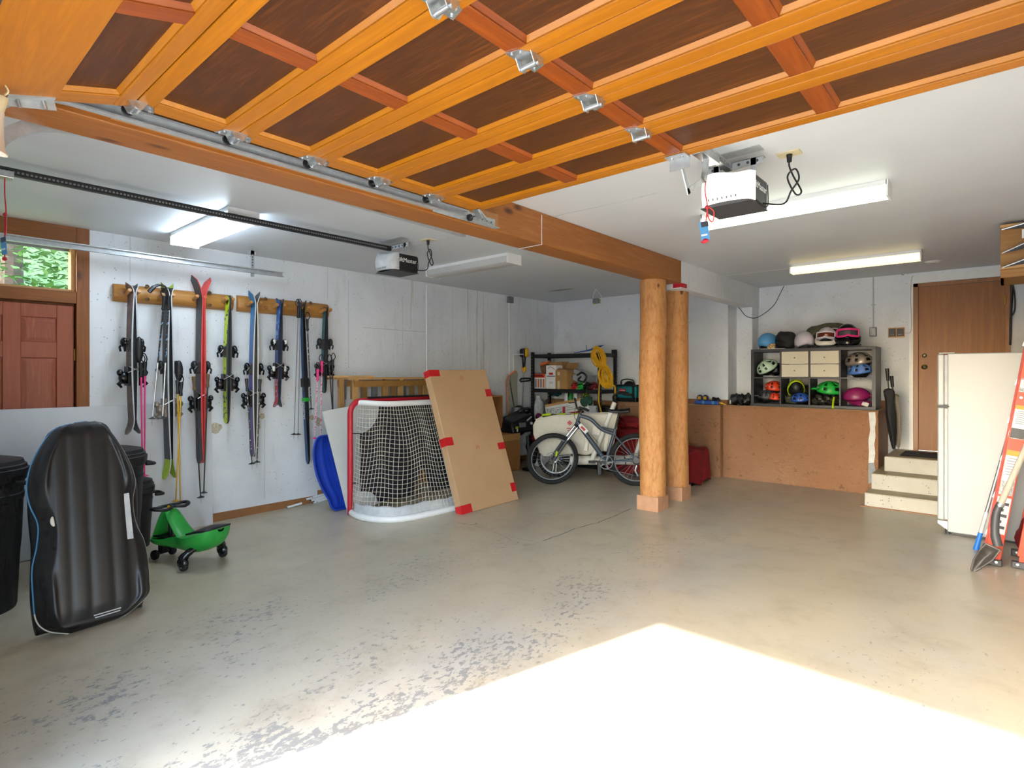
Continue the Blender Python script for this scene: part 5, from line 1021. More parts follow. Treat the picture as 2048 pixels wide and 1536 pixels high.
MB().tube([(-5.88, yT, zq(743)), (-5.90, yT-.03, zq(830))], .012, 8).build('shaft', 'steel', tr_, smooth=True, world=True)
MB().tube(spline([(-5.88, yT-.10, zq(761)), (-5.84, yT-.10, zq(757)), (-5.80, yT+.06, zq(757)), (-5.82, yT+.10, zq(760)), (-5.88, yT+.08, zq(762)), (-5.88, yT-.08, zq(763))], 4), .014, 8).build('loop_handle', 'black', tr_, smooth=True, world=True)
tag(MB().box((-5.98, yT-.15, zq(709)-.006), (-5.84, yT+.02, zq(709)+.006)).box((-5.98, yT-.15, zq(709)-.30), (-5.965, yT-.13, zq(709))).build('wall_hook', 'white'), 'white shelf bracket holding the string trimmer', 'bracket')

# ================================================================ black rack with its load
RX0, RX1, RY0, RY1 = -5.86, -4.57, 7.21, 7.66; SZ = [.10, .73, 1.24, 1.80]
rk = thing('shelving_rack', 'black metal shelving rack loaded with boxes against the back wall', 'shelf rack', (-5.2, 7.43, fz(7.4)))
for x in (RX0, RX1):
    for y in (RY0, RY1):
        up_ = MB().box((x-.022, y-.022, fz(7.4)), (x+.022, y+.022, 1.84)).build('upright', 'black', rk, world=True)
        sl = MB()
        for k in range(34): sl.cbox((x+(.0225 if x > -5 else 0), y-(.0225 if x < -5 else 0), .12+.05*k), (.002, .012, .022) if x > -5 else (.012, .002, .022))
        tag(sl.build('slot_row', 'mid_grey', up_, world=True), kind='stuff')
for z in SZ:
    for y in (RY0, RY1): MB().box((RX0, y-.012, z-.055), (RX1, y+.012, z)).build('beam', 'black', rk, world=True)
    for x in (RX0, RX1): MB().box((x-.012, RY0, z-.055), (x+.012, RY1, z)).build('end_beam', 'black', rk, world=True)
    if z < 1.7: MB().box((RX0, RY0, z-.012), (RX1, RY1, z)).build('deck', 'dark_grey', rk, world=True)
MB().box((RX1-.05, RY1-.03, 1.74), (RX1+.03, RY1+.0, 1.86)).build('corner_bracket', 'black', rk, world=True)
def carton(name, label, c, d, mat, rz=0, cat='box', parts=()):
    o = thing(name, label, cat, c, rz); MB().box((-d[0]/2, -d[1]/2, 0), (d[0]/2, d[1]/2, d[2])).build('body', mat, o, bevel=.004)
    for (nm, a, b_, mt) in parts: MB().box(a, b_).build(nm, mt, o)
    return o
def ry(x, y=0): return ony(x, 700, RY0+.06).x
z = SZ[2]+.002
bx_ = lambda x0, x1: (ony((x0+x1)/2, 760, RY0+.13).x, ony(x1, 760, RY0+.13).x-ony(x0, 760, RY0+.13).x)
cx, w_ = bx_(1072, 1097); c = carton('bottle_carton', 'orange and white printed carton on the upper rack shelf', (cx, RY0+.13, z), (w_, .2, .24), 'label_white', parts=[('orange_band', (-w_/2-.001, -.102, .18), (w_/2+.001, -.10, .24), 'helmet_red')] )
for k in range(5): MB().box((-w_/2+.012+k*w_/5, -.104, .02), (-w_/2+.012+k*w_/5+w_/9, -.10, .16)).build('bottle_print', 'mid_grey' if k % 2 else 'orange', c)
MB().cbox((0, -.1035, .212), (w_*.7, .003, .03)).build('print_band', 'dark_red', c)
cx, w_ = bx_(1098, 1118); c = carton('drink_carton', 'tall white carton with a red emblem on the upper rack shelf', (cx, RY0+.14, z), (w_, .18, .38), 'label_white')
MB().tube(spline([(-w_*.3, -.092, .33), (0, -.092, .355), (w_*.35, -.092, .31)], 4), .004, 5).build('red_curve', 'red', c); MB().cbox((0, -.092, .245), (w_*.4, .003, .035)).build('emblem', 'red', c); MB().cbox((0, -.092, .205), (w_*.8, .003, .012)).build('print_line', 'navy', c); MB().cbox((0, -.092, .10), (w_*.3, .003, .03)).build('small_print', 'light_grey', c)
cx, w_ = bx_(1118, 1144); c = carton('cardboard_box', 'open brown cardboard box with raised flaps on the upper rack shelf', (cx, RY0+.14, z), (w_, .22, .30), 'cardboard_tan', rz=R(-8))
for (nm, a, b_, h) in (('flap', (w_/2, -.11, .30), (w_/2+.13, -.11, .24), .22), ): MB().add([(w_/2, -.11, .30), (w_/2+.14, -.10, .235), (w_/2+.14, .10, .245), (w_/2, .11, .30)], [(0, 1, 2, 3)]).build('flap', 'cardboard_dark', c, solid=.005)
MB().add([(-w_/2, .11, .30), (w_/2, .11, .30), (w_/2, .16, .42), (-w_/2+.02, .16, .42)], [(0, 1, 2, 3)]).build('flap', 'cardboard_dark', c, solid=.005); MB().add([(-w_/2, -.11, .30), (w_/2, -.11, .30), (w_/2-.03, -.04, .315), (-w_/2-.06, -.04, .335)], [(0, 1, 2, 3)]).build('flap', 'cardboard_tan', c, solid=.005)
MB().box((-w_*.3, -.112, 0), (-w_*.1, -.11, .13)).build('paper_label', 'ivory', c); MB().box((-w_*.3, -.112, .22), (-w_*.1, -.11, .27)).build('paper_label', 'ivory', c)
cx = ony(1112, 730, RY1-.12).x; carton('cardboard_box', 'brown carton at the back of the upper rack shelf', (cx, RY1-.14, z), (.42, .2, .44), 'cardboard_dark'); 
cx = ony(1090, 730, RY0+.2).x; c = thing('storage_tub', 'dark crumpled bag with an orange lid on the orange carton', 'bag', (cx, RY0+.22, z+.24)); bag((cx, RY0+.22, z+.33), (.10, .08, .10), '', 11).build('body', 'cork', c, smooth=True, world=True); MB().cbox((cx+.04, RY0+.15, z+.42), (.16, .10, .035), Euler((.2, -.3, .2)).to_matrix()).build('lid', 'orange', c, world=True, bevel=.01)
cx = ony(1163, 760, RY0+.15).x; c = thing('clear_tub', 'tilted clear plastic tub holding a black cable', 'tub', (cx, RY0+.15, z)); M = Matrix.Translation((0, 0, 0)) @ Matrix.Rotation(R(22), 4, 'Y'); I = Matrix.Translation((cx, RY0+.17, z+.11))
MB(I @ M).add([(-.12, -.10, 0), (.12, -.10, 0), (.12, .10, 0), (-.12, .10, 0), (-.14, -.12, .17), (.14, -.12, .17), (.14, .12, .17), (-.14, .12, .17)], [(3,2,1,0), (0,1,5,4), (1,2,6,5), (2,3,7,6), (3,0,4,7)]).build('tub', 'clear_plastic', c, world=True, solid=.004)
MB().tube(spline([(cx-.02, RY0+.06, z+.22), (cx+.08, RY0+.05, z+.26), (cx+.16, RY0+.05, z+.20), (cx+.10, RY0+.06, z+.12), (cx, RY0+.06, z+.15), (cx+.06, RY0+.05, z+.2)], 5), .016, 8).build('cable', 'black', c, smooth=True, world=True)
for (px_, mat, lb, sd) in ((1150, 'red_print', 'red wrapped bundle beside the open cardboard box', 21), (1160, 'bright_green', 'green wrapped bundle in front of the clear tub', 22), (1174, 'black', 'dark gear bundle at the right end of the upper rack shelf', 23), (1184, 'dark_red', 'dark red tool bundle at the right end of the upper rack shelf', 24)):
    cx = ony(px_, 770, RY0+.05).x; o = thing('wrapped_bundle', lb, 'bundle', (cx, RY0+.07, z), group='small bundles on the upper rack shelf'); bag((cx, RY0+.08, z+.05), (.085, .05, .055), mat, sd, .2).build('body', mat, o, smooth=True, world=True); MB().tube([(cx-.06, RY0+.03, z+.06), (cx+.05, RY0+.03, z+.09)], .008, 6).build('tie', 'black', o, world=True)
# middle shelf
z = SZ[1]+.002; yy = RY0+.10
cx = ony(1077, 815, yy).x; o = thing('plastic_jug', 'translucent white jug at the left end of the middle rack shelf', 'jug', (cx, yy, z)); MB().lathe([(.085, 0), (.09, .02), (.09, .24), (.075, .29), (.04, .33), (.035, .37), (0, .372)], (cx, yy, z), 18).build('body', 'light_grey', o, smooth=True, world=True); MB().lathe([(.04, .36), (.04, .39), (0, .392)], (cx, yy, z), 14).build('cap', 'off_white', o, smooth=True, world=True); MB().tube(spline([(cx+.03, yy-.06, z+.31), (cx+.07, yy-.09, z+.26), (cx+.06, yy-.08, z+.18)], 4), .013, 7).build('handle', 'light_grey', o, smooth=True, world=True)
a, b_ = ony(1090, 814, RY0-.02), ony(1174, 799, RY0-.02); L_ = (b_-a).length; ang = math.atan2(b_.z-a.z, b_.x-a.x); M = Matrix.Translation(((a+b_)/2)) @ Matrix.Rotation(-ang, 4, 'Y'); c = thing('long_carton', 'long white carton with an orange edge lying slanted on the middle rack shelf', 'box', M=M)
MB().box((-L_/2, 0, -.15), (L_/2, .16, .0)).build('body', 'label_white', c, bevel=.003); MB().box((-L_/2, 0, 0), (L_/2, .16, .035)).build('edge_strip', 'orange' if 0 else 'pine_wood', c)
for k in range(3): MB().box((-L_*.42, -.002, -.05-.03*k), (L_*.1+.05*k, 0, -.043-.03*k)).build('print_line', 'mid_grey', c)
for (x, y, d, mat, lb, nm) in ((1112, 838, (.20, .08, .12), 'bag_print', 'crumpled printed bag at the front of the middle rack shelf', 'plastic_bag'), (1078, 842, (.06, .06, .05), 'magenta', 'small magenta bag beside the white jug', 'small_bag'), (1172, 812, (.11, .06, .09), 'dark_green', 'dark green cloth bag hanging over the long carton', 'cloth_bag'), (1108, 786, (.17, .08, .12), 'dark_teal', 'dark teal duffel at the back of the middle rack shelf', 'duffel_bag')):
    p = ony(x, y-8, RY0+(.3 if nm == 'duffel_bag' else .02)); o = thing(nm, lb, 'bag', (p.x, p.y, p.z-d[2])); bag((p.x, p.y, p.z), d, mat, x, .10, 20, 14).build('body', mat, o, smooth=True, world=True); MB().tube(spline([(p.x-.05, p.y, p.z+d[2]*.8), (p.x, p.y-.02, p.z+d[2]*1.25), (p.x+.05, p.y, p.z+d[2]*.8)], 4), .008, 6).build('handle', mat, o, smooth=True, world=True)
for (x, col, lb) in ((1134, 'white', 'white spray can on the middle rack shelf'), (1141, 'green', 'green labelled can on the middle rack shelf'), (1152, 'white', 'slim white bottle on the middle rack shelf'), (1160, 'silver_brown', 'silver can on the middle rack shelf'), (1172, 'lime', 'yellow green can on the middle rack shelf')):
    p = ony(x, 790, RY1-.1); o = thing('spray_can', lb, 'can', (p.x, p.y, z+.25), group='cans at the back of the middle rack shelf'); MB().lathe([(.045, 0), (.047, .01), (.047, .17), (.035, .19), (0, .19)], (p.x, p.y, z+.25), 14).build('can', col, o, smooth=True, world=True); MB().lathe([(.03, .19), (.03, .23), (0, .232)], (p.x, p.y, z+.25), 12).build('cap', 'black', o, smooth=True, world=True)
tag(MB().box((-5.2, RY1-.2, z), (-4.62, RY1-.03, z+.248)).build('storage_box', 'dark_grey'), 'dark box at the back of the middle rack shelf carrying the cans', 'box')
p = ony(1143, 832, RY0+.02); c = carton('snack_carton', 'red carton with a white badge on the middle rack shelf', (p.x, RY0+.08, z), (.30, .18, .24), 'red', rz=R(6)); MB().cbox((-.06, -.092, .10), (.08, .004, .09)).build('badge', 'label_white', c, bevel=.01); MB().box((.02, -.0915, .03), (.14, -.09, .16)).build('photo_print', 'red_print', c)
p = ony(1181, 820, RY0+.02); carton('white_carton', 'plain pale grey carton at the right end of the middle rack shelf', (p.x, RY0+.08, z+.09), (.22, .16, .18), 'light_grey'); tag(MB().box((p.x-.11, RY0, z), (p.x+.11, RY0+.16, z+.088)).build('flat_carton', 'cardboard_tan'), 'flat carton under the pale grey carton on the rack', 'box')
# bottom deck
p = ony(1100, 870, RY0); carton('storage_box', 'dark storage box on the lowest rack deck', (-5.45, RY0+.22, SZ[0]+.002), (.6, .36, .42), 'dark_grey', parts=[('lid', (-.31, -.19, .42), (.31, .19, .45), 'black')])
# on top of the rack: blue rod tangle, and the yellow cord
p0 = ony(1190, 700, RY0); o = thing('blue_kite', 'thin blue folded kite lying on top of the rack', 'kite', (p0.x, RY0+.1, 1.80)); MB().tube([ony(1148, 706, RY0+.05), ony(1180, 700, RY0+.08), ony(1196, 694, RY0+.1), ony(1208, 690, RY0+.1)], [.004, .012, .02, .003], 6).build('folded_sail', 'royal', o, smooth=True, world=True); MB().tube([ony(1172, 690, RY0+.06), ony(1174, 700, RY0+.06)], .005, 5).build('spar', 'navy', o, world=True)
yc_ = thing('extension_cord', 'yellow cord coiled in a figure eight on the front of the rack', 'cord', (ony(1200, 770, RY0-.05).x, RY0-.05, 1.3)); r_ = random.Random(9); cm = MB(); YF = RY0-.06
def oval(px_, py_, ax_, ay_, tl_, n=20):
    out = []
    for k in range(n):
        a = 2*math.pi*k/n; x = ax_*math.cos(a); y = ay_*math.sin(a); c_, s_ = math.cos(tl_), math.sin(tl_); out.append((px_+x*c_-y*s_, py_+x*s_+y*c_))
    return out
for k in range(14):
    ov = oval(1197+r_.uniform(-3, 3), 714+r_.uniform(-2, 3), 9+r_.uniform(-5, 4), 19+r_.uniform(-3, 2), R(-18+r_.uniform(-7, 7))); cm.tube([ony(x, y, YF+r_.uniform(-.03, .03)) for x, y in ov], .008, 6, closed=True)
for k in range(16):
    ov = oval(1212+r_.uniform(-3, 3), 753+r_.uniform(-3, 3), 10+r_.uniform(-7, 4), 23+r_.uniform(-4, 2), R(-12+r_.uniform(-8, 8))); cm.tube([ony(x, y, YF+r_.uniform(-.03, .03)) for x, y in ov], .008, 6, closed=True)
lo_ = cm.build('coil', 'yellow', yc_, smooth=True, world=True); tag(lo_, kind='stuff')
MB().tube([ony(x, y, YF) for x, y in [(1196, 733), (1202, 734), (1210, 736)]], .022, 8).build('wrap', 'gold', yc_, smooth=True, world=True)
MB().tube(spline([ony(x, y, YF) for x, y in [(1199, 760), (1198, 785), (1198, 805), (1202, 822), (1207, 832)]], 4), .009, 6).tube(spline([ony(x, y, YF-.02) for x, y in [(1225, 770), (1230, 775), (1229, 800), (1225, 825), (1222, 845)]], 4), .012, 6).build('hanging_end', 'yellow', yc_, smooth=True, world=True)

# ================================================================ mountain bike
def wheel(M, r, root, rim='mid_grey', tw=.031, spokes=True, name='wheel', rimw=.018):
    wo = MB(M).tube([(r-tw+0, 0, 0)], .01) if 0 else None
    ty = MB(M).tube([((r-tw)*math.cos(a), 0, (r-tw)*math.sin(a)) for a in [2*math.pi*k/44 for k in range(44)]], tw, 10, closed=True).build(name, 'tyre', root, smooth=True)
    MB(M).tube([((r-2*tw-.004)*math.cos(a), 0, (r-2*tw-.004)*math.sin(a)) for a in [2*math.pi*k/44 for k in range(44)]], rimw*.55, 8, closed=True).build('rim', rim, ty, smooth=True)
    MB(M).cyl((0, -.035, 0), (0, .035, 0), .016, n=12).build('hub', 'black', ty, smooth=True)
    if spokes:
        s = MB(M)
        for k in range(28): a = 2*math.pi*k/28; b_ = a+(.5 if k % 2 else -.5); q_ = .02 if k % 4 < 2 else -.02; s.tube([(.02*math.cos(b_), q_, .02*math.sin(b_)), ((r-2*tw-.008)*math.cos(a), 0, (r-2*tw-.008)*math.sin(a))], .0012, 4, caps=False)
        tag(s.build('spokes', 'steel', ty), kind='stuff'); ty.children[-1].name = 'spoke_set'
    dsc = MB(M)
    for rr_ in (.075, .045): dsc.tube([(rr_*math.cos(a), .042, rr_*math.sin(a)) for a in [2*math.pi*k/28 for k in range(28)]], .005, 5, closed=True)
    for k in range(6): a = k*R(60); dsc.tube([(.02*math.cos(a), .042, .02*math.sin(a)), (.075*math.cos(a+.4), .042, .075*math.sin(a+.4))], .004, 4)
    dsc.build('brake_disc', 'steel', ty, smooth=True)
    return ty
fc, rc_ = fl(1105, 968), fl(1272, 971); u = (rc_-fc); u.z = 0; wb = u.length; u.normalize(); side = Vector((u.y, -u.x, 0))      # x runs to the rear, y towards the camera
MBk = frame((fc.x, fc.y, fz(fc.y)), u, -side); lean_ = Matrix.Rotation(R(4), 4, 'X')
mb_ = thing('mountain_bike', 'dark grey mountain bike standing in front of the white cargo bike', 'bicycle', M=MBk @ lean_)
Rw = .345
def T(pts, r, nm, mat, root=mb_, n=10): return MB().tube(pts, r, n).build(nm, mat, root, smooth=True)
st_ = R(14)                                           # the bars are turned
head_t, head_b = Vector((.36, 0, .93)), Vector((.315, 0, .80)); axl = (head_t-head_b).normalized(); FA = Vector((0, 0, Rw)); Mst = Matrix.Translation(head_b) @ Matrix.Rotation(st_, 4, axl) @ Matrix.Translation(-head_b)
wheel(Mst @ Matrix.Translation(FA), Rw, mb_); wheel(Matrix.Translation((wb, 0, Rw)), Rw, mb_)
bb = Vector((wb-.385, 0, .315)); stt = Vector((wb-.265, 0, .74))
T([head_t, head_b], .022, 'head_tube', 'slate'); T(spline([head_t-axl*.02, Vector((.50, 0, .86)), Vector((.64, 0, .735)), stt+Vector((.005, 0, -.07))], 5), .025, 'top_tube', 'slate')
T([head_b+axl*.03, bb], .031, 'down_tube', 'slate'); T([bb, stt], .022, 'seat_tube', 'slate'); T(spline([Vector((.60, 0, .765)), Vector((.67, 0, .755)), stt-Vector((0, 0, .015))], 4), .010, 'brace_tube', 'slate')
for s in (-1, 1):
    T([stt+Vector((.0, s*.02, -.09)), Vector((wb, s*.055, Rw))], .011, 'seat_stay', 'slate'); T([bb+Vector((0, s*.03, 0)), Vector((wb, s*.055, Rw))], .012, 'chain_stay', 'slate')
T([stt-Vector((.01, 0, .03)), stt+Vector((.045, 0, .20))], .0145, 'seat_post', 'black')
sc_ = stt+Vector((.05, 0, .215))
def saddle(root, c):
    def sf(a, b_):
        x = lerp(-.14, .13, a); w2 = lerp(.02, .075, max(0, min(1, (a-.35)/.5))); return (c.x+x, c.y+(b_-.5)*2*w2, c.z+.02+.015*(abs(a-.5)*2)**2+.018*a-(.03*abs(2*b_-1)**3))
    s = MB().grid(sf, 16, 9).build('saddle', 'black', root, smooth=True, solid=.02, ang=0); MB().tube([(c.x-.10, c.y, c.z+.0), (c.x+.0, c.y+.02, c.z-.02), (c.x+.09, c.y+.03, c.z+.02)], .004, 6).build('saddle_rail', 'zinc', s, smooth=True)
saddle(mb_, sc_)
cwn = MB(Mst)
for s in (-1, 1):
    MB(Mst).tube([head_b+Vector((.0, s*.062, -.03)), head_b.lerp(FA, .45)+Vector((0, s*.062, 0))], .016, 10).build('stanchion', 'steel', mb_, smooth=True); MB(Mst).tube([head_b.lerp(FA, .42)+Vector((0, s*.062, 0)), FA+Vector((0, s*.062, 0))], [.021, .019], 10).build('fork_leg', 'dark_grey', mb_, smooth=True)
MB(Mst).tube([head_b+Vector((0, -.075, -.035)), head_b+Vector((0, 0, -.015)), head_b+Vector((0, .075, -.035))], .02, 10).build('fork_crown', 'black', mb_, smooth=True)
MB(Mst).tube([FA+Vector((.03, -.075, .06)), FA+Vector((.045, -.075, .12))], .016, 8).build('caliper', 'lime', mb_, smooth=True)
stm = head_t+axl*.06; MB(Mst).tube([head_t, stm, stm+Vector((-.06, 0, .02))], .017, 8).build('stem', 'black', mb_, smooth=True); hb = stm+Vector((-.06, 0, .02))
bar_ = MB(Mst).tube([hb+Vector((.05, -.36, .05)), hb+Vector((.01, -.12, .04)), hb, hb+Vector((.01, .12, .04)), hb+Vector((.05, .36, .05))], .013, 8).build('handlebar', 'black', mb_, smooth=True)
for s in (-1, 1): MB(Mst).tube([hb+Vector((.035, s*.25, .048)), hb+Vector((.052, s*.37, .05))], .018, 8).build('grip', 'black_rubber', bar_, smooth=True); MB(Mst).tube([hb+Vector((.02, s*.2, .035)), hb+Vector((-.05, s*.25, .02)), hb+Vector((-.045, s*.33, .015))], .006, 6).build('brake_lever', 'black', bar_, smooth=True)
cr_m = MB(Matrix.Translation(bb+Vector((0, -.06, 0)))); cr_m.tube([(.085*math.cos(a), 0, .085*math.sin(a)) for a in [2*math.pi*k/28 for k in range(28)]], .006, 6, closed=True)
for k in range(5): cr_m.bar((0, 0, 0), (.083*math.cos(k*1.2566), 0, .083*math.sin(k*1.2566)), .018, .005, (0, 1, 0))
cr_m.build('chainring', 'mid_grey', mb_)
T([bb+Vector((0, -.08, 0)), bb+Vector((-.17, -.09, .02))], [.016, .012], 'crank', 'dark_grey'); MB().cbox(bb+Vector((-.18, -.14, .02)), (.09, .09, .02)).build('pedal', 'black', mb_, bevel=.004); T([bb+Vector((0, .08, 0)), bb+Vector((.17, .09, -.02))], [.016, .012], 'crank', 'dark_grey')
MB().lathe([(.02, 0), (.055, .004), (.05, .012), (.035, .02), (.02, .02)], n=20, M=Matrix.Translation((wb, -.05, Rw)) @ Matrix.Rotation(R(90), 4, 'X')).build('cassette', 'chain', mb_)
T(spline([bb+Vector((0, -.062, .088)), Vector((wb, -.062, Rw+.05))], 2), .004, 'chain', 'chain'); T(spline([bb+Vector((0, -.062, -.088)), Vector((wb-.03, -.065, .16))], 2), .004, 'chain', 'chain'); T([Vector((wb, -.065, Rw-.06)), Vector((wb-.02, -.07, .22)), Vector((wb+.02, -.07, .15))], .014, 'derailleur', 'zinc')
T(spline([hb+Vector((-.02, .1, .0)), hb+Vector((-.03, -.03, -.12)), head_b+Vector((.08, -.03, -.02)), bb+Vector((-.1, -.04, .25))], 5), .003, 'brake_hose', 'black', n=5)
MB().cbox(head_b.lerp(bb, .17)+Vector((.02, -.034, .03)), (.14, .006, .06), Euler((0, R(46), 0)).to_matrix()).build('race_plate', 'label_white', mb_, bevel=.002); MB().cbox(head_b.lerp(bb, .17)+Vector((.02, -.038, .03)), (.07, .004, .03), Euler((0, R(46), 0)).to_matrix()).build('plate_number', 'red', mb_)

# ================================================================ white cargo bike behind it
oc = fc + Vector((-u.y, u.x, 0))*.50 + u*.02; Mc = frame((oc.x, oc.y, fz(oc.y)), u, -side); cg = thing('cargo_bike', 'white cargo bike with a big cream box behind the mountain bike', 'bicycle', M=Mc)
wheel(Matrix.Translation((.0, 0, .26)), .26, cg, 'light_grey', .024, rimw=.026); wheel(Matrix.Translation((1.50, 0, .33)), .33, cg, 'light_grey', .024)
bt = [(-.27, .80), (-.20, .845), (.0, .865), (.4, .88), (.84, .90), (.86, .87), (.80, .52), (.76, .43), (.42, .33), (.28, .35), (-.16, .30), (-.22, .36), (-.30, .62), (-.30, .74)]
def boxhull(s):
    return [(x, s*(.17+.10*max(0, min(1, (z-.25)/.6))), z) for x, z in bt]
n_ = len(bt); cbm = MB().add(boxhull(-1)+boxhull(1), [tuple(range(n_)), tuple(range(n_, 2*n_))[::-1]] + [(i, (i+1) % n_, n_+(i+1) % n_, n_+i) for i in range(4, n_)] + [(i, (i+1) % n_, n_+(i+1) % n_, n_+i) for i in range(0, 0)])
cbo = cbm.build('cargo_box', 'cream', cg, bevel=.02, smooth=True, seg=3)
for (x, w2, z0_, z1_) in ((.56, .10, .62, .80), (.44, .05, .40, .84), (.70, .05, .40, .84)): MB().cbox((x, -.245 if z0_ > .5 else -.235, (z0_+z1_)/2), (w2, .012, z1_-z0_), Euler((R(-8), R(8), 0)).to_matrix()).build('moulded_rib', 'cream', cbo, bevel=.004)
MB().tube([(-.26, -.27, .82), (0, -.272, .875), (.4, -.272, .89), (.84, -.272, .91)], .012, 6).build('box_edge', 'cream', cbo, smooth=True)
MB().cbox((.22, -.262, .705), (.12, .004, .012)).build('print_line', 'red', cg); MB().cbox((.22, -.260, .675), (.10, .004, .010)).build('print_line', 'red', cg); MB().cbox((.20, -.266, .78), (.05, .006, .05), Euler((0, R(45), 0)).to_matrix()).build('leaf_mark', 'red', cg)
MB().cbox((.28, 0, .85), (.9, .46, .03)).build('box_cover', 'black', cg, bevel=.01)
for k in range(3): MB().tube([(-.18+.2*k, -.2, .875+.004*k), (-.06+.2*k, -.18, .89+.004*k)], .018, 6).build('cover_trim', 'lime', cg, smooth=True)
T([Vector((.50, -.29, .30)), Vector((.80, -.27, 1.06))], .032, 'steering_tube', 'off_white', cg); T([Vector((.2, -.08, .25)), Vector((1.15, -.02, .26))], .065, 'main_beam', 'off_white', cg); T([Vector((1.08, 0, .24)), Vector((1.25, 0, .84))], .03, 'seat_tube', 'off_white', cg); T([Vector((1.14, 0, .45)), Vector((1.50, 0, .33))], .025, 'chain_stay', 'off_white', cg); T([Vector((1.22, 0, .72)), Vector((1.50, 0, .33))], .02, 'seat_stay', 'off_white', cg)
T([Vector((1.25, 0, .84)), Vector((1.29, 0, .97))], .015, 'seat_post', 'black', cg); saddle(cg, Vector((1.31, 0, .98)))
T(spline([Vector((.80, -.27, 1.04)), Vector((.79, -.16, 1.13)), Vector((.83, 0, 1.16))], 3), .02, 'stem', 'black', cg); cgb = T(spline([Vector((.97, -.33, 1.17)), Vector((.87, -.25, 1.18)), Vector((.83, 0, 1.16)), Vector((.87, .25, 1.18)), Vector((.97, .33, 1.17))], 4), .012, 'handlebar', 'black', cg)
for s in (-1, 1): MB().tube([(.91, s*.28, 1.175), (1.02, s*.36, 1.165)], .018, 8).build('grip', 'black_rubber', cgb, smooth=True)
MB().tube([(1.50+.36*math.cos(a), 0, .33+.36*math.sin(a)) for a in [R(80)+R(90)*k/14 for k in range(15)]], .03, 8).build('rear_fender', 'off_white', cg, smooth=True); MB().tube([(.285*math.cos(a), 0, .26+.285*math.sin(a)) for a in [R(40)+R(110)*k/10 for k in range(11)]], .03, 8).build('front_fender', 'black', cg, smooth=True)
MB().cbox((.60, 0, .15), (.06, .3, .18)).build('kickstand', 'black', cg, bevel=.01); T(spline([Vector((.62, -.1, .42)), Vector((.66, -.16, .22)), Vector((.80, -.16, .12)), Vector((.95, -.14, .2)), Vector((.9, -.12, .45))], 5), .008, 'cable_loop', 'black', cg, 6)
MB().cbox((1.28, -.07, .33), (.30, .04, .12)).build('chain_case', 'dark_grey', cg, bevel=.03)

# ================================================================ red cloth over a covered shape
def cloth(x0, x1, y0, y1, zt, label, sd, rx=.10):
    o = thing('red_blanket', label, 'blanket', ((x0+x1)/2, (y0+y1)/2, fz(y0)), group='red blankets over covered shapes'); r_ = random.Random(sd); ph = [r_.uniform(0, 6.28) for _ in range(5)]
    cx, cy, hx, hy = (x0+x1)/2, (y0+y1)/2, (x1-x0)/2, (y1-y0)/2
    def fn(a, b_):
        t = 2*math.pi*a; zf = b_; c_, s_ = math.cos(t), math.sin(t); k = (abs(c_)**5+abs(s_)**5)**(-.2)
        if zf < .45: f = zf/.45; rr_ = f; z = zt + .03*math.sin(5*a*6.28+ph[0])*f*.6 + .03*math.sin(9*f+ph[1])*(1-f) - .02*f*f
        else: f = (zf-.45)/.55; rr_ = 1+.03+.06*f*(.6+.4*math.sin(7*t+ph[2])) + .03*math.sin(13*t+ph[3])*f; z = zt-.02 - (zt-.02-fz(y0)-.03-.03*math.sin(5*t))*f
        return (cx+hx*k*c_*rr_, cy+hy*k*s_*rr_, z)
    MB().grid(fn, 72, 26, cu=True).build('cloth', 'red_cloth', o, smooth=True, world=True, solid=.006, ang=0)
    MB().box((cx-hx*.9, cy-hy*.9, fz(y0)), (cx+hx*.9, cy+hy*.9, fz(y0)+.05)).build('dark_base', 'black', o, world=True)
    return o
cloth(-4.45, -3.72, 7.12, 7.60, .70, 'tall red blanket covering something behind the two bikes', 3)
cloth(-3.68, -2.99, 6.90, 7.50, .50, 'low red blanket covering something right of the log posts', 5)
o = tag(bag((-4.1, 7.35, .76), (.28, .16, .09), '', 31, .2, 24, 14).build('red_throw', 'red_cloth', smooth=True), 'crumpled red throw lying on the tall red blanket', 'blanket')

# ================================================================ on the ledge
def toolbag(x0, x1, label):
    a, b_ = ony(x0, 808, 7.80), ony(x1, 808, 7.80); w2 = b_.x-a.x; o = thing('tool_bag', label, 'tool bag', ((a.x+b_.x)/2, 7.84, LT+.006), group='teal tool bags on the ledge')
    MB().box((-w2/2, -.10, 0), (w2/2, .10, .06)).build('base', 'black', o, bevel=.01); MB().box((-w2/2, -.10, .06), (w2/2, .10, .24)).build('body', 'teal', o, bevel=.02, smooth=True); MB().box((-w2/2+.005, -.09, .24), (w2/2-.005, .09, .265)).build('zip_top', 'black', o, bevel=.008)
    l_ = MB().cbox((-w2*.10, -.1025, .18), (.12, .004, .04)).build('badge', 'red', o); text('makita', .035, 'white', o, frame((-w2*.10, -.105, .178), (1, 0, 0), (0, 0, 1))); MB().cbox((w2*.38, -.102, .15), (.035, .006, .20)).build('strap', 'black', o)
    MB().tube(spline([(-.12, 0, .26), (-.10, -.02, .33), (.0, -.02, .35), (.10, -.02, .33), (.12, 0, .26)], 4), .010, 7).build('handle', 'black', o, smooth=True)
toolbag(1231, 1276, 'teal tool bag with a red badge on the ledge beside the rack'); toolbag(1279, 1330, 'teal tool bag on the ledge half hidden by the log posts')
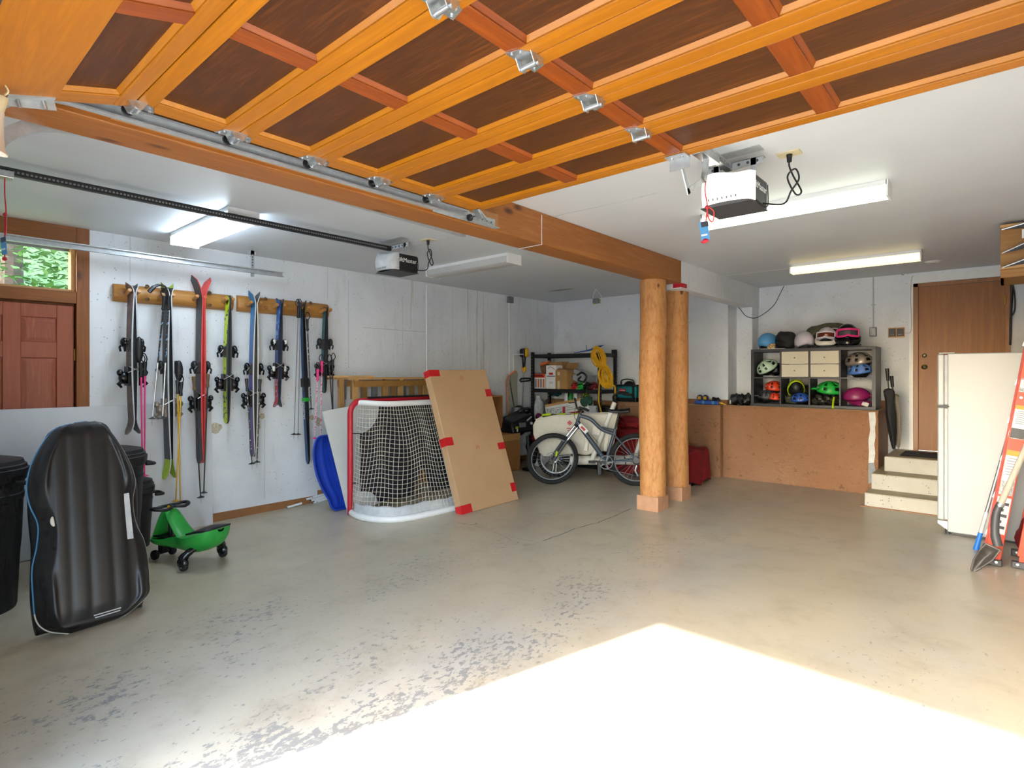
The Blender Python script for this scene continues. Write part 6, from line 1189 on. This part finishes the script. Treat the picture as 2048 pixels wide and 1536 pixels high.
p = ony(1256, 770, 7.88); o = thing('power_saw', 'black round saw guard poking up behind the teal tool bag', 'saw', (p.x, 7.915, LT+.3)); MB().lathe([(.0, -.02), (.11, -.02), (.115, 0), (.11, .02), (0, .02)], n=24, M=Matrix.Translation((p.x, 7.93, p.z-.05)) @ Matrix.Rotation(R(90), 4, 'X')).build('guard', 'black', o, smooth=True, world=True); MB().tube([(p.x-.16, 7.93, p.z-.02), (p.x-.06, 7.93, p.z-.02)], .012, 6).build('handle', 'dark_red', o, world=True)
p = ony(1415, 806, 7.82); o = thing('tool_case', 'blue tool case with yellow dials on the ledge beside the log posts', 'tool case', (p.x, 7.82, LT+.006)); MB().cbox((p.x, 7.83, LT+.036), (.34, .12, .055)).build('case', 'royal', o, world=True, bevel=.01)
for dx in (-.08, .0): MB().lathe([(.04, -.02), (.045, 0), (.04, .02), (0, .02)], n=16, M=Matrix.Translation((p.x+dx-.02, 7.80, LT+.10)) @ Matrix.Rotation(R(90), 4, 'X')).build('dial', 'navy', o, world=True); MB().cbox((p.x+dx-.02, 7.775, LT+.10), (.04, .01, .04)).build('dial_face', 'yellow', o, world=True)
bag((p.x+.12, 7.82, LT+.08), (.06, .05, .03), '', 8, .25).build('tool_head', 'black', o, smooth=True, world=True)
for dx in (-.04, .10): MB().cbox((p.x+dx, 7.767, LT+.036), (.03, .006, .045)).build('latch', 'sky_blue', o, world=True)
p = ony(1438, 806, 7.84); tag(MB().tube(spline([(p.x-.09, 7.82, LT+.015), (p.x-.02, 7.83, LT+.035), (p.x+.05, 7.82, LT+.03), (p.x+.10, 7.83, LT+.012)], 4), [.01]*5+[.018]*4+[.008]*4, 7).build('pliers', 'yellow', smooth=True), 'yellow handled tool lying on the ledge beside the blue tool case', 'tool')
p = ony(1482, 800, 7.95); o = thing('knee_pads', 'bundle of black knee pads on the ledge left of the cube shelf', 'pads', (p.x, 7.95, LT+.006))
for k in range(3): bag((p.x-.085+.085*k, 7.95, LT+.085), (.055, .07, .08), '', 40+k, .14).build('pad', 'black', o, smooth=True, world=True)
MB().cbox((p.x-.12, 7.875, LT+.05), (.02, .004, .05)).build('label_patch', 'light_grey', o, world=True)
# ================================================================ cube shelf with helmets
KX0, KX1, KY0, KY1, KZ0, KH = -2.605, -1.165, 7.905, 8.29, LT+.006, .765
ks = thing('cube_shelf', 'dark grey eight cube shelf on the brown ledge', 'shelf', ((KX0+KX1)/2, (KY0+KY1)/2, KZ0)); KZ1 = KZ0+KH; tO, tI = .038, .016
cw_ = (KX1-KX0-2*tO-3*tI)/4; chh = (KH-2*tO-tI)/2
MB().box((KX0, KY0, KZ1-tO), (KX1, KY1, KZ1)).build('top_board', 'shelf_black', ks, world=True, bevel=.002); MB().box((KX0, KY0, KZ0), (KX1, KY1, KZ0+tO)).build('bottom_board', 'shelf_black', ks, world=True, bevel=.002)
MB().box((KX0, KY0, KZ0+tO), (KX0+tO, KY1, KZ1-tO)).build('side_board', 'shelf_black', ks, world=True); MB().box((KX1-tO, KY0, KZ0+tO), (KX1, KY1, KZ1-tO)).build('side_board', 'shelf_black', ks, world=True)
for i in range(1, 4): x = KX0+tO+i*cw_+(i-1)*tI; MB().box((x, KY0+.003, KZ0+tO), (x+tI, KY1, KZ1-tO)).build('divider', 'shelf_black', ks, world=True)
MB().box((KX0+tO, KY0+.004, KZ0+tO+chh), (KX1-tO, KY1, KZ0+tO+chh+tI)).build('middle_board', 'shelf_black', ks, world=True)
def cell(i, r): return KX0+tO+i*(cw_+tI), KZ0+tO+(0 if r == 0 else chh+tI)
for i in (1, 2):
    x, z = cell(i, 1)
    for k in range(2):
        d = MB().box((x+.004, KY0+.004, z+.004+k*chh/2), (x+cw_-.004, KY0+.02, z+chh/2-.003+k*chh/2)).build('drawer', 'beige_drawer', ks, world=True, bevel=.002)
        MB().lathe([(.004, 0), (.009, .008), (.009, .014), (0, .015)], n=10, M=frame((x+cw_/2, KY0+.004, z+chh*(.25+.5*k)), (1, 0, 0), (0, 0, 1))).build('knob', 'mid_grey', d, world=True, smooth=True)
# helmets ----------------------------------------------------------
def helmet(name, label, c, s, yaw, mat, kind='bike', inner='black', vents=True, visor=False, pitch=0, roll=0, goggles=None, chin=None, group='helmets on the cube shelf'):
    M = Matrix.Translation(c) @ Matrix.Rotation(R(yaw), 4, 'Z') @ Matrix.Rotation(R(pitch), 4, 'Y') @ Matrix.Rotation(R(roll), 4, 'X') @ Matrix.Diagonal((s, s, s*(1.25 if kind != 'bike' else 1.1), 1))
    o = thing(name, label, 'helmet', M=M, group=group)
    def sh(u, v):                                       # x is the front
        a = 2*math.pi*u; q = math.pi/2*v; lo = -.32 if kind == 'bike' else (-.62 if kind == 'skate' else -.55)
        zc = math.sin(q*1.0); r_ = math.cos(q)**.75
        zz_ = lo + (1-lo)*(1-(1-v)**2)**.5 if False else math.sin(lerp(lo, math.pi/2, v)); rr_ = math.cos(lerp(lo, math.pi/2, v))
        front = math.cos(a); cut = (.22*max(0, front)**2)*(1-v)**3 if kind != 'bike' else (.10*front+.06*math.cos(2*a))*(1-v)**2
        back = 1.0
        return (1.18*rr_*math.cos(a)*(1 if front > 0 else 1.05), .92*rr_*math.sin(a), .84*zz_+cut)
    nU, nV = 28, 12; m = MB().grid(sh, nU, nV, cu=True)
    if kind == 'bike' and vents:
        keep = []
        for fi, f in enumerate(m.f):
            i, j = divmod(fi, nV-1); hole = (2 <= j <= 7 and i % 4 == 1 and j not in (4,)) or (2 <= j <= 5 and i % 4 == 2 and (i//4) % 2 == 0 and j != 4)
            if not hole: keep.append(f)
        m.f = keep
    m.build('shell', mat, o, smooth=True, solid=.06/1, ang=0)
    MB().ball((0, 0, -.02), (1.02, .80, .70), 18, 10).build('liner', inner, o, smooth=True)
    if visor: MB().add([(1.05, -.62, .10), (1.05, .62, .10), (1.75, .40, .12), (1.75, -.40, .12), (1.35, 0, .30)], [(0, 3, 4), (3, 2, 4), (2, 1, 4), (1, 0, 4)]).build('visor', mat, o, smooth=True, solid=.05)
    if chin: MB().tube(spline([(.35, -.92, -.25), (1.0, -.75, -.62), (1.42, 0, -.72), (1.0, .75, -.62), (.35, .92, -.25)], 5), .20, 8).build('chin_bar', chin, o, smooth=True)
    if goggles:
        fr_, ln_ = goggles; g = MB()
        P_ = [(1.28-.45*abs(t)**2.2, t*.86, .04) for t in (-1, -.6, -.25, 0, .25, .6, 1)]
        top_ = [Vector((x, y, z+.30-.04*abs(y))) for x, y, z in P_]; bot = [Vector((x-.02, y, z-.24+.10*math.exp(-(y/.18)**2))) for x, y, z in P_]
        MB().tube(spline(top_, 3)+spline(bot[::-1], 3), .085, 7, closed=True).build('goggle_frame', fr_, o, smooth=True)
        n7 = len(top_); MB().add(top_+bot, [(i, i+1, n7+i+1, n7+i) for i in range(n7-1)]).build('goggle_lens', ln_, o, smooth=True, solid=.03)
        for sgn_ in (-1, 1): MB().add([(.85, sgn_*.88, .32), (.85, sgn_*.88, -.16), (-.3, sgn_*1.02, -.02), (-.3, sgn_*1.02, .26)], [(0, 1, 2, 3)]).build('goggle_strap', fr_, o, solid=.04)
    else: MB().tube(spline([(.3, -.85, -.3), (.35, -.55, -.75), (.2, 0, -.72), (.35, .55, -.7), (.3, .85, -.3)], 4), .035, 5).build('chin_strap', 'black', o, smooth=True)
    return o
zt = KZ1
def kx(px_, Y=8.05): return ony(px_, 690, Y).x
helmet('skate_helmet', 'sky blue skate helmet at the left end of the shelf top', (kx(1535, 8.05), 8.06, zt+.09), .125, 250, 'sky_blue', 'skate', vents=False)
for (dx, dz) in ((-.045, .05), (.03, .075)): pass
p = kx(1543, 7.97); tag(MB().cbox((p, 7.97, zt+.035), (.10, .05, .07)).build('wooden_block', 'wood_chip', bevel=.004), 'small mottled wooden block beside the blue helmet', 'block')
p = kx(1571); o = thing('helmet_bag', 'black drawstring bag on the cube shelf beside the blue helmet', 'bag', (p, 8.06, zt)); mb2 = bag((p, 8.06, zt+.115), (.135, .12, .13), '', 51, .07, 26, 18); mb2.build('sack', 'black_rubber', o, smooth=True, world=True); MB().tube(spline([(p-.05, 7.95, zt+.20), (p, 7.93, zt+.215), (p+.05, 7.95, zt+.19)], 4), .006, 5).build('drawstring', 'black', o, world=True)
helmet('ski_helmet', 'pale lilac helmet with leaf print on the shelf top', (kx(1608), 8.06, zt+.09), .125, 300, 'leaf_print', 'skate', 'dark_grey', vents=False)
helmet('ski_helmet', 'white helmet wearing amber goggles on the shelf top', (kx(1653, 7.99), 8.0, zt+.135), .115, -84, 'lilac_white', 'ski', 'black', False, goggles=('lilac_white', 'lens_amber'), chin='off_white', pitch=-6)
helmet('ski_helmet', 'black helmet wearing pink goggles on the shelf top', (kx(1694, 7.99), 8.0, zt+.15), .13, -76, 'black_gloss', 'ski', 'black', False, goggles=('pink', 'dark_grey'), chin='black_gloss', pitch=-4)
p = kx(1657, 8.2); o = thing('backpack', 'olive backpack lying behind the goggle helmets on the shelf top', 'backpack', (p, 8.2, zt)); bag((p, 8.2, zt+.17), (.27, .09, .165), '', 61, .06, 28, 16).build('body', 'olive', o, smooth=True, world=True)
MB().tube(spline([(p-.22, 8.10, zt+.05), (p-.16, 8.07, zt+.17), (p-.02, 8.08, zt+.28), (p+.12, 8.08, zt+.30)], 4), .014, 6).build('strap', 'olive', o, smooth=True, world=True); MB().cbox((p+.02, 8.09, zt+.262), (.02, .01, .02)).build('orange_tab', 'orange', o, world=True); MB().tube(spline([(p-.02, 8.06, zt+.22), (p+.08, 8.05, zt+.245), (p+.18, 8.08, zt+.23)], 4), .008, 6).build('pale_buckle_strap', 'light_grey', o, smooth=True, world=True)
a = kx(1622, 7.93); tag(MB().tube(spline([(a, 7.94, zt+.03), (a+.06, 7.93, zt+.012), (a+.25, 7.93, zt+.016), (a+.45, 7.93, zt+.012), (a+.55, 7.93, zt+.02)], 5), .012, 6).build('black_strap', 'black', smooth=True), 'long black strap lying along the front of the shelf top', 'strap')
tag(MB().box((KX0+.12, 7.92, zt), (KX0+.42, 8.0, zt+.006)).build('white_card', 'white'), 'white card lying under the blue helmet on the shelf top', 'card')
def cc(i, r, fx, dz, Y=8.06): x, z = cell(i, r); return (x+cw_*fx, Y, z+dz)
g2 = 'helmets in the cube shelf'
helmet('bike_helmet', 'mint green vented bike helmet in the upper left cube', cc(0, 1, .38, .125), .115, 215, 'mint', 'bike', pitch=38, visor=False, group=g2)
helmet('bike_helmet', 'black bike helmet beside the mint green one', cc(0, 1, .64, .10, 8.18), .095, 250, 'black', 'bike', pitch=20, group=g2)
helmet('bike_helmet', 'silver brown bike helmet resting on the blue one', cc(3, 1, .52, .195), .125, -15, 'silver_brown', 'bike', group=g2)
helmet('bike_helmet', 'blue bike helmet with an orange flame print', cc(3, 1, .56, .075, 8.02), .11, -20, 'helmet_art', 'bike', group=g2)
helmet('bike_helmet', 'bright red vented bike helmet in the lower left cube', cc(0, 0, .62, .205, 8.10), .10, 200, 'helmet_red', 'bike', group=g2)
helmet('bike_helmet', 'grey visored bike helmet under the red one', cc(0, 0, .42, .085, 8.02), .10, 215, 'dark_grey', 'bike', visor=True, group=g2)
helmet('child_helmet', 'small red helmet at the floor of the lower left cube', cc(0, 0, .74, .075, 8.0), .07, 200, 'helmet_red', 'bike', group=g2)
helmet('bike_helmet', 'yellow bike helmet lying on its back in the second lower cube', cc(1, 0, .45, .20, 8.03), .11, -70, 'lime', 'bike', pitch=-55, group=g2)
helmet('bike_helmet', 'black helmet at the back of the second lower cube', cc(1, 0, .72, .17, 8.18), .08, 240, 'black', 'bike', group=g2)
helmet('bike_helmet', 'glossy blue helmet at the bottom of the second lower cube', cc(1, 0, .64, .065, 8.0), .09, 10, 'royal', 'bike', group=g2)
o = tag(bag(cc(1, 0, .35, .06, 8.04), (.11, .08, .055), '', 71, .2).build('glove_bundle', 'olive', smooth=True), 'dark glove bundle under the yellow helmet', 'gloves')
helmet('bike_helmet', 'bright green bike helmet on the camouflage pads', cc(2, 0, .58, .185), .125, 190, 'bright_green', 'bike', visor=True, group=g2)
for fx, sd_, lb in ((.28, 72, 'dark patterned knee pad at the left under the green helmet'), (.66, 73, 'dark patterned knee pad at the right under the green helmet')): tag(bag(cc(2, 0, fx, .07, 8.03), (.10, .09, .07), '', sd_, .18, 20, 14).build('knee_pad', 'gun_camo', smooth=True), lb, 'pads', 'patterned knee pads')
p = cc(2, 0, .80, .0, 7.90); tag(MB().tube(spline([(p[0], 7.95, p[2]+.10), (p[0]+.0, 7.90, p[2]+.03), (p[0]+.0, 7.885, p[2]-.03)], 4), [.012]*8+[.022], 7).build('hanging_strap', 'lime', smooth=True), 'yellow tipped strap hanging over the front of the shelf', 'strap')
helmet('bike_helmet', 'magenta bike helmet in the lower right cube', cc(3, 0, .45, .115), .12, 15, 'magenta', 'bike', visor=True, vents=False, group=g2)
o = tag(bag(cc(3, 0, .55, .04, 8.0), (.13, .08, .035), '', 75, .2).build('cloth_bundle', 'magenta', smooth=True), 'flat magenta cloth under the magenta helmet', 'cloth')
p = cc(3, 0, .78, .03, 7.93); tag(MB().cbox(p, (.07, .01, .05), Euler((R(-30), R(20), 0)).to_matrix()).build('paper_tag', 'off_white'), 'white paper tag at the front of the lower right cube', 'tag')

# ================================================================ umbrellas
def umb(px_, top, bot, mat, label, Y, hm):
    a, b_ = ony(*top, Y), ony(*bot, Y); o = thing('umbrella', label, 'umbrella', (b_.x, Y, .54), group='folded umbrellas by the door'); d = (a-b_)
    zL = lambda t: b_+d*t
    n = 16; prof = [(.03, .012), (.08, .022), (.25, .038), (.45, .05), (.60, .045), (.72, .062), (.745, .05), (.76, .012)]; vs = []
    for t, r_ in prof:
        c = zL(t)
        for k in range(n): q = r_*(1+.18*math.sin(8*2*math.pi*k/n*.5+t*6)); vs.append(c+Vector((q*math.cos(2*math.pi*k/n), q*math.sin(2*math.pi*k/n), 0)))
    MB().add(vs, [(i*n+k, i*n+(k+1) % n, (i+1)*n+(k+1) % n, (i+1)*n+k) for i in range(len(prof)-1) for k in range(n)]).build('canopy', mat, o, smooth=True, world=True)
    MB().tube([zL(.0), zL(.05)], .008, 8).build('ferrule', 'steel', o, smooth=True, world=True); MB().tube([zL(.74), zL(.86)], .007, 8).build('shaft', 'dark_grey', o, smooth=True, world=True); MB().tube([zL(.85), zL(1.0)], [.016, .02], 10).build('handle', hm, o, smooth=True, world=True)
umb(0, (1774, 737), (1788, 903), 'umbrella_black', 'black umbrella leaning in the corner by the steps', 7.98, 'black')
umb(0, (1783, 752), (1797, 899), 'umbrella_tan', 'black and tan umbrella behind the black one', 8.12, 'black')

# ================================================================ fridge
FZ = fz(6.6); fr = thing('fridge', 'white upright fridge standing beside the steps', 'fridge', (-.1, 6.75, FZ)); fx0, fy0, fy1, ft = -.395, 6.40, 7.08, 1.67
MB().box((fx0, fy0, FZ+.02), (.24, fy1, ft)).build('cabinet', 'enamel', fr, world=True, bevel=.008, smooth=True)
MB().box((fx0+.03, fy0+.02, FZ), (.22, fy1-.02, FZ+.03)).build('base', 'black', fr, world=True)
for z0_, z1_ in ((FZ+.12, 1.185), (1.20, ft-.004)):
    d = MB().box((fx0-.072, fy0-.004, z0_), (fx0-.02, fy1, z1_)).build('door', 'enamel', fr, world=True, bevel=.012, smooth=True); MB().box((fx0-.02, fy0+.004, z0_+.01), (fx0, fy1-.01, z1_-.01)).build('gasket', 'light_grey', d, world=True)
    for k in range(4): zz_ = z0_+.05+(z1_-z0_-.1)*k/3; MB().cyl((fx0-.046, fy0-.007, zz_), (fx0-.046, fy0-.003, zz_), .006, n=10).build('screw_cap', 'light_grey', d, world=True)
MB().cbox((fx0-.03, fy0-.003, 1.193), (.085, .012, .012)).cbox((fx0-.012, fy0-.006, 1.193), (.03, .012, .035)).build('middle_hinge', 'dark_grey', fr, world=True)
MB().box((fx0-.06, fy0-.004, ft), (fx0+.05, fy0+.06, ft+.008)).build('top_hinge', 'enamel', fr, world=True); MB().add([(fx0-.07, fy0-.006, FZ+.115), (fx0+.0, fy0-.006, FZ+.115), (fx0+.0, fy0-.006, FZ+.04), (fx0-.03, fy0-.006, FZ+.06), (fx0-.07, fy0-.006, FZ+.09)], [(0, 1, 2, 3, 4)]).build('bottom_hinge', 'white', fr, world=True, solid=.006)
MB().cyl((fx0-.0, fy0+.02, FZ), (fx0-.0, fy0+.02, FZ+.06), .018, n=10).build('foot', 'dark_grey', fr, world=True)

# ================================================================ ladder
f1 = fl(1984, 1128); la = thing('step_ladder', 'orange folded step ladder leaning against the right wall', 'ladder', (f1.x, f1.y, fz(f1.y)))
lean_d = Vector((.148, .0, 1)).normalized(); LL = 2.05; wl = Vector((0, 1, 0))
base_f = Vector((f1.x, f1.y-.02, fz(f1.y)+.03)); S1 = .42
def rail(p, mat, w1, w2, nm='rail', L_=LL):
    return MB().bar(p, p+lean_d*L_, w1, w2, (0, 1, 0)).build(nm, mat, la, world=True, bevel=.003)
r1 = rail(base_f, 'ladder_orange', .095, .03); r2 = rail(base_f+wl*S1, 'ladder_orange', .095, .03); r3 = rail(base_f+Vector((.17, .03, .06)), 'ladder_orange', .055, .03, 'rear_rail'); r4 = rail(base_f+Vector((.17, S1-.03, .06)), 'ladder_orange', .055, .03, 'rear_rail')
for r_ in (r1,):
    pass
MB().bar(base_f+Vector((-.052, .02, .02)), base_f+Vector((-.052, .02, .02))+lean_d*LL, .012, .045, (0, 1, 0)).build('rail_flange', 'ladder_red', la, world=True)
for k in range(6): c = base_f+lean_d*(.22+.29*k); MB().cbox(c+wl*S1/2+Vector((-.0, 0, 0)), (.085, S1, .03)).build('step', 'light_grey', la, world=True, bevel=.003); MB().cbox(c+Vector((-.055, .03, 0)), (.02, .05, .05), Euler((0, R(20), 0)).to_matrix()).build('step_bracket', 'zinc', la, world=True)
for k in range(4): c = base_f+Vector((.17, 0, .06))+lean_d*(.3+.4*k); MB().cbox(c+wl*S1/2, (.03, S1-.06, .03)).build('rear_bar', 'ladder_orange', la, world=True)
def rl(t, dx=0): return base_f+lean_d*t+Vector((dx, -.0165, 0))
tilt_ = Euler((0, R(8.4), 0)).to_matrix()
for (t0, t1_, parts) in ((.95, 1.20, ('label_orange', 'label_white', 'label_grey')), (.52, .86, ('label_orange', 'label_grey', 'label_white')), (1.30, 1.40, ('label_grey', 'label_grey', 'label_grey')), (.22, .50, ('label_white', 'label_dark', 'label_white'))):
    h_ = t1_-t0; l0 = MB().cbox(rl((t0+t1_)/2), (.078, .002, h_), tilt_).build('warning_label', 'label_white', la, world=True)
    MB().cbox(rl(t1_-h_*.06)-Vector((0, .0015, 0)), (.078, .002, h_*.12), tilt_).build('label_header', parts[0], l0, world=True)
    if t0 != .22:
        for q in range(7): MB().cbox(rl(t1_-h_*(.18+.06*q))-Vector((0, .0015, 0)), (.06 if q % 3 else .045, .002, h_*.02), tilt_).build('label_print', 'mid_grey', l0, world=True)
        MB().cbox(rl(t0+h_*.16)-Vector((0, .0015, 0)), (.078, .002, h_*.30), tilt_).build('label_block', 'label_dark' if t0 == .95 else 'label_grey', l0, world=True)
for q in range(5): MB().cbox(rl(.27+.045*q)-Vector((.012 if q % 2 else -.004, .003, 0)), (.04 if q % 2 else .055, .002, .022), tilt_).build('label_print', 'label_dark', la, world=True)
for t_ in (1.255, 1.275): MB().cyl(rl(1.26, -.02 if t_ < 1.26 else .022)-Vector((0, .004, 0)), rl(1.26, -.02 if t_ < 1.26 else .022)+Vector((0, .006, 0)), .009, n=10).build('rivet', 'zinc', la, world=True)
for p in (base_f+Vector((0, 0, -.01)), base_f+wl*S1+Vector((0, 0, -.01)), base_f+Vector((.175, .03, .05)), base_f+Vector((.175, S1-.03, .05))):
    z_ = fz(p.y); ft_ = MB().box((p.x-.065, p.y-.03, z_), (p.x+.06, p.y+.03, z_+.05)).build('foot', 'dark_grey', la, world=True, bevel=.008)
    for dx in (-.03, .025): MB().cyl((p.x+dx, p.y-.034, z_+.032), (p.x+dx, p.y-.028, z_+.032), .009, n=8).build('foot_rivet', 'zinc', ft_, world=True)
    if p.x > base_f.x+.1: MB().bar((p.x, p.y, z_+.03), p+lean_d*.1, .05, .028, (0, 1, 0)).build('rail_end', 'ladder_orange', la, world=True)
MB().cbox(base_f+lean_d*LL+Vector((.09, S1/2, .03)), (.34, S1+.06, .06)).build('top_cap', 'ladder_orange', la, world=True, bevel=.01)

# ================================================================ shovel, brooms and odds at the right edge
tip = fl(1946, 1143); top_s = onz(2047, 925, .78); top_s = ony(2046, 908, tip.y+.05); s0 = ony(1998, 1015, tip.y+.02); sv = thing('shovel', 'round point shovel leaning upside down against the orange ladder', 'shovel', (tip.x, tip.y, fz(tip.y)))
hdir = (top_s-s0).normalized(); MB().tube([s0, s0+hdir*1.15], [.021, .017], 12).build('handle', 'handle_wood', sv, smooth=True, world=True) if 'handle_wood' in MATS else MB().tube([s0, s0+hdir*1.15], [.021, .017], 12).build('handle', wood('handle_wood', 'b9b0a2', 'a2988a', 2, 1.5, .7), sv, smooth=True, world=True)
s1 = ony(1990, 1065, tip.y+.01); s2_ = ony(1996, 1092, tip.y); MB().tube(spline([s0-hdir*.0+hdir*.03, s0-hdir*.05, s1, s2_], 5), [.024]*6+[.026]*5+[.03]*5, 12).build('socket', 'dark_grey', sv, smooth=True, world=True); MB().tube([s0+hdir*.01, s0+hdir*.035], .0255, 12).build('ferrule', 'steel', sv, smooth=True, world=True)
bl_ = [(1972, 1086), (1958, 1100), (1946, 1120), (1941, 1138), (1944, 1148), (1960, 1138), (1985, 1122), (2003, 1100)]; ctr = (1974, 1112)
def bp(x, y, k): p = ony(x, y, tip.y); return p+Vector((0, k, 0))
mbl = MB(); nb_ = len(bl_); rings_ = 5; vs = []
for r_ in range(rings_+1):
    f = r_/rings_
    for (x, y) in bl_: vs.append(bp(lerp(ctr[0], x, f), lerp(ctr[1], y, f), .045*(1-f*f)))
mbl.add(vs, [(r_*nb_+k, r_*nb_+(k+1) % nb_, (r_+1)*nb_+(k+1) % nb_, (r_+1)*nb_+k) for r_ in range(rings_) for k in range(nb_)]).build('blade', 'shovel_steel' if 'shovel_steel' in MATS else plain('shovel_steel', '4a4744', .5, .4, .3, 12), sv, smooth=True, world=True, solid=.006, ang=0)
bb0 = ony(1955, 1088, 6.02); bt0 = ony(1988, 972, 6.02); d_ = (bt0-bb0).normalized(); br = thing('broom', 'broom with an aluminium handle and blue grip end beside the fridge', 'broom', (bb0.x, bb0.y, fz(6)))
MB().tube([bb0+Vector((0, 0, .0)), bb0+d_*1.15], .013, 10).build('handle', 'zinc', br, smooth=True, world=True); g0 = ony(1954, 1095, 5.98); MB().tube([bb0-d_*.06, bb0+d_*.10], [.02, .017], 12).build('grip', 'blue_grip' if 'blue_grip' in MATS else plain('blue_grip', '1f6fc8', .4), br, smooth=True, world=True)
MB().tube([bb0+d_*.10, bb0+d_*.28], .0155, 12).build('sleeve', 'light_grey', br, smooth=True, world=True)
h0 = fl(1950, 1075); ph_ = thing('push_broom', 'push broom with red bristles on the floor behind the ladder', 'broom', (.1, h0.y+.1, fz(h0.y))); hx = h0.x
MB().box((hx-.05, h0.y+.02, fz(6.2)+.06), (hx+.50, h0.y+.09, fz(6.2)+.10)).build('head', 'dark_grey', ph_, world=True, bevel=.012); r_ = random.Random(12); bm_ = MB()
for k in range(420): x = hx-.045+.54*r_.random(); y = h0.y+.025+.06*r_.random(); bm_.tube([(x, y, fz(6.2)+.06), (x+r_.uniform(-.02, .02), y+r_.uniform(-.02, .02), fz(6.2)+.003)], .002, 3, caps=False)
tag(bm_.build('bristles', 'red', ph_, world=True), kind='stuff'); MB().bar((hx+.02, h0.y+.05, fz(6.2)+.10), (hx+.10, h0.y+.12, fz(6.2)+.19), .05, .012, (0, 1, 0)).build('bracket', 'mid_grey', ph_, world=True); ph_.children[-2].name = 'bristle_tuft'
q = fl(2048, 1115); o = thing('red_toy', 'dark red toy on the floor behind the ladder at the right edge', 'toy', (.14, 6.0, fz(6))); bag((.17, 5.97, .22), (.11, .10, .17), '', 91, .08).build('body', 'dark_red', o, smooth=True, world=True); MB().cbox((.13, 5.86, .2), (.05, .02, .12)).build('black_vent', 'black', o, world=True); MB().tube([(.08, 5.87, .10), (.16, 5.86, .07)], .012, 6).build('white_trim', 'white', o, world=True)
q = fl(2049, 1165); tag(bag((q.x+.10, q.y+.02, fz(q.y)+.10), (.095, .09, .10), '', 92, .06).build('green_bucket', 'dark_teal_green' if 'dark_teal_green' in MATS else plain('dark_teal_green', '16806a', .4), smooth=True), 'green object on the floor cut by the right edge', 'bucket')
# overhead plywood rack with long blades of gear
ov = thing('overhead_rack', 'plywood storage rack hanging under the ceiling above the fridge', 'storage rack', (.2, 6.2, 2.25)); Yo = 6.15
a = ony(2001, 445, Yo); zt_, zb_ = min(ony(2003, 450, Yo).z, ZC-.02), ony(1998, 556, Yo).z
MB().box((a.x, Yo, zb_), (XR, Yo+.03, min(zt_, ZC-.01))).build('front_board', 'shelf_ply', ov, world=True, bevel=.003)
for z_ in (zt_-.02, ony(2000, 537, Yo).z): MB().box((a.x-.002, Yo-.05, z_-.014), (XR, Yo, z_+.010)).build('batten', 'pine_wood', ov, world=True)
MB().box((a.x, Yo+.03, zb_), (a.x+.02, Yo+.55, zt_-.06)).build('side_board', 'shelf_ply', ov, world=True); MB().box((a.x, Yo+.03, zb_), (XR, Yo+.55, zb_+.02)).build('floor_board', 'shelf_ply', ov, world=True)
for (y_, h_, lb) in ((455, .05, ''), (502, .05, ''), (531, .025, '')):
    p = ony(2002, y_+3, Yo-.04); MB().add([(p.x+.005, Yo-.05, p.z-.012), (p.x+.47, Yo-.05, min(ZC-.08, p.z+.06)), (p.x+.47, Yo-.05, min(ZC-.03, p.z+.06+h_)), (p.x+.2, Yo-.05, min(ZC-.03, p.z+.05+h_*.6))], [(0, 1, 2, 3)]).build('slot', 'dark_grey', ov, world=True, solid=.01); MB().tube([(p.x+.005, Yo-.058, p.z-.01), (p.x+.2, Yo-.058, min(ZC-.03, p.z+.05+h_*.6)), (p.x+.47, Yo-.058, min(ZC-.03, p.z+.06+h_))], .006, 6).build('blade_edge', 'zinc', ov, smooth=True, world=True)
MB().box((a.x+.13, Yo-.07, zt_-.14), (a.x+.30, Yo-.055, zt_-.07)).build('white_tag', 'white', ov, world=True)
